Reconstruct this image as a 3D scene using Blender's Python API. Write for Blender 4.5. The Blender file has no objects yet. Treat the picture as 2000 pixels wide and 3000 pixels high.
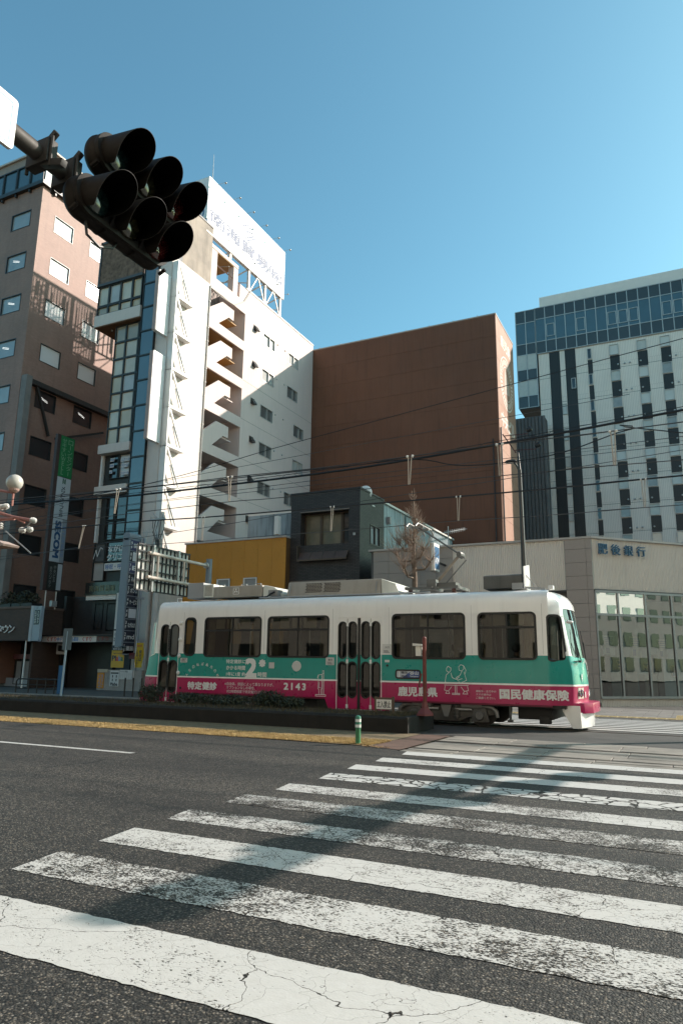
import bpy, bmesh, math, random
from math import radians, sin, cos, tan, pi, sqrt
from mathutils import Vector, Matrix, Euler
random.seed(11)
S = bpy.context.scene
COL = S.collection

# ------------------------------------------------------------------ camera, sky, sun, exposure
FPX, PITCH, ROLL, YAW, CAMH = 2072.7, .21397, .0138, .4563, 1.4
_cy, _sy = cos(YAW), sin(YAW)
_f0, _r0, _u0 = Vector((-_sy, _cy, 0)), Vector((_cy, _sy, 0)), Vector((0, 0, 1))
FW = _f0 * cos(PITCH) + _u0 * sin(PITCH)
_up = -_f0 * sin(PITCH) + _u0 * cos(PITCH)
RT = _r0 * cos(ROLL) + _up * sin(ROLL)
UP = -_r0 * sin(ROLL) + _up * cos(ROLL)
cam_d = bpy.data.cameras.new('camera')
cam_d.sensor_fit = 'HORIZONTAL'
cam_d.sensor_width = 36
cam_d.lens = 36 * FPX / 2000
cam_d.clip_start = .05
cam_d.clip_end = 8000
cam = bpy.data.objects.new('camera', cam_d)
cam.matrix_world = Matrix(((RT.x, UP.x, -FW.x, 0), (RT.y, UP.y, -FW.y, 0), (RT.z, UP.z, -FW.z, CAMH), (0, 0, 0, 1)))
COL.objects.link(cam)
S.camera = cam

SUN = Vector((1.33, 1.25, 1.0)).normalized()          # towards the sun: behind the tram, from the right
ELEV = math.asin(SUN.z)
AZ = math.atan2(SUN.x, SUN.y)
W = bpy.data.worlds.new('World')
S.world = W
W.use_nodes = True
wn = W.node_tree.nodes
wl = W.node_tree.links
bg = wn['Background']
sky = wn.new('ShaderNodeTexSky')
sky.sky_type = 'NISHITA'
sky.sun_disc = False
sky.sun_elevation = ELEV
sky.sun_rotation = AZ
sky.altitude = 0
sky.air_density = 1.0
sky.dust_density = 1.3
sky.ozone_density = 2.5
tint = wn.new('ShaderNodeMix')
tint.data_type = 'RGBA'
tint.blend_type = 'MULTIPLY'
tint.inputs[0].default_value = 1
tint.inputs[7].default_value = (.72, 1.11, .955, 1)
wl.new(sky.outputs[0], tint.inputs[6])
wl.new(tint.outputs[2], bg.inputs[0])
bg.inputs[1].default_value = .128

sd = bpy.data.lights.new('sun', 'SUN')
sd.energy = 4.3
sd.angle = radians(.55)
sd.color = (1, .885, .79)
so = bpy.data.objects.new('sun', sd)
so.rotation_euler = SUN.to_track_quat('Z', 'Y').to_euler()
COL.objects.link(so)
S.view_settings.view_transform = 'Standard'
S.view_settings.look = 'None'
S.view_settings.gamma = 1
S.view_settings.exposure = .78
S.view_settings.use_curve_mapping = False
S.cycles.max_bounces = 6
S.cycles.diffuse_bounces = 3
S.cycles.glossy_bounces = 4
S.cycles.transmission_bounces = 6
S.cycles.transparent_max_bounces = 12
S.cycles.use_denoising = True
S.cycles.sample_clamp_indirect = 6
S.cycles.caustics_reflective = False
S.cycles.caustics_refractive = False

# ------------------------------------------------------------------ helpers
def at(axis, value, x, y):
    """the point where the sight line through photograph pixel (x, y) meets the plane axis = value (metres)"""
    d = RT * ((x - 1000) / FPX) + UP * ((1500 - y) / FPX) + FW
    o = Vector((0, 0, CAMH))
    return o + d * ((value - o[axis]) / d[axis])

WM = {}
def link(o, parent=None, world=None):
    COL.objects.link(o)
    w = world if world is not None else Matrix.Identity(4)
    o.matrix_basis = w
    if parent is not None:
        o.parent = parent
        o.matrix_parent_inverse = WM[parent.name].inverted()
    WM[o.name] = w
    return o

def tag(o, label=None, cat=None, group=None, kind=None):
    if label: o['label'] = label
    if cat: o['category'] = cat
    if group: o['group'] = group
    if kind: o['kind'] = kind
    return o

def thing(name, loc, label=None, cat=None, group=None, kind=None):
    o = bpy.data.objects.new(name, None)
    o.empty_display_size = .3
    link(o, None, Matrix.Translation(Vector(loc)))
    return tag(o, label, cat, group, kind)

class MB:
    def __init__(s):
        s.v, s.f, s.m, s.cur = [], [], [], 0
    def pts(s, ps):
        k = len(s.v)
        s.v.extend([tuple(p) for p in ps])
        return range(k, k + len(ps))
    def face(s, ps):
        s.f.append(tuple(s.pts(ps))); s.m.append(s.cur)
    def idx(s, ids):
        s.f.append(tuple(ids)); s.m.append(s.cur)
    def box(s, a, b):
        (x0, y0, z0), (x1, y1, z1) = a, b
        k = s.pts([(x0,y0,z0),(x1,y0,z0),(x1,y1,z0),(x0,y1,z0),(x0,y0,z1),(x1,y0,z1),(x1,y1,z1),(x0,y1,z1)])
        for q in ((0,3,2,1),(4,5,6,7),(0,1,5,4),(1,2,6,5),(2,3,7,6),(3,0,4,7)):
            s.idx([k[i] for i in q])
        return s
    def obox(s, c, u, v, w):
        """box about c with half-extent vectors u, v, w"""
        c, u, v, w = Vector(c), Vector(u), Vector(v), Vector(w)
        k = s.pts([c+a*u+b*v+d*w for d in (-1,1) for a, b in ((-1,-1),(1,-1),(1,1),(-1,1))])
        for q in ((0,3,2,1),(4,5,6,7),(0,1,5,4),(1,2,6,5),(2,3,7,6),(3,0,4,7)):
            s.idx([k[i] for i in q])
        return s
    def bar(s, a, b, w, h=None, up=(0,0,1)):
        a, b = Vector(a), Vector(b)
        d = b - a
        n = d.normalized()
        side = n.cross(Vector(up))
        if side.length < 1e-4: side = n.cross(Vector((1,0,0)))
        side.normalize()
        t = side.cross(n)
        return s.obox((a+b)/2, side*w/2, t*(h or w)/2, d/2)
    def prism(s, poly, axis, d0, d1):
        """extrude a 2D polygon; axis 0: poly=(y,z), 1: poly=(x,z), 2: poly=(x,y)"""
        def P(p, d):
            return ((d,p[0],p[1]), (p[0],d,p[1]), (p[0],p[1],d))[axis]
        n = len(poly)
        a = s.pts([P(p, d0) for p in poly]); b = s.pts([P(p, d1) for p in poly])
        s.idx(list(a)[::-1]); s.idx(list(b))
        for i in range(n):
            j = (i+1) % n
            s.idx([a[i], a[j], b[j], b[i]])
        return s
    def ring(s, outer, inner, axis, d0, d1):
        def P(p, d):
            return ((d,p[0],p[1]), (p[0],d,p[1]), (p[0],p[1],d))[axis]
        n = len(outer)
        A = s.pts([P(p,d0) for p in outer]); B = s.pts([P(p,d0) for p in inner])
        Cc = s.pts([P(p,d1) for p in outer]); D = s.pts([P(p,d1) for p in inner])
        for i in range(n):
            j = (i+1) % n
            s.idx([A[i],A[j],B[j],B[i]]); s.idx([Cc[i],D[i],D[j],Cc[j]])
            s.idx([A[i],Cc[i],Cc[j],A[j]]); s.idx([B[i],B[j],D[j],D[i]])
        return s
    def tube(s, path, r, n=6, cap=True):
        P = [Vector(p) for p in path]
        rs = r if isinstance(r, (list, tuple)) else [r]*len(P)
        rings = []
        up = None
        for i, p in enumerate(P):
            d = (P[min(i+1,len(P)-1)] - P[max(i-1,0)]).normalized()
            if up is None:
                up = d.orthogonal().normalized()
            else:
                up = (up - d*up.dot(d))
                up = up.normalized() if up.length > 1e-6 else d.orthogonal().normalized()
            q = d.cross(up)
            rings.append(s.pts([p + (up*cos(2*pi*k/n) + q*sin(2*pi*k/n))*rs[i] for k in range(n)]))
        for a, b in zip(rings, rings[1:]):
            for k in range(n):
                s.idx([a[k], a[(k+1)%n], b[(k+1)%n], b[k]])
        if cap:
            s.idx(list(rings[0])[::-1]); s.idx(list(rings[-1]))
        return s
    def cyl(s, a, b, r, n=16, r2=None):
        return s.tube([a, b], [r, r if r2 is None else r2], n)
    def lathe(s, prof, o, axis=(0,0,1), n=20):
        """prof: list of (radius, height along axis)"""
        ax = Vector(axis).normalized(); u = ax.orthogonal().normalized(); w = ax.cross(u); o = Vector(o)
        rings = [s.pts([o + ax*h + (u*cos(2*pi*k/n)+w*sin(2*pi*k/n))*max(r,1e-4) for k in range(n)]) for r, h in prof]
        for a, b in zip(rings, rings[1:]):
            for k in range(n):
                s.idx([a[k], a[(k+1)%n], b[(k+1)%n], b[k]])
        s.idx(list(rings[0])[::-1]); s.idx(list(rings[-1]))
        return s
    def sphere(s, c, r, n=16, m=10, sc=(1,1,1)):
        prof = [(r*sin(pi*i/m), -r*cos(pi*i/m)) for i in range(m+1)]
        k0 = len(s.v)
        s.lathe(prof, (0,0,0), (0,0,1), n)
        for i in range(k0, len(s.v)):
            x, y, z = s.v[i]
            s.v[i] = (c[0]+x*sc[0], c[1]+y*sc[1], c[2]+z*sc[2])
        return s
    def wall(s, o, u, v, U, V, holes=(), depth=.15, inward=None):
        """flat wall o + a*u + b*v with rectangular holes (a0,b0,a1,b1) and reveals going along inward"""
        o, u, v = Vector(o), Vector(u), Vector(v)
        inw = Vector(inward) * depth if inward is not None else None
        us = sorted({0., U} | {h[0] for h in holes} | {h[2] for h in holes})
        vs = sorted({0., V} | {h[1] for h in holes} | {h[3] for h in holes})
        us = [a for a in us if -1e-6 <= a <= U+1e-6]; vs = [b for b in vs if -1e-6 <= b <= V+1e-6]
        for a0, a1 in zip(us, us[1:]):
            for b0, b1 in zip(vs, vs[1:]):
                ca, cb = (a0+a1)/2, (b0+b1)/2
                if any(h[0] < ca < h[2] and h[1] < cb < h[3] for h in holes): continue
                s.face([o+u*a0+v*b0, o+u*a1+v*b0, o+u*a1+v*b1, o+u*a0+v*b1])
        if inw is not None:
            for a0, b0, a1, b1 in holes:
                c = [o+u*a0+v*b0, o+u*a1+v*b0, o+u*a1+v*b1, o+u*a0+v*b1]
                for i in range(4):
                    j = (i+1) % 4
                    s.face([c[i], c[i]+inw, c[j]+inw, c[j]])
        return s
    def build(s, name, mats, parent=None, label=None, cat=None, group=None, kind=None, smooth=False, bevel=0, merge=True, recalc=True, seg=2):
        me = s.mesh(name, mats, smooth, bevel, merge, recalc, seg=seg)
        o = bpy.data.objects.new(name, me)
        xs = [v.co for v in me.vertices]
        if xs:
            c = Vector(((min(p.x for p in xs)+max(p.x for p in xs))/2, (min(p.y for p in xs)+max(p.y for p in xs))/2, min(p.z for p in xs)))
            me.transform(Matrix.Translation(-c))
        else:
            c = Vector((0,0,0))
        link(o, parent, Matrix.Translation(c))
        return tag(o, label, cat, group, kind)
    def mesh(s, name, mats, smooth=False, bevel=0, merge=True, recalc=True, seg=2):
        me = bpy.data.meshes.new(name)
        me.from_pydata(s.v, [], s.f)
        for m in (mats if isinstance(mats, (list, tuple)) else [mats]):
            me.materials.append(m)
        if len(me.materials) > 1:
            for p, i in zip(me.polygons, s.m): p.material_index = i
        if merge or recalc or bevel:
            bm = bmesh.new(); bm.from_mesh(me)
            if merge: bmesh.ops.remove_doubles(bm, verts=bm.verts, dist=1e-5)
            if recalc: bmesh.ops.recalc_face_normals(bm, faces=bm.faces)
            if bevel:
                es = [e for e in bm.edges if len(e.link_faces) == 2 and e.calc_face_angle(0) > .5]
                bmesh.ops.bevel(bm, geom=es, offset=bevel, segments=seg, affect='EDGES', profile=.6, clamp_overlap=True)
            bm.to_mesh(me); bm.free()
        if smooth or bevel:
            for p in me.polygons: p.use_smooth = True
            me.set_sharp_from_angle(angle=radians(38))
        return me

def inst(name, me, loc, parent=None, rot=None, **kw):
    o = bpy.data.objects.new(name, me)
    w = Matrix.Translation(Vector(loc))
    if rot is not None: w = w @ rot
    link(o, parent, w)
    return tag(o, **kw)

def copy_tree(o, delta, parent=None, z=None):
    c = o.copy(); COL.objects.link(c)
    w = Matrix.Translation(Vector(delta)) @ WM[o.name] if parent is None else WM[o.name]
    if parent is None:
        c.matrix_basis = w
    else:
        c.parent = parent
    WM[c.name] = w
    for ch in o.children: copy_tree(ch, delta, c)
    return c

def rrect(x0, z0, x1, z1, r, n=5):
    r = min(r, (x1-x0)/2-1e-4, (z1-z0)/2-1e-4)
    out = []
    for cx, cz, a in ((x1-r,z1-r,0),(x0+r,z1-r,90),(x0+r,z0+r,180),(x1-r,z0+r,270)):
        for k in range(n+1):
            t = radians(a + 90*k/n)
            out.append((cx+r*cos(t), cz+r*sin(t)))
    return out

def rpoly(poly, r, n=4):
    """round the corners of a counter-clockwise polygon"""
    out = []
    N = len(poly)
    for i in range(N):
        p, a, b = Vector(poly[i]), Vector(poly[i-1]), Vector(poly[(i+1)%N])
        d0, d1 = (a-p).normalized(), (b-p).normalized()
        ang = d0.angle(d1); t = min(r/tan(ang/2), (a-p).length*.48, (b-p).length*.48)
        p0, p1 = p+d0*t, p+d1*t
        for k in range(n+1):
            s = k/n
            q = p0*(1-s)**2 + p*2*s*(1-s) + p1*s*s
            out.append((q.x, q.y))
    return out

def grow(poly, d):
    n = len(poly)
    out = []
    for i in range(n):
        p, a, b = Vector(poly[i]), Vector(poly[i-1]), Vector(poly[(i+1)%n])
        t = (b-a).normalized()
        out.append((p.x + t.y*d, p.y - t.x*d))
    return out

_fc = {}
def glyphs(body, bold=0., res=3):
    k = (body, bold, res)
    if k not in _fc:
        cu = bpy.data.curves.new('tmp', 'FONT')
        cu.body = body; cu.resolution_u = res; cu.offset = bold; cu.align_x = 'LEFT'
        ob = bpy.data.objects.new('tmp', cu); COL.objects.link(ob)
        dg = bpy.context.evaluated_depsgraph_get()
        me = bpy.data.meshes.new_from_object(ob.evaluated_get(dg))
        _fc[k] = ([tuple(v.co) for v in me.vertices], [tuple(p.vertices) for p in me.polygons])
        bpy.data.objects.remove(ob); bpy.data.curves.remove(cu); bpy.data.meshes.remove(me)
    return _fc[k]

def lettering(body, o, u, v, w, h, m, parent, name='lettering', bold=.012, ext=0., off=.004, label=None, res=3):
    """flat (ext = 0) or thick lettering fitted into the box o, o+u*w, o+v*h; u x v is the outward normal"""
    o, u, v = Vector(o), Vector(u).normalized(), Vector(v).normalized()
    n = u.cross(v)
    vs, fs = glyphs(body, 0., res)
    x0, x1 = min(p[0] for p in vs), max(p[0] for p in vs)
    y0, y1 = min(p[1] for p in vs), max(p[1] for p in vs)
    if len(body) == 1 and (x1-x0) < .62*(y1-y0):
        w2 = min(w, h*(x1-x0)/max(y1-y0,1e-5)*1.1); o = o + u*((w-w2)/2); w = w2
    b = MB()
    P = [o + u*((p[0]-x0)/max(x1-x0,1e-5)*w) + v*((p[1]-y0)/max(y1-y0,1e-5)*h) for p in vs]
    if ext <= 0:
        e = bold*h/max(y1-y0,1e-5)*1.2
        sh = ((e,e),(-e,e),(e,-e),(-e,-e)) if bold > .008 else ((0,0),)
        for q, (da, db) in enumerate(sh):
            k = b.pts([p + u*da + v*db + n*(off+q*.0004) for p in P])
            for f in fs: b.idx([k[i] for i in f])
        ob = b.build(name, m, parent, label, recalc=False, merge=False)
    else:
        k = b.pts([p + n*(off+ext) for p in P]); k0 = b.pts([p + n*off for p in P])
        ed = {}
        for f in fs:
            b.idx([k[i] for i in f])
            for i, j in zip(f, f[1:]+f[:1]): ed[(i,j)] = 1
        for (i, j) in ed:
            if (j, i) not in ed: b.idx([k[i], k0[i], k0[j], k[j]])
        ob = b.build(name, m, parent, label, recalc=False, merge=False)
    return ob

def chars(body, o, u, v, w, h, m, parent, gap=.12, ext=.03, bold=.02, off=.004, name='letter', vert=False):
    """one object per character, along u (or downwards from the top when vert)"""
    u, v, o = Vector(u).normalized(), Vector(v).normalized(), Vector(o)
    n = len(body)
    if vert:
        c = h/(n+gap*(n-1))
        for i, ch in enumerate(body):
            if ch == ' ': continue
            z = h - c - i*c*(1+gap)
            hh = c if ch not in 'ー―-・' else c*(.9 if ch == 'ー' else .25)
            ww = w if ch != 'ー' else w*.14
            lettering(ch if ch != 'ー' else 'I', o+u*((w-ww)/2)+v*(z+(c-hh)/2), u, v, ww, hh, m, parent, name, bold, ext, off)
    else:
        c = w/(n+gap*(n-1))
        for i, ch in enumerate(body):
            if ch == ' ': continue
            ww = c*.45 if ch in '()（）' else c
            lettering(ch, o+u*(i*c*(1+gap)+(c-ww)*(.75 if ch in '(（' else .25)), u, v, ww, h, m, parent, name, bold, ext, off)

def line(path, o, u, v, w, m, parent, name='line_drawing', off=.004):
    """thin flat strokes, path lists of (a, b) in metres"""
    o, u, v = Vector(o), Vector(u).normalized(), Vector(v).normalized()
    n = u.cross(v)
    b = MB()
    k = -1
    for st in path:
        for p, q in zip(st, st[1:]):
            k += 1
            P, Q = Vector(p), Vector(q)
            d = (Q-P)
            if d.length < 1e-5: continue
            d.normalize(); t = Vector((-d.y, d.x))*w/2; P = P-d*w*.3; Q = Q+d*w*.3
            b.face([o+u*c.x+v*c.y+n*(off+k*.00012) for c in (P-t, Q-t, Q+t, P+t)])
    return b.build(name, m, parent, recalc=False, merge=False)

# ------------------------------------------------------------------ materials
MATS = {}
def nodes(name):
    m = bpy.data.materials.new(name); m.use_nodes = True
    nt = m.node_tree
    return m, nt, nt.nodes['Principled BSDF'], nt.nodes.new('ShaderNodeNewGeometry').outputs['Position']

def N(nt, typ, **kw):
    n = nt.nodes.new(typ)
    for k, v in kw.items():
        if k.startswith('i_'): n.inputs[k[2:].replace('_', ' ')].default_value = v
        else: setattr(n, k, v)
    return n

def math_(nt, op, a, b=None, clamp=False):
    n = nt.nodes.new('ShaderNodeMath'); n.operation = op; n.use_clamp = clamp
    for i, x in enumerate((a, b)):
        if x is None: continue
        if hasattr(x, 'node'): nt.links.new(x, n.inputs[i])
        else: n.inputs[i].default_value = x
    return n.outputs[0]

def mixc(nt, f, a, b, blend='MIX'):
    n = nt.nodes.new('ShaderNodeMix'); n.data_type = 'RGBA'; n.blend_type = blend
    for i, x in ((0, f), (6, a), (7, b)):
        if hasattr(x, 'node'): nt.links.new(x, n.inputs[i])
        elif i == 0: n.inputs[0].default_value = x
        else: n.inputs[i].default_value = (*x[:3], 1)
    return n.outputs[2]

def noise(nt, vec, scale, detail=3, rough=.55, sc=None):
    if sc is not None:
        mp = N(nt, 'ShaderNodeMapping'); mp.inputs['Scale'].default_value = sc
        nt.links.new(vec, mp.inputs['Vector']); vec = mp.outputs[0]
    n = N(nt, 'ShaderNodeTexNoise'); n.inputs['Scale'].default_value = scale
    n.inputs['Detail'].default_value = detail; n.inputs['Roughness'].default_value = rough
    nt.links.new(vec, n.inputs['Vector'])
    return n.outputs['Fac']

def ramp(nt, fac, stops):
    r = N(nt, 'ShaderNodeValToRGB')
    e = r.color_ramp.elements
    while len(e) < len(stops): e.new(.5)
    for el, (p, c) in zip(e, stops):
        el.position = p; el.color = (*c, 1) if len(c) == 3 else c
    nt.links.new(fac, r.inputs[0])
    return r.outputs[0]

def bump(nt, h, strength, dist, bsdf, prev=None):
    b = N(nt, 'ShaderNodeBump'); b.inputs['Strength'].default_value = strength; b.inputs['Distance'].default_value = dist
    nt.links.new(h, b.inputs['Height'])
    if prev is not None: nt.links.new(prev, b.inputs['Normal'])
    if bsdf is not None: nt.links.new(b.outputs[0], bsdf.inputs['Normal'])
    return b.outputs[0]

def mat(name, col, rough=.65, metal=0., var=.12, vs=1.5, bmp=0., bs=60, streak=0., spot=0., spec=.5, coat=0., alt=None):
    if name in MATS: return MATS[name]
    m, nt, b, pos = nodes(name)
    c = Vector(col[:3])
    a = noise(nt, pos, vs, 4, .6)
    f = math_(nt, 'MULTIPLY_ADD', a, 2.2); nt.nodes[-1].inputs[2].default_value = -.6
    nt.nodes[-1].use_clamp = True
    lo = alt if alt is not None else tuple(c*(1-var))
    out = mixc(nt, f, lo, tuple(min(1, x*(1+var)) for x in c))
    if streak:
        s = noise(nt, pos, 1, 4, .6, (5, 5, .35))
        sf = ramp(nt, s, [(.5, (0,0,0)), (.72, (1,1,1))])
        out = mixc(nt, math_(nt, 'MULTIPLY', sf, streak), out, tuple(c*.35))
    if spot:
        s = noise(nt, pos, 9, 5, .7)
        sf = ramp(nt, s, [(.6, (0,0,0)), (.68, (1,1,1))])
        out = mixc(nt, math_(nt, 'MULTIPLY', sf, spot), out, tuple(c*.4))
    nt.links.new(out, b.inputs['Base Color'])
    b.inputs['Metallic'].default_value = metal
    b.inputs['Specular IOR Level'].default_value = spec
    b.inputs['Coat Weight'].default_value = coat
    b.inputs['Coat Roughness'].default_value = .08
    r = noise(nt, pos, vs*3, 3)
    rr = math_(nt, 'MULTIPLY_ADD', r, .2); nt.nodes[-1].inputs[2].default_value = max(.02, rough-.1); nt.nodes[-1].use_clamp = True
    nt.links.new(rr, b.inputs['Roughness'])
    if bmp: bump(nt, noise(nt, pos, bs, 4), bmp, .01, b)
    MATS[name] = m
    return m

def brick(name, c1, c2, mortar, w, h, ms=.01, bmp=.4, rough=.75, streak=.0, var=.2, offset=.5):
    m, nt, b, pos = nodes(name)
    sx = N(nt, 'ShaderNodeSeparateXYZ'); nt.links.new(pos, sx.inputs[0])
    cx = N(nt, 'ShaderNodeCombineXYZ')
    nt.links.new(math_(nt, 'ADD', sx.outputs[0], sx.outputs[1]), cx.inputs[0]); nt.links.new(sx.outputs[2], cx.inputs[1])
    t = N(nt, 'ShaderNodeTexBrick'); t.offset = offset
    nt.links.new(cx.outputs[0], t.inputs['Vector'])
    t.inputs['Scale'].default_value = 1; t.inputs['Brick Width'].default_value = w; t.inputs['Row Height'].default_value = h
    t.inputs['Mortar Size'].default_value = ms; t.inputs['Bias'].default_value = 0
    for k, c in (('Color1', c1), ('Color2', c2), ('Mortar', mortar)): t.inputs[k].default_value = (*c, 1)
    n = noise(nt, pos, .5, 5, .65)
    f = ramp(nt, n, [(.3, (1-var,)*3), (.7, (1+var*.6,)*3)])
    out = mixc(nt, 1, t.outputs['Color'], f, 'MULTIPLY')
    if streak:
        s = noise(nt, pos, 1, 4, .6, (4, 4, .25))
        out = mixc(nt, math_(nt, 'MULTIPLY', ramp(nt, s, [(.5,(0,0,0)),(.75,(1,1,1))]), streak), out, tuple(Vector(c1)*.3))
    nt.links.new(out, b.inputs['Base Color'])
    b.inputs['Roughness'].default_value = rough
    bump(nt, t.outputs['Fac'], -bmp, .01, b)
    MATS[name] = m
    return m

def glass_opaque(name, col, rough=.04, spec=.6, var=.3, vs=.8, wav=.02):
    """window seen from outside: a dim room or blind behind a clean reflecting pane"""
    m, nt, b, pos = nodes(name)
    c = Vector(col)
    n = noise(nt, pos, vs, 2)
    nt.links.new(mixc(nt, n, tuple(c*(1-var)), tuple(c*(1+var))), b.inputs['Base Color'])
    b.inputs['Roughness'].default_value = .6
    b.inputs['Specular IOR Level'].default_value = .2
    b.inputs['Coat Weight'].default_value = 1; b.inputs['Coat Roughness'].default_value = rough; b.inputs['Coat IOR'].default_value = 1.5 + spec*.4
    if wav:
        bm_ = bump(nt, noise(nt, pos, 1.3, 2), wav, .05, None)
        nt.links.new(bm_, b.inputs['Coat Normal'])
    MATS[name] = m
    return m

def glass_thin(name, tintc=(.8,.85,.85), refl=1., rough=.01, body=0., ior=1.5):
    m, nt, b, pos = nodes(name)
    out = nt.nodes['Material Output']
    nt.nodes.remove(b)
    tr = N(nt, 'ShaderNodeBsdfTransparent'); tr.inputs[0].default_value = (*tintc, 1)
    gl = N(nt, 'ShaderNodeBsdfGlossy'); gl.inputs['Roughness'].default_value = rough
    fr = N(nt, 'ShaderNodeFresnel'); fr.inputs[0].default_value = ior
    bm_ = bump(nt, noise(nt, pos, .9, 2), .03, .05, None)
    nt.links.new(bm_, gl.inputs['Normal'])
    mx = N(nt, 'ShaderNodeMixShader')
    nt.links.new(math_(nt, 'MULTIPLY', fr.outputs[0], 1.7*refl, True), mx.inputs[0])
    nt.links.new(tr.outputs[0], mx.inputs[1]); nt.links.new(gl.outputs[0], mx.inputs[2])
    nt.links.new(mx.outputs[0], out.inputs[0])
    MATS[name] = m
    return m

def asphalt_nodes(nt, pos, base=(.056,.052,.047), cell=78.):
    v = N(nt, 'ShaderNodeTexVoronoi'); v.inputs['Scale'].default_value = cell
    nt.links.new(pos, v.inputs['Vector'])
    sp = N(nt, 'ShaderNodeSeparateColor'); nt.links.new(v.outputs['Color'], sp.inputs[0])
    b = Vector(base)
    stone = ramp(nt, sp.outputs[0], [(0, tuple(b*.25)), (.45, tuple(b*.7)), (.75, tuple(b*1.5)), (1, tuple(b*4.2))])
    warm = mixc(nt, sp.outputs[1], (1,1,1), (1.12,.98,.82))
    stone = mixc(nt, 1, stone, warm, 'MULTIPLY')
    big = noise(nt, pos, .35, 5, .6)
    stone = mixc(nt, 1, stone, ramp(nt, big, [(.3,(.72,)*3),(.7,(1.25,)*3)]), 'MULTIPLY')
    lanes = noise(nt, pos, 1, 4, .6, (.10, .95, 1))
    stone = mixc(nt, 1, stone, ramp(nt, lanes, [(.36,(.66,)*3),(.64,(1.30,)*3)]), 'MULTIPLY')
    stain = noise(nt, pos, 1.1, 5, .7)
    stone = mixc(nt, 1, stone, ramp(nt, stain, [(.58,(1,)*3),(.66,(.55,)*3)]), 'MULTIPLY')
    # tyre-polished lanes along the road
    sx = N(nt, 'ShaderNodeSeparateXYZ'); nt.links.new(pos, sx.inputs[0])
    dn = N(nt, 'ShaderNodeTexNoise'); dn.inputs['Scale'].default_value = 1.6; dn.inputs['Detail'].default_value = 6
    nt.links.new(pos, dn.inputs['Vector'])
    dm = N(nt, 'ShaderNodeVectorMath', operation='MULTIPLY_ADD'); dm.inputs[1].default_value = (.7, .7, 0)
    nt.links.new(dn.outputs['Color'], dm.inputs[0]); nt.links.new(pos, dm.inputs[2])
    ck = N(nt, 'ShaderNodeTexVoronoi', feature='DISTANCE_TO_EDGE'); ck.inputs['Scale'].default_value = .38
    nt.links.new(dm.outputs[0], ck.inputs['Vector'])
    stone = mixc(nt, 1, stone, ramp(nt, ck.outputs['Distance'], [(.0018,(.25,)*3),(.0045,(1,)*3)]), 'MULTIPLY')
    gap = ramp(nt, v.outputs['Distance'], [(.25,(1,1,1)),(.62,(.25,.25,.25))])
    stone = mixc(nt, 1, stone, gap, 'MULTIPLY')
    h1 = math_(nt, 'MULTIPLY', v.outputs['Distance'], -1)
    h2 = math_(nt, 'MULTIPLY', sp.outputs[2], .8)
    nrm = bump(nt, math_(nt, 'ADD', h1, h2), .9, .006, None)
    nrm = bump(nt, noise(nt, pos, 30, 4, .7), .35, .01, None, nrm)
    return stone, nrm

def asphalt(name, base=(.056,.052,.047)):
    m, nt, b, pos = nodes(name)
    c, n = asphalt_nodes(nt, pos, base)
    nt.links.new(c, b.inputs['Base Color']); nt.links.new(n, b.inputs['Normal'])
    b.inputs['Roughness'].default_value = .72; b.inputs['Specular IOR Level'].default_value = .45
    MATS[name] = m
    return m

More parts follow.
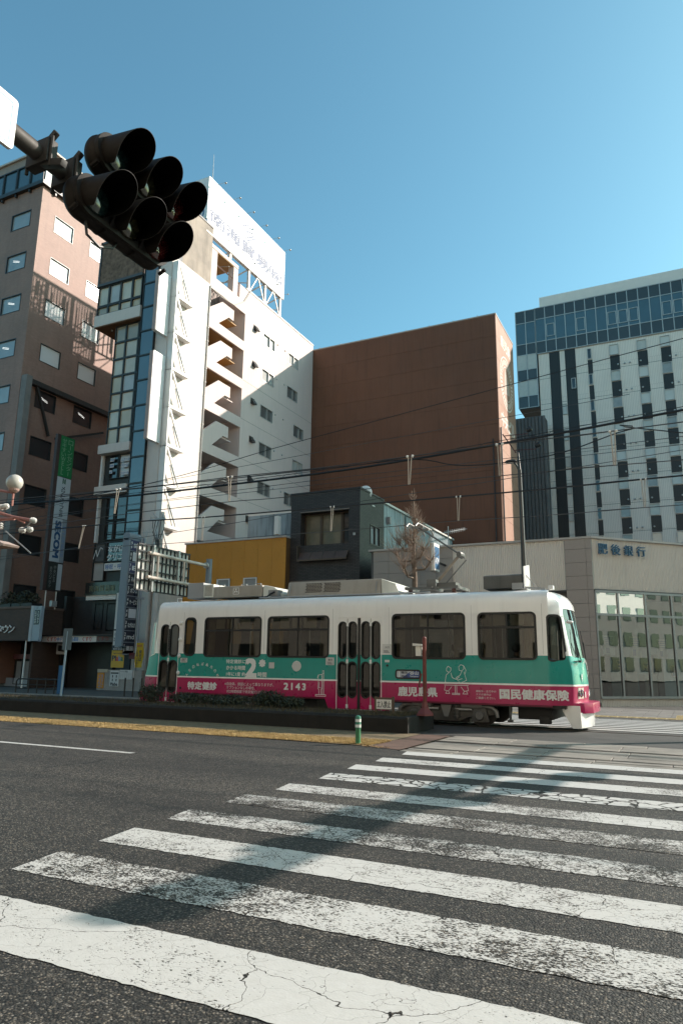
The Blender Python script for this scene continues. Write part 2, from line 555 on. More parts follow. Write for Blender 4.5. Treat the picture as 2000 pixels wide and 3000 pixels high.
def road_paint(name):
    """white thermoplastic paint, worn through to the asphalt; 'wear' and 'crack' come from each stripe"""
    m, nt, b, pos = nodes(name)
    c, n = asphalt_nodes(nt, pos)
    wear = N(nt, 'ShaderNodeAttribute', attribute_type='OBJECT', attribute_name='wear').outputs['Fac']
    crack = N(nt, 'ShaderNodeAttribute', attribute_type='OBJECT', attribute_name='crack').outputs['Fac']
    fine = noise(nt, pos, 95, 3, .6, (.55, 1, 1))
    mid = noise(nt, pos, 9, 5, .65, (.7, 1, 1))
    big = noise(nt, pos, .9, 3, .5)
    t = math_(nt, 'ADD', math_(nt, 'MULTIPLY', fine, .62), math_(nt, 'ADD', math_(nt, 'MULTIPLY', mid, .30), math_(nt, 'MULTIPLY', big, .42)))
    worn = math_(nt, 'SUBTRACT', math_(nt, 'ADD', math_(nt, 'MULTIPLY', wear, .27), .44), t)
    worn = math_(nt, 'MULTIPLY', worn, 28, True)
    dv = N(nt, 'ShaderNodeVectorMath', operation='ADD')
    nz = N(nt, 'ShaderNodeTexNoise'); nz.inputs['Scale'].default_value = 3; nz.inputs['Detail'].default_value = 4
    nt.links.new(pos, nz.inputs['Vector'])
    sc = N(nt, 'ShaderNodeVectorMath', operation='SCALE'); sc.inputs['Scale'].default_value = .35
    nt.links.new(nz.outputs['Color'], sc.inputs[0]); nt.links.new(pos, dv.inputs[0]); nt.links.new(sc.outputs[0], dv.inputs[1])
    vo = N(nt, 'ShaderNodeTexVoronoi', feature='DISTANCE_TO_EDGE'); vo.inputs['Scale'].default_value = 4.2
    nt.links.new(dv.outputs[0], vo.inputs['Vector'])
    vb = N(nt, 'ShaderNodeTexVoronoi', feature='DISTANCE_TO_EDGE'); vb.inputs['Scale'].default_value = .75
    nt.links.new(dv.outputs[0], vb.inputs['Vector'])
    cr = math_(nt, 'LESS_THAN', vo.outputs['Distance'], math_(nt, 'MULTIPLY', crack, .055))
    cr2 = math_(nt, 'LESS_THAN', vb.outputs['Distance'], math_(nt, 'MULTIPLY', mid, .0035))
    worn = math_(nt, 'MAXIMUM', worn, math_(nt, 'MAXIMUM', cr, cr2))
    dirt = noise(nt, pos, 14, 4, .7)
    paint = mixc(nt, dirt, (.40,.39,.37), (.50,.495,.48))
    col = mixc(nt, worn, paint, c)
    nt.links.new(col, b.inputs['Base Color'])
    pn = bump(nt, math_(nt, 'SUBTRACT', math_(nt, 'MULTIPLY', fine, .4), math_(nt, 'MULTIPLY', worn, 1.0)), .5, .008, None)
    mv = N(nt, 'ShaderNodeMix', data_type='VECTOR')
    nt.links.new(worn, mv.inputs[0]); nt.links.new(pn, mv.inputs[4]); nt.links.new(n, mv.inputs[5])
    nt.links.new(mv.outputs[1], b.inputs['Normal'])
    b.inputs['Roughness'].default_value = .7; b.inputs['Specular IOR Level'].default_value = .3
    MATS[name] = m
    return m

def emit(name, col, s):
    m, nt, b, pos = nodes(name)
    b.inputs['Base Color'].default_value = (*col, 1)
    b.inputs['Emission Color'].default_value = (*col, 1); b.inputs['Emission Strength'].default_value = s
    MATS[name] = m
    return m

ASPH = asphalt('asphalt')
ASPH_FAR = mat('asphalt_far', (.045,.042,.039), .85, var=.25, vs=1.2, bmp=.5, bs=70)
PAINT = road_paint('road_paint')
WHITE = mat('white_paint', (.74,.73,.71), .35, var=.04, coat=.3)
BLACK = mat('black_rubber', (.012,.012,.013), .5, var=.2)
DARK = mat('dark_metal', (.03,.03,.032), .5, .3, var=.3)
STEEL = mat('galvanised_steel', (.42,.42,.41), .5, .5, var=.15, vs=6)
GREY = mat('grey_paint', (.30,.30,.30), .5, var=.12)
PALE = mat('pale_sheet', (.72,.70,.66), .5, var=.06)
LET = mat('white_lettering', (.74,.74,.72), .5, var=.03)
INK = mat('dark_ink', (.03,.035,.05), .5, var=.1)
BLUEINK = mat('blue_ink', (.10,.20,.42), .5, var=.1)
REDINK = mat('red_ink', (.45,.05,.04), .5, var=.1)
CURT = mat('curtain_cloth', (.42,.38,.31), .9, var=.2, vs=4)
X_, Y_, Z_ = Vector((1,0,0)), Vector((0,1,0)), Vector((0,0,1))
# ------------------------------------------------------------------ ground, roads, tracks
def zroad(y):                      # the road is crowned at the tracks and falls towards the far kerb
    return 0 if y < 17.5 else max(-.2, -.2*(y-17.5)/8.0)
GROUND = mat('earth', (.10,.085,.065), .9, var=.3, bmp=.5)
b = MB()
prof = [(-3000,-.02),(17.5,-.02),(25.5,-.24),(3000,-.24)]
for (y0,z0),(y1,z1) in zip(prof, prof[1:]):
    b.face([(-3000,y0,z0),(3000,y0,z0),(3000,y1,z1),(-3000,y1,z1)])
b.build('ground', GROUND, kind='structure')
b = MB()
for i in range(40):
    x0, x1 = -100+i*5, -95+i*5
    b.face([(x0,-8,0),(x1,-8,0),(x1,11.72,0),(x0,11.72,0)])
    if x1 <= -10: b.face([(x0,11.72,0),(x1,11.72,0),(x1,12.26,0),(x0,12.26,0)])
b.face([(-10,11.72,0),(-4.62,11.72,0),(-4.7,11.86,0),(-5.6,12.16,0),(-10,12.30,0)])
road = b.build('road', ASPH, kind='structure')
b = MB()
for y0, y1 in ((14.9,17.5),(17.5,21.5),(21.5,25.5)):
    b.face([(-100,y0,zroad(y0)-.004),(100,y0,zroad(y0)-.004),(100,y1,zroad(y1)-.004),(-100,y1,zroad(y1)-.004)])
far_road = b.build('far_road', ASPH_FAR, kind='structure')

# zebra stripes: ragged paint sheets 4 mm above the asphalt
ys = [11.71,10.74,9.8,8.87,7.85,6.97,6.02,5.13,4.25,3.33]
wears = [(.45,0),(.55,0),(.52,0),(.30,1),(.80,.2),(1.0,.25),(.92,.3),(.60,.08),(.92,.03),(.52,.04)]
hts = [.45,.46,.46,.50,.46,.50,.47,.50,.50,.58,.5]
xl = [-4.46,-4.50,-4.52,-4.46,-4.50,-4.55,-4.56,-4.47,-4.41,-4.35,-4.3]
for y, (w, cr), h, x0 in zip(ys, wears, hts, xl):
    up, lo = [], []
    x = x0
    while x < 6.4:
        up.append((x, y+random.uniform(-.007,.007), .004)); lo.append((max(x, x0+.08)+(.0 if x > x0+.08 else .001*(x-x0)), y-h+random.uniform(-.009,.009), .004)); x += .05
    b = MB()
    a, c = b.pts(up), b.pts(lo)
    for i in range(len(up)-1): b.idx([c[i], c[i+1], a[i+1], a[i]])
    o = b.build('stripe', PAINT, road); o['wear'] = w; o['crack'] = float(cr)
b = MB(); b.face([(-30,9.04,.004),(-8.09,9.06,.004),(-8.09,9.18,.004),(-30,9.18,.004)])
o = b.build('lane_line', PAINT, road); o['wear'] = .55; o['crack'] = 0.
for y in (18.6,19.5,20.45,21.35,22.25,23.15,24.05,24.9):
    b = MB(); z0, z1 = zroad(y)+.004, zroad(y+.47)+.004
    b.face([(-6.4,y,z0),(8,y,z0),(8,y+.47,z1),(-6.4,y+.47,z1)])
    o = b.build('stripe', PAINT, far_road); o['wear'] = .3; o['crack'] = 0.

# stone paving of the tram crossing, slab by slab
STONE = mat('paving_stone', (.20,.18,.155), .8, var=.42, vs=.9, bmp=.45, bs=45, spot=.35)
JOINT = mat('paving_joint', (.05,.045,.04), .95, var=.3, bmp=.6)
b = MB(); b.face([(-4.62,11.72,-.012),(14,11.72,-.012),(14,14.92,-.012),(-4.62,14.92,-.012)])
b.face([(-4.62,17.0,-.012),(14,17.0,-.012),(14,17.5,-.012),(-4.62,17.5,-.012)])
paving = b.build('track_paving', JOINT, kind='structure')
RAIL = mat('rail_steel', (.10,.085,.075), .35, .8, var=.3)
slabs = {}
def slab(w, d):
    k = (round(w,2), round(d,2))
    if k not in slabs:
        bb = MB(); bb.box((-w/2,-d/2,-.05),(w/2,d/2,0)); slabs[k] = bb.mesh('slab', STONE, bevel=.008, seg=1)
    return slabs[k]
rows = [(11.74,12.0),(12.0,12.24),(12.40,12.80),(12.80,13.20),(13.20,13.58),(13.76,14.10),(14.10,14.5),(14.5,14.9)]
for y0, y1 in rows:
    x = -4.6 + random.uniform(-.05,.0)
    if y0 > 12: x = -4.6
    while x < 6.8:
        w = random.choice((.9,1.1,1.3)); d = y1-y0-.016
        inst('slab', slab(w-.014, d), (x+w/2, (y0+y1)/2, random.uniform(-.006,.004)), paving)
        x += w
for yy in (12.29,13.71):
    b = MB()
    b.box((-60,yy-.035,-.05),(30,yy+.035,-.004))
    b.build('rail', RAIL, paving)
for yy in (17.70,19.10):
    z = zroad(yy)
    b = MB(); b.box((-60,yy-.035,z-.05),(30,yy+.035,z+.006)); b.build('rail', RAIL, far_road)

# lawn of the tram tracks: soil, then blades
LAWN = mat('dry_lawn', (.15,.11,.06), .95, var=.4, vs=6, bmp=.6, bs=50, alt=(.09,.066,.036))  # sheet kept dark for the tram's shadow; blades stop where the sunlight ends
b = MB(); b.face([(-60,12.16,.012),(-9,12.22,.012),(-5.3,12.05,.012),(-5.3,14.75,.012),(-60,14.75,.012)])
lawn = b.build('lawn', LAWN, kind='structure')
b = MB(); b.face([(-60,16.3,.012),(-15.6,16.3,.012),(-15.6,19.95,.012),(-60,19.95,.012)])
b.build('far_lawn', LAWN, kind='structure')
DIRT = mat('rusty_soil', (.095,.052,.038), .95, var=.35, vs=3, bmp=.6, bs=30)
b = MB(); b.face([(-5.3,12.02,.006),(-4.64,11.84,.006),(-4.66,14.75,.006),(-5.3,14.75,.006)])
b.build('soil_patch', DIRT, kind='structure')
GRASS = mat('dry_grass', (.46,.33,.15), .9, var=.35, vs=8, alt=(.27,.19,.085))
def blades(name, boxes, n, h, m, kind='stuff'):
    b = MB()
    for x0, x1, y0, y1, z, dens in boxes:
        for i in range(int(n*dens)):
            t = random.random()
            x = x1-(x1-x0)*t**1.4; y = random.uniform(y0, y1)
            hh = h*random.uniform(.4,1.2); a = random.uniform(0, pi)
            dx, dy = cos(a)*.006, sin(a)*.006
            lx, ly = random.gauss(0,hh*.5), random.gauss(0,hh*.5)
            b.face([(x-dx,y-dy,z),(x+dx,y+dy,z),(x+lx,y+ly,z+hh)])
    return b.build(name, m, kind=kind, merge=False, recalc=False)
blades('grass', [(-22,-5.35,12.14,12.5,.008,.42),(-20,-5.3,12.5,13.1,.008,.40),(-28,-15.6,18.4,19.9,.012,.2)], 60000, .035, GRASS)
for yy in (12.29,13.71):
    pass
# leaves and crumbs along the lawn edge
LEAF = mat('dead_leaf', (.28,.17,.07), .8, var=.4, vs=30)
b = MB()
for i in range(420):
    x = -4.9-abs(random.gauss(0,2.2)); y = (12.22 if x < -5.4 else 12.0)+random.gauss(0,.06)
    s = random.uniform(.012,.03); a = random.uniform(0,6.3); c, d = cos(a)*s, sin(a)*s
    z = .012
    b.face([(x-c,y-d,z),(x+d*.5,y-c*.5,z+s*.4),(x+c,y+d,z+s*.2),(x-d*.5,y+c*.5,z+.001)])
b.build('fallen_leaves', LEAF, kind='stuff', merge=False, recalc=False)

# raised median between the tracks
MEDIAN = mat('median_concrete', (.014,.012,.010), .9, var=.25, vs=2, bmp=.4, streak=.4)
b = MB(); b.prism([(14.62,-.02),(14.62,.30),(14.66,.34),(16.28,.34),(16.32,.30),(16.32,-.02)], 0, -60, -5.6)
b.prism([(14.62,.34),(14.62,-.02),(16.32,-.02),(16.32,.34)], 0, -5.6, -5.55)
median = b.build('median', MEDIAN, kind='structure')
b = MB(); b.face([(-60,14.72,.346),(-6.1,14.72,.346),(-6.1,16.22,.346),(-60,16.22,.346)])
b.build('planting_soil', mat('dark_soil', (.025,.02,.015), .95, var=.3, bmp=.5), kind='structure')
blades('rough_grass', [(-20,-5.7,14.68,16.2,.344,.5)], 16000, .07, mat('winter_grass', (.07,.058,.03), .9, var=.4, vs=6))

# far pavement: slabs, kerb, tactile strip
PAVE = mat('pavement_tile', (.17,.155,.14), .8, var=.25, vs=1.5, bmp=.2)
b = MB(); b.face([(-100,25.72,-.178),(100,25.72,-.178),(100,60,-.178),(-100,60,-.178)])
pave = b.build('pavement', JOINT, kind='structure')
kb = MB(); kb.box((-.49,-.08,-.1),(.49,.08,.045)); km = kb.mesh('kerb_stone', mat('kerb_stone', (.27,.26,.24), .8, var=.15, bmp=.3), bevel=.015)
for i in range(72):
    x = -60.5+i; lowered = x > -9
    inst('kerb_stone', km, (x, 25.62, -.195-(.03 if lowered else 0)), pave)
tb = MB(); tb.box((-.44,-.22,-.02),(.44,.22,0)); tm = tb.mesh('paver', PAVE, bevel=.006, seg=1)
for r in range(14):
    y = 25.94+r*.46
    for i in range(21):
        x = -9.4+i*.9+(.45 if r % 2 else 0)
        inst('paver', tm, (x, y, -.160+random.uniform(-.003,.003)), pave)
b = MB(); b.box((-60,25.74,-.178),(-9.9,60,-.163)); b.build('paver_field', mat('shaded_pavement', (.07,.064,.058), .85, var=.25, vs=1.5, bmp=.2), pave)  # pavers darkened for the shade over the left pavement
TACT = mat('tactile_block', (.42,.32,.16), .8, var=.15, vs=4, bmp=.2)
tb = MB(); tb.box((-.146,-.146,-.02),(.146,.146,.0))
for k in range(4): tb.box((-.13,-.105+k*.07-.018,0),(.13,-.105+k*.07+.018,.006))
tm = tb.mesh('tactile_block', TACT)
for i in range(48):
    inst('tactile_block', tm, (-9.2+i*.3, 26.35, -.150), pave)
    if i < 44: inst('tactile_block', tm, (-9.2+i*.3, 26.05, -.150), pave)
for k in range(6):
    inst('tactile_block', tm, (-.55, 26.65+k*.3, -.150), pave); inst('tactile_block', tm, (-.25, 26.65+k*.3, -.150), pave)

# ------------------------------------------------------------------ office block, far left (brown tile)
ATILE = brick('brown_tile', (.32,.18,.135), (.285,.155,.113), (.25,.145,.108), .22, .075, .006, .25, .6, var=.14, streak=.18)
FRAME_D = mat('dark_window_frame', (.025,.022,.02), .4, var=.2)
PANE_SKY = glass_opaque('office_glass', (.26,.28,.285))  # pale base stands in for the mirrored sky
PANE_SUN_BLIND = glass_opaque('sunlit_blind_glass', (.74,.74,.72), var=.04)
PANE_TEAL = glass_opaque('teal_glass', (.02,.055,.075), var=.3)
PANE_DARK = glass_opaque('dark_glass', (.012,.014,.016))
LAMPW = emit('tube_lamp', (1,1,.95), 1.3)
XA, YA = -39.86, 31.1
A = thing('office_building', (XA-6,YA,-.2), 'brown tiled office block with deep square windows and glazed top storey at far left', 'building')
lv = [37.2, 33.75, 30.35, 27.0, 23.55, 20.1, 16.65, 13.2, 9.8, 6.4]      # window heads
frontw = [(-42.83,-40.82),(-46.6,-44.6)]
sidew = [(32.38,34.2),(35.86,37.66),(39.4,41.2)]
def window(parent, o, u, v, w, h, pane, frame, fw=.07, proud=.03, back=.10, mull=(), trans=(), lamp=False):
    """frame with pane; o = lower left corner on the wall plane, u x v points outwards"""
    o, u, v = Vector(o), Vector(u).normalized(), Vector(v).normalized(); n = u.cross(v)
    b = MB()
    def bar(a0, b0, a1, b1):
        c = o+u*(a0+a1)/2+v*(b0+b1)/2+n*(proud-back)/2
        b.obox(c, u*(a1-a0)/2, v*(b1-b0)/2, n*(proud+back)/2)
    bar(0,0,w,fw); bar(0,h-fw,w,h); bar(0,fw,fw,h-fw); bar(w-fw,fw,w,h-fw)
    for m in mull: bar(m*w-fw*.4, fw, m*w+fw*.4, h-fw)
    for t in trans: bar(fw, t*h-fw*.4, w-fw, t*h+fw*.4)
    f = b.build('window', frame, parent)
    b = MB()
    c = o-n*(back-.02)
    b.face([c+u*fw*.5+v*fw*.5, c+u*(w-fw*.5)+v*fw*.5, c+u*(w-fw*.5)+v*(h-fw*.5), c+u*fw*.5+v*(h-fw*.5)])
    b.build('pane', pane, f)
    if lamp:
        b = MB(); c = o-n*(back-.026)+u*w*.3+v*h*.62
        for k in (0,.09): b.face([c+v*k, c+u*w*.34-v*(.20-k), c+u*w*.34-v*(.185-k), c+v*(k+.015)])
        b.build('ceiling_lamp', LAMPW, f)
    return f
TOPA = 38.0
hs = [(x0+48.86, z-1.36, x1+48.86, z) for x0, x1 in frontw for z in lv[1:]]
b = MB(); b.wall((-48.86,YA,0), X_, Z_, 48.86+XA, 35.4, hs, .12, Y_)
hs = [(y0-YA, z-1.36, y1-YA, z) for y0, y1 in sidew for z in lv[1:]]
b.wall((XA,YA,0), Y_, Z_, 24, 35.4, hs, .12, -X_)
b.face([(-60,YA,35.4),(XA,YA,35.4),(XA,55,35.4),(-60,55,35.4)])
b.build('wall', ATILE, A)
for iz, z in enumerate(lv[1:]):
    for ix, (x0, x1) in enumerate(frontw):
        window(A, (x0,YA,z-1.36), X_, Z_, x1-x0, 1.36, PANE_SKY, FRAME_D, .06, .02, .10, lamp=(z > 23 and ix == 0 and z < 33))
    for iy, (y0, y1) in enumerate(sidew):
        lit = z > 22.5  # pale panes where sun reaches the wall, dark ones in the shade below
        window(A, (XA,y0,z-1.36), Y_, Z_, y1-y0, 1.36, PANE_SUN_BLIND if lit else PANE_DARK, FRAME_D, .05, .02, .10, lamp=(17 < z < 22 and iy < 2))
# glazed top storey with a dark eave below it
b = MB(); b.box((-60,YA-.28,35.4),(XA+.28,55,35.7)); b.build('cornice', FRAME_D, A)
for i in range(8):
    x1 = XA-.02-i*1.45
    window(A, (x1-1.42,YA-.05,35.72), X_, Z_, 1.42, 1.95, PANE_TEAL, FRAME_D, .06, .03, .08)
for i in range(9):
    y0 = YA+.05+i*1.45
    window(A, (XA+.05,y0,35.72), Y_, Z_, 1.42, 1.95, PANE_SUN_BLIND, WHITE, .06, .03, .08)
b = MB(); b.box((-60,YA-.02,37.7),(XA+.02,55,37.78)); b.build('window_head', FRAME_D, A)
ATILE2 = brick('pink_tile', (.36,.255,.20), (.33,.23,.18), (.30,.21,.17), .22, .075, .006, .2, .6, var=.12)
b = MB(); b.box((-60,YA+.35,37.78),(XA-.35,55,38.85)); b.build('roof_storey', ATILE2, A)
b = MB(); b.box((-60,YA+.2,38.85),(XA-.2,55,39.0)); b.build('roof_edge', mat('roof_edge_pale', (.5,.42,.36), .6), A)
b = MB()
for i in range(9): b.box((XA-1.3-i*1.45,YA-.2,35.15),(XA-1.18-i*1.45,YA,35.4))
for i in range(9): b.box((XA,YA+1-.06+i*1.45,35.15),(XA+.2,YA+1.06+i*1.45,35.4))
b.build('eave_bracket', FRAME_D, A, kind='stuff')
# shaded lower corner: corner pier, downpipe, steel V brace
b = MB(); b.box((XA+.02,YA+.02,4.6),(XA+.55,YA+.5,20.6)); b.build('corner_pier', mat('pier_grey', (.20,.18,.165), .7, var=.15), A)
b = MB(); b.box((XA+.02,YA+.5,20.15),(XA+.42,55,20.5)); b.build('string_course', FRAME_D, A)
for p, q in (((XA+.30,32.25,20.1),(XA+.30,33.6,16.9)),((XA+.34,34.2,16.9),(XA+.34,38.6,18.7))):
    b = MB(); b.bar(p, q, .16); b.build('brace', FRAME_D, A)

# low brick annex between the office block and the narrow building
LOWB = brick('low_brick', (.085,.047,.032), (.065,.036,.026), (.05,.033,.025), .24, .08, .01, .4, .7, var=.2)
L = thing('brick_annex', (-37.5,30.5,-.2), 'low brown brick entrance annex with planted roof left of the pharmacy', 'building')
b = MB(); b.box((-60,30.5,2.62),(-35.75,41,4.55)); b.box((-35.95,30.9,-.2),(-35.75,41,2.62)); b.build('wall', LOWB, L)
b = MB(); b.box((-60,30.45,4.55),(-35.7,41,4.68)); b.build('coping', mat('annex_coping', (.13,.085,.065), .7), L)
b = MB(); b.box((-60,33.5,-.2),(-36,33.7,2.62)); b.build('back_wall', mat('dark_interior', (.02,.018,.016), .8), L)
b = MB(); b.box((-36.05,30.55,-.2),(-35.98,30.62,2.62)); b.build('post', PALE, L)
chars('タウン', (-38.55,30.5,3.08), X_, Z_, 1.55, .47, LET, L, .05, .06, .03)
for i in range(2):
    window(L, (-39.2+i*.72,32.6,-.05), X_, Z_, .68, 1.5, glass_opaque('shop_glass', (.30,.33,.34)), FRAME_D, .05)
b = MB(); b.box((-39.3,32.5,1.55),(-37.5,32.62,1.85)); b.build('shop_fascia', mat('dull_red', (.16,.05,.05), .5), L)
b = MB(); b.box((-60,32.58,-.2),(-37.4,32.75,.35)); b.build('shop_plinth', mat('pale_blue_panel', (.34,.40,.44), .5), L)
LEAFD = mat('evergreen_leaf', (.028,.036,.018), .6, var=.4, vs=5)
def leafclump(b, c, r, n, s):
    for i in range(n):
        d = Vector((random.gauss(0,1), random.gauss(0,1), random.gauss(0,1))).normalized()*random.random()**.45
        p = Vector((c[0]+d.x*r[0], c[1]+d.y*r[1], c[2]+d.z*r[2]))
        u = Vector((random.gauss(0,1), random.gauss(0,1), random.gauss(0,1))).normalized()
        v = u.orthogonal().normalized(); w = s*random.uniform(.6,1.4)
        b.face([p-u*w, p+v*w*.4, p+u*w, p-v*w*.4])
for k, x in enumerate((-41.2,-39.3,-37.4)):
    o = thing('roof_shrub', (x,31.5,4.68), ('leftmost','middle','rightmost')[k]+' of the three dark shrubs on the brick annex roof', 'shrub', 'shrubs on the annex roof')
    b = MB(); leafclump(b, (x,31.5,5.2), (1.0,.6,.6), 420, .10); b.build('foliage', LEAFD, o, merge=False, recalc=False)
    b = MB(); b.box((x-.9,31.1,4.69),(x+.9,31.9,4.95)); b.build('planter', DARK, o)
# ------------------------------------------------------------------ narrow tower with bay windows, glass shaft and long cream side
CREAM = mat('cream_wall', (.66,.54,.495), .75, var=.03, vs=.5, bmp=.08, bs=25, streak=.10)
CREAMT = brick('cream_tile', (.65,.575,.52), (.63,.555,.50), (.57,.50,.45), .20, .07, .006, .15, .6, var=.04, streak=.06)
OCHRE = mat('ochre_soffit', (.42,.24,.09), .7, var=.1)
XC = -29.1
T = thing('tower_building', (-31.5,40,-.2), 'narrow tower with bay windows, blue glass shaft and long cream side wall with zigzag stairs', 'building')
FL = [25.68-3.09*k for k in range(9)]                   # tops of the stair fascias
# long side: tile part, stair bay, window part
hs = [(37.35-33.2, f, 41.88-33.2, (27.98 if k == 0 else FL[k-1]-.76)) for k, f in enumerate(FL)]
wins = []
for k, z in enumerate((27.66,24.6,21.5,18.42,15.3,12.2,9.1,6.0)):
    wins.append((44.5, z-1.05, 46.35, z))
    y = 48.5 if k in (0,1,4,7) else 49.72
    wins.append((y, z-1.05, y+1.75, z))
    wins.append((43.12, z-.42, 43.64, z+.06))
b = MB()
b.wall((XC,37.0,-.2), Y_, Z_, 15.9, 30.3, [(h[0]+33.2-37.0, h[1]+.2, h[2]+33.2-37.0, h[3]+.2) for h in hs[1:]] + [(.34, FL[0]+.2, 4.88, 30.3)] + [(w[0]-37.0, w[1]+.2, w[2]-37.0, w[3]+.2) for w in wins], .14, -X_)
b.face([(XC,52.9,-.2),(-33.9,52.9,-.2),(-31.6,52.9,30.1),(XC,52.9,30.1)])
b.face([(XC,41.88,30.1),(XC,52.9,30.1),(-31.6,52.9,30.1),(-31.6,41.88,30.1)])
b.face([(-33.9,33.6,-.2),(-33.9,52.9,-.2),(-33.9,52.9,23.9),(-33.9,33.6,23.9)])
b.face([(-31.6,34,23.9),(-31.6,52.9,23.9),(-31.6,52.9,30.1),(-31.6,34,30.1)]); b.face([(-31.6,33.6,23.9),(-31.6,52.9,23.9),(-33.9,52.9,23.9),(-33.9,33.6,23.9)])
b.build('wall', CREAM, T, recalc=False)
b = MB(); b.wall((XC+.02,33.15,-.2), Y_, Z_, 4.18, 28.3); b.face([(XC+.02,33.15,-.2),(-30.05,33.15,-.2),(-30.05,33.15,28.1),(XC+.02,33.15,28.1)])
b.face([(XC+.02,37.33,-.2),(XC+.02,37.33,28.1),(XC,37.33,28.1),(XC,37.33,-.2)])
b.build('tiled_wall', CREAMT, T, recalc=False)
b = MB()
for f in FL[1:]: b.box((XC,41.95,f-.03),(XC+.004,52.85,f))
b.build('wall_joint', mat('wall_joint_line', (.30,.26,.23), .9), T, kind='stuff')  # dark joint lines along the floors
b = MB(); b.box((XC-.3,41.88,30.1),(XC+.04,52.94,30.22)); b.build('roof_coping', mat('coping_metal', (.5,.47,.44), .5), T)
# stair bay: back wall, jamb, landings and balustrades
b = MB(); b.box((XC-3.4,37.2,-.2),(XC-3.2,42.1,31)); b.build('stair_back_wall', CREAM, T)
b = MB(); b.box((XC-3.3,41.88,-.2),(XC-.15,42.05,30)); b.build('stair_side_wall', CREAM, T)
b = MB(); b.box((XC-3.3,37.1,-.2),(XC-.15,37.33,28)); b.build('stair_side_wall', CREAM, T)
SLATGREY = mat('stair_grille', (.20,.17,.15), .6)
prev = None
for k, f in enumerate(FL):
    b = MB()
    b.prism([(37.35,f-.08),(38.46,f-.08),(39.8,f+1.03),(40.42,f+1.03),(40.42,f+1.87),(38.93,f+1.87),(37.35,f+.66)], 0, XC-.16, XC-.012)
    b.build('stair_balustrade', CREAM, T)
    b = MB(); b.prism([(37.35,f-.1),(38.5,f-.1),(39.8,f+.98),(40.4,f+.98),(40.4,f+1.1),(39.75,f+1.1),(38.4,f+.02),(37.35,f+.02)], 0, XC-1.5, XC-.17)
    b.prism([(40.4,f+.98),(38.6,f+2.4),(37.4,f+2.4),(37.4,f+2.3),(38.55,f+2.3),(40.3,f+.9)], 0, XC-3.1, XC-1.6)
    b.build('stair_flight', CREAM, T)
    b = MB(); b.box((XC-3.2,37.35,f-.22),(XC-.15,41.85,f-.08)); b.box((XC-1.5,39.8,f+.90),(XC-.17,41.0,f+.975))
    b.build('landing', OCHRE if k < 2 else CREAM, T)
    b = MB()
    for q in range(5): b.box((XC-2.0,37.6+q*.3,f+.02),(XC-1.96,37.68+q*.3,f+2.2))
    b.build('grille', SLATGREY, T, kind='stuff')
# rooftop part over the stairs
b = MB(); b.box((-31.6,37.33,31.15),(XC,40.7,31.45)); b.build('roof_slab', CREAM, T)
b = MB(); b.box((-31.5,37.36,31.09),(XC-.03,40.6,31.146)); b.build('soffit', OCHRE, T)
b = MB(); b.box((XC-.3,37.34,28.0),(XC,38.0,31.09)); b.box((XC-.5,40.1,28.9),(XC,40.68,31.09)); b.build('roof_pier', CREAM, T)
b = MB(); b.box((XC-.2,37.34,27.98),(XC-.001,41.88,28.95)); b.box((XC-.2,41.0,28.95),(XC-.001,41.88,30.1)); b.build('parapet', CREAM, T)
b = MB()
for i in range(26): b.box((-31.55,37.4+i*.17,28.2),(-31.5,37.44+i*.17,31.0))
b.build('roof_grating', SLATGREY, T, kind='stuff')
b = MB(); b.cyl((XC-1.5,38.2,31.08),(XC-1.5,39.1,31.08),.05,8); b.build('soffit_lamp', DARK, T)
# windows of the cream wall
FR_L = mat('aluminium_frame', (.50,.49,.47), .45, .4)
PANE_C = glass_opaque('flat_glass', (.10,.105,.105))
PANE_CB = glass_opaque('flat_blind_glass', (.42,.42,.40))
for i, (y0,z0,y1,z1) in enumerate(wins):
    small = y1-y0 < .8
    f = window(T, (XC,y0,z0), Y_, Z_, y1-y0, z1-z0, PANE_CB if (i < 3 or i % 7 == 3) else PANE_C, FR_L if not small else FRAME_D, .05, .025, .13, mull=() if small else (.56,))
    if small:
        b = MB(); b.obox((XC+.10,(y0+y1)/2,z0+.18),(.10,0,.0),(0,(y1-y0)/2-.03,0),(.12,0,-.2)); b.build('tilted_sash', FRAME_D, f)
vm = MB(); vm.lathe([(.07,0),(.07,.04),(.03,.07)], (0,0,0), (1,0,0), 10); vm = vm.mesh('wall_vent', STEEL)
for k, z in enumerate((27.66,24.6,21.5,18.42,15.3,12.2)):
    for y in (43.9,46.75,48.0): inst('wall_vent', vm, (XC+.002,y,z-.15), T)
# downpipe, hung cables
b = MB(); b.tube([(XC+.08,37.30,28.0),(XC+.08,37.30,0)], .045, 8)
for i in range(26): b.box((XC+.02,37.24,1+i*1.03),(XC+.13,37.36,1.05+i*1.03))
b.build('downpipe', mat('pipe_cream', (.55,.50,.46), .5), T)
b = MB()
b.tube([(XC+.06,37.3,27.9),(XC+.1,38.5,27.75),(XC+.1,40.2,27.9),(XC+.1,41.6,28.9),(XC+.1,42.4,30.2)], .035, 6); b.build('hung_cable', mat('cable_cream', (.45,.42,.38), .6), T)
# stained concrete top of the front part
CONC = mat('stained_concrete', (.34,.275,.225), .85, var=.25, vs=.7, bmp=.3, bs=20, streak=.5, alt=(.25,.21,.18))
b = MB(); b.box((-31.4,33.0,28.1),(XC+.01,37.32,32.6)); b.box((-33.9,33.05,28.1),(-31.4,33.6,30.4)); b.build('concrete_top', CONC, T)
b = MB(); b.box((-31.45,32.94,32.6),(XC+.05,37.36,32.72)); b.build('top_coping', DARK, T)
b = MB(); b.box((XC+.012,33.05,28.1),(XC+.03,34.15,32.6)); b.build('dark_cladding', mat('slate_cladding', (.10,.10,.105), .6), T)
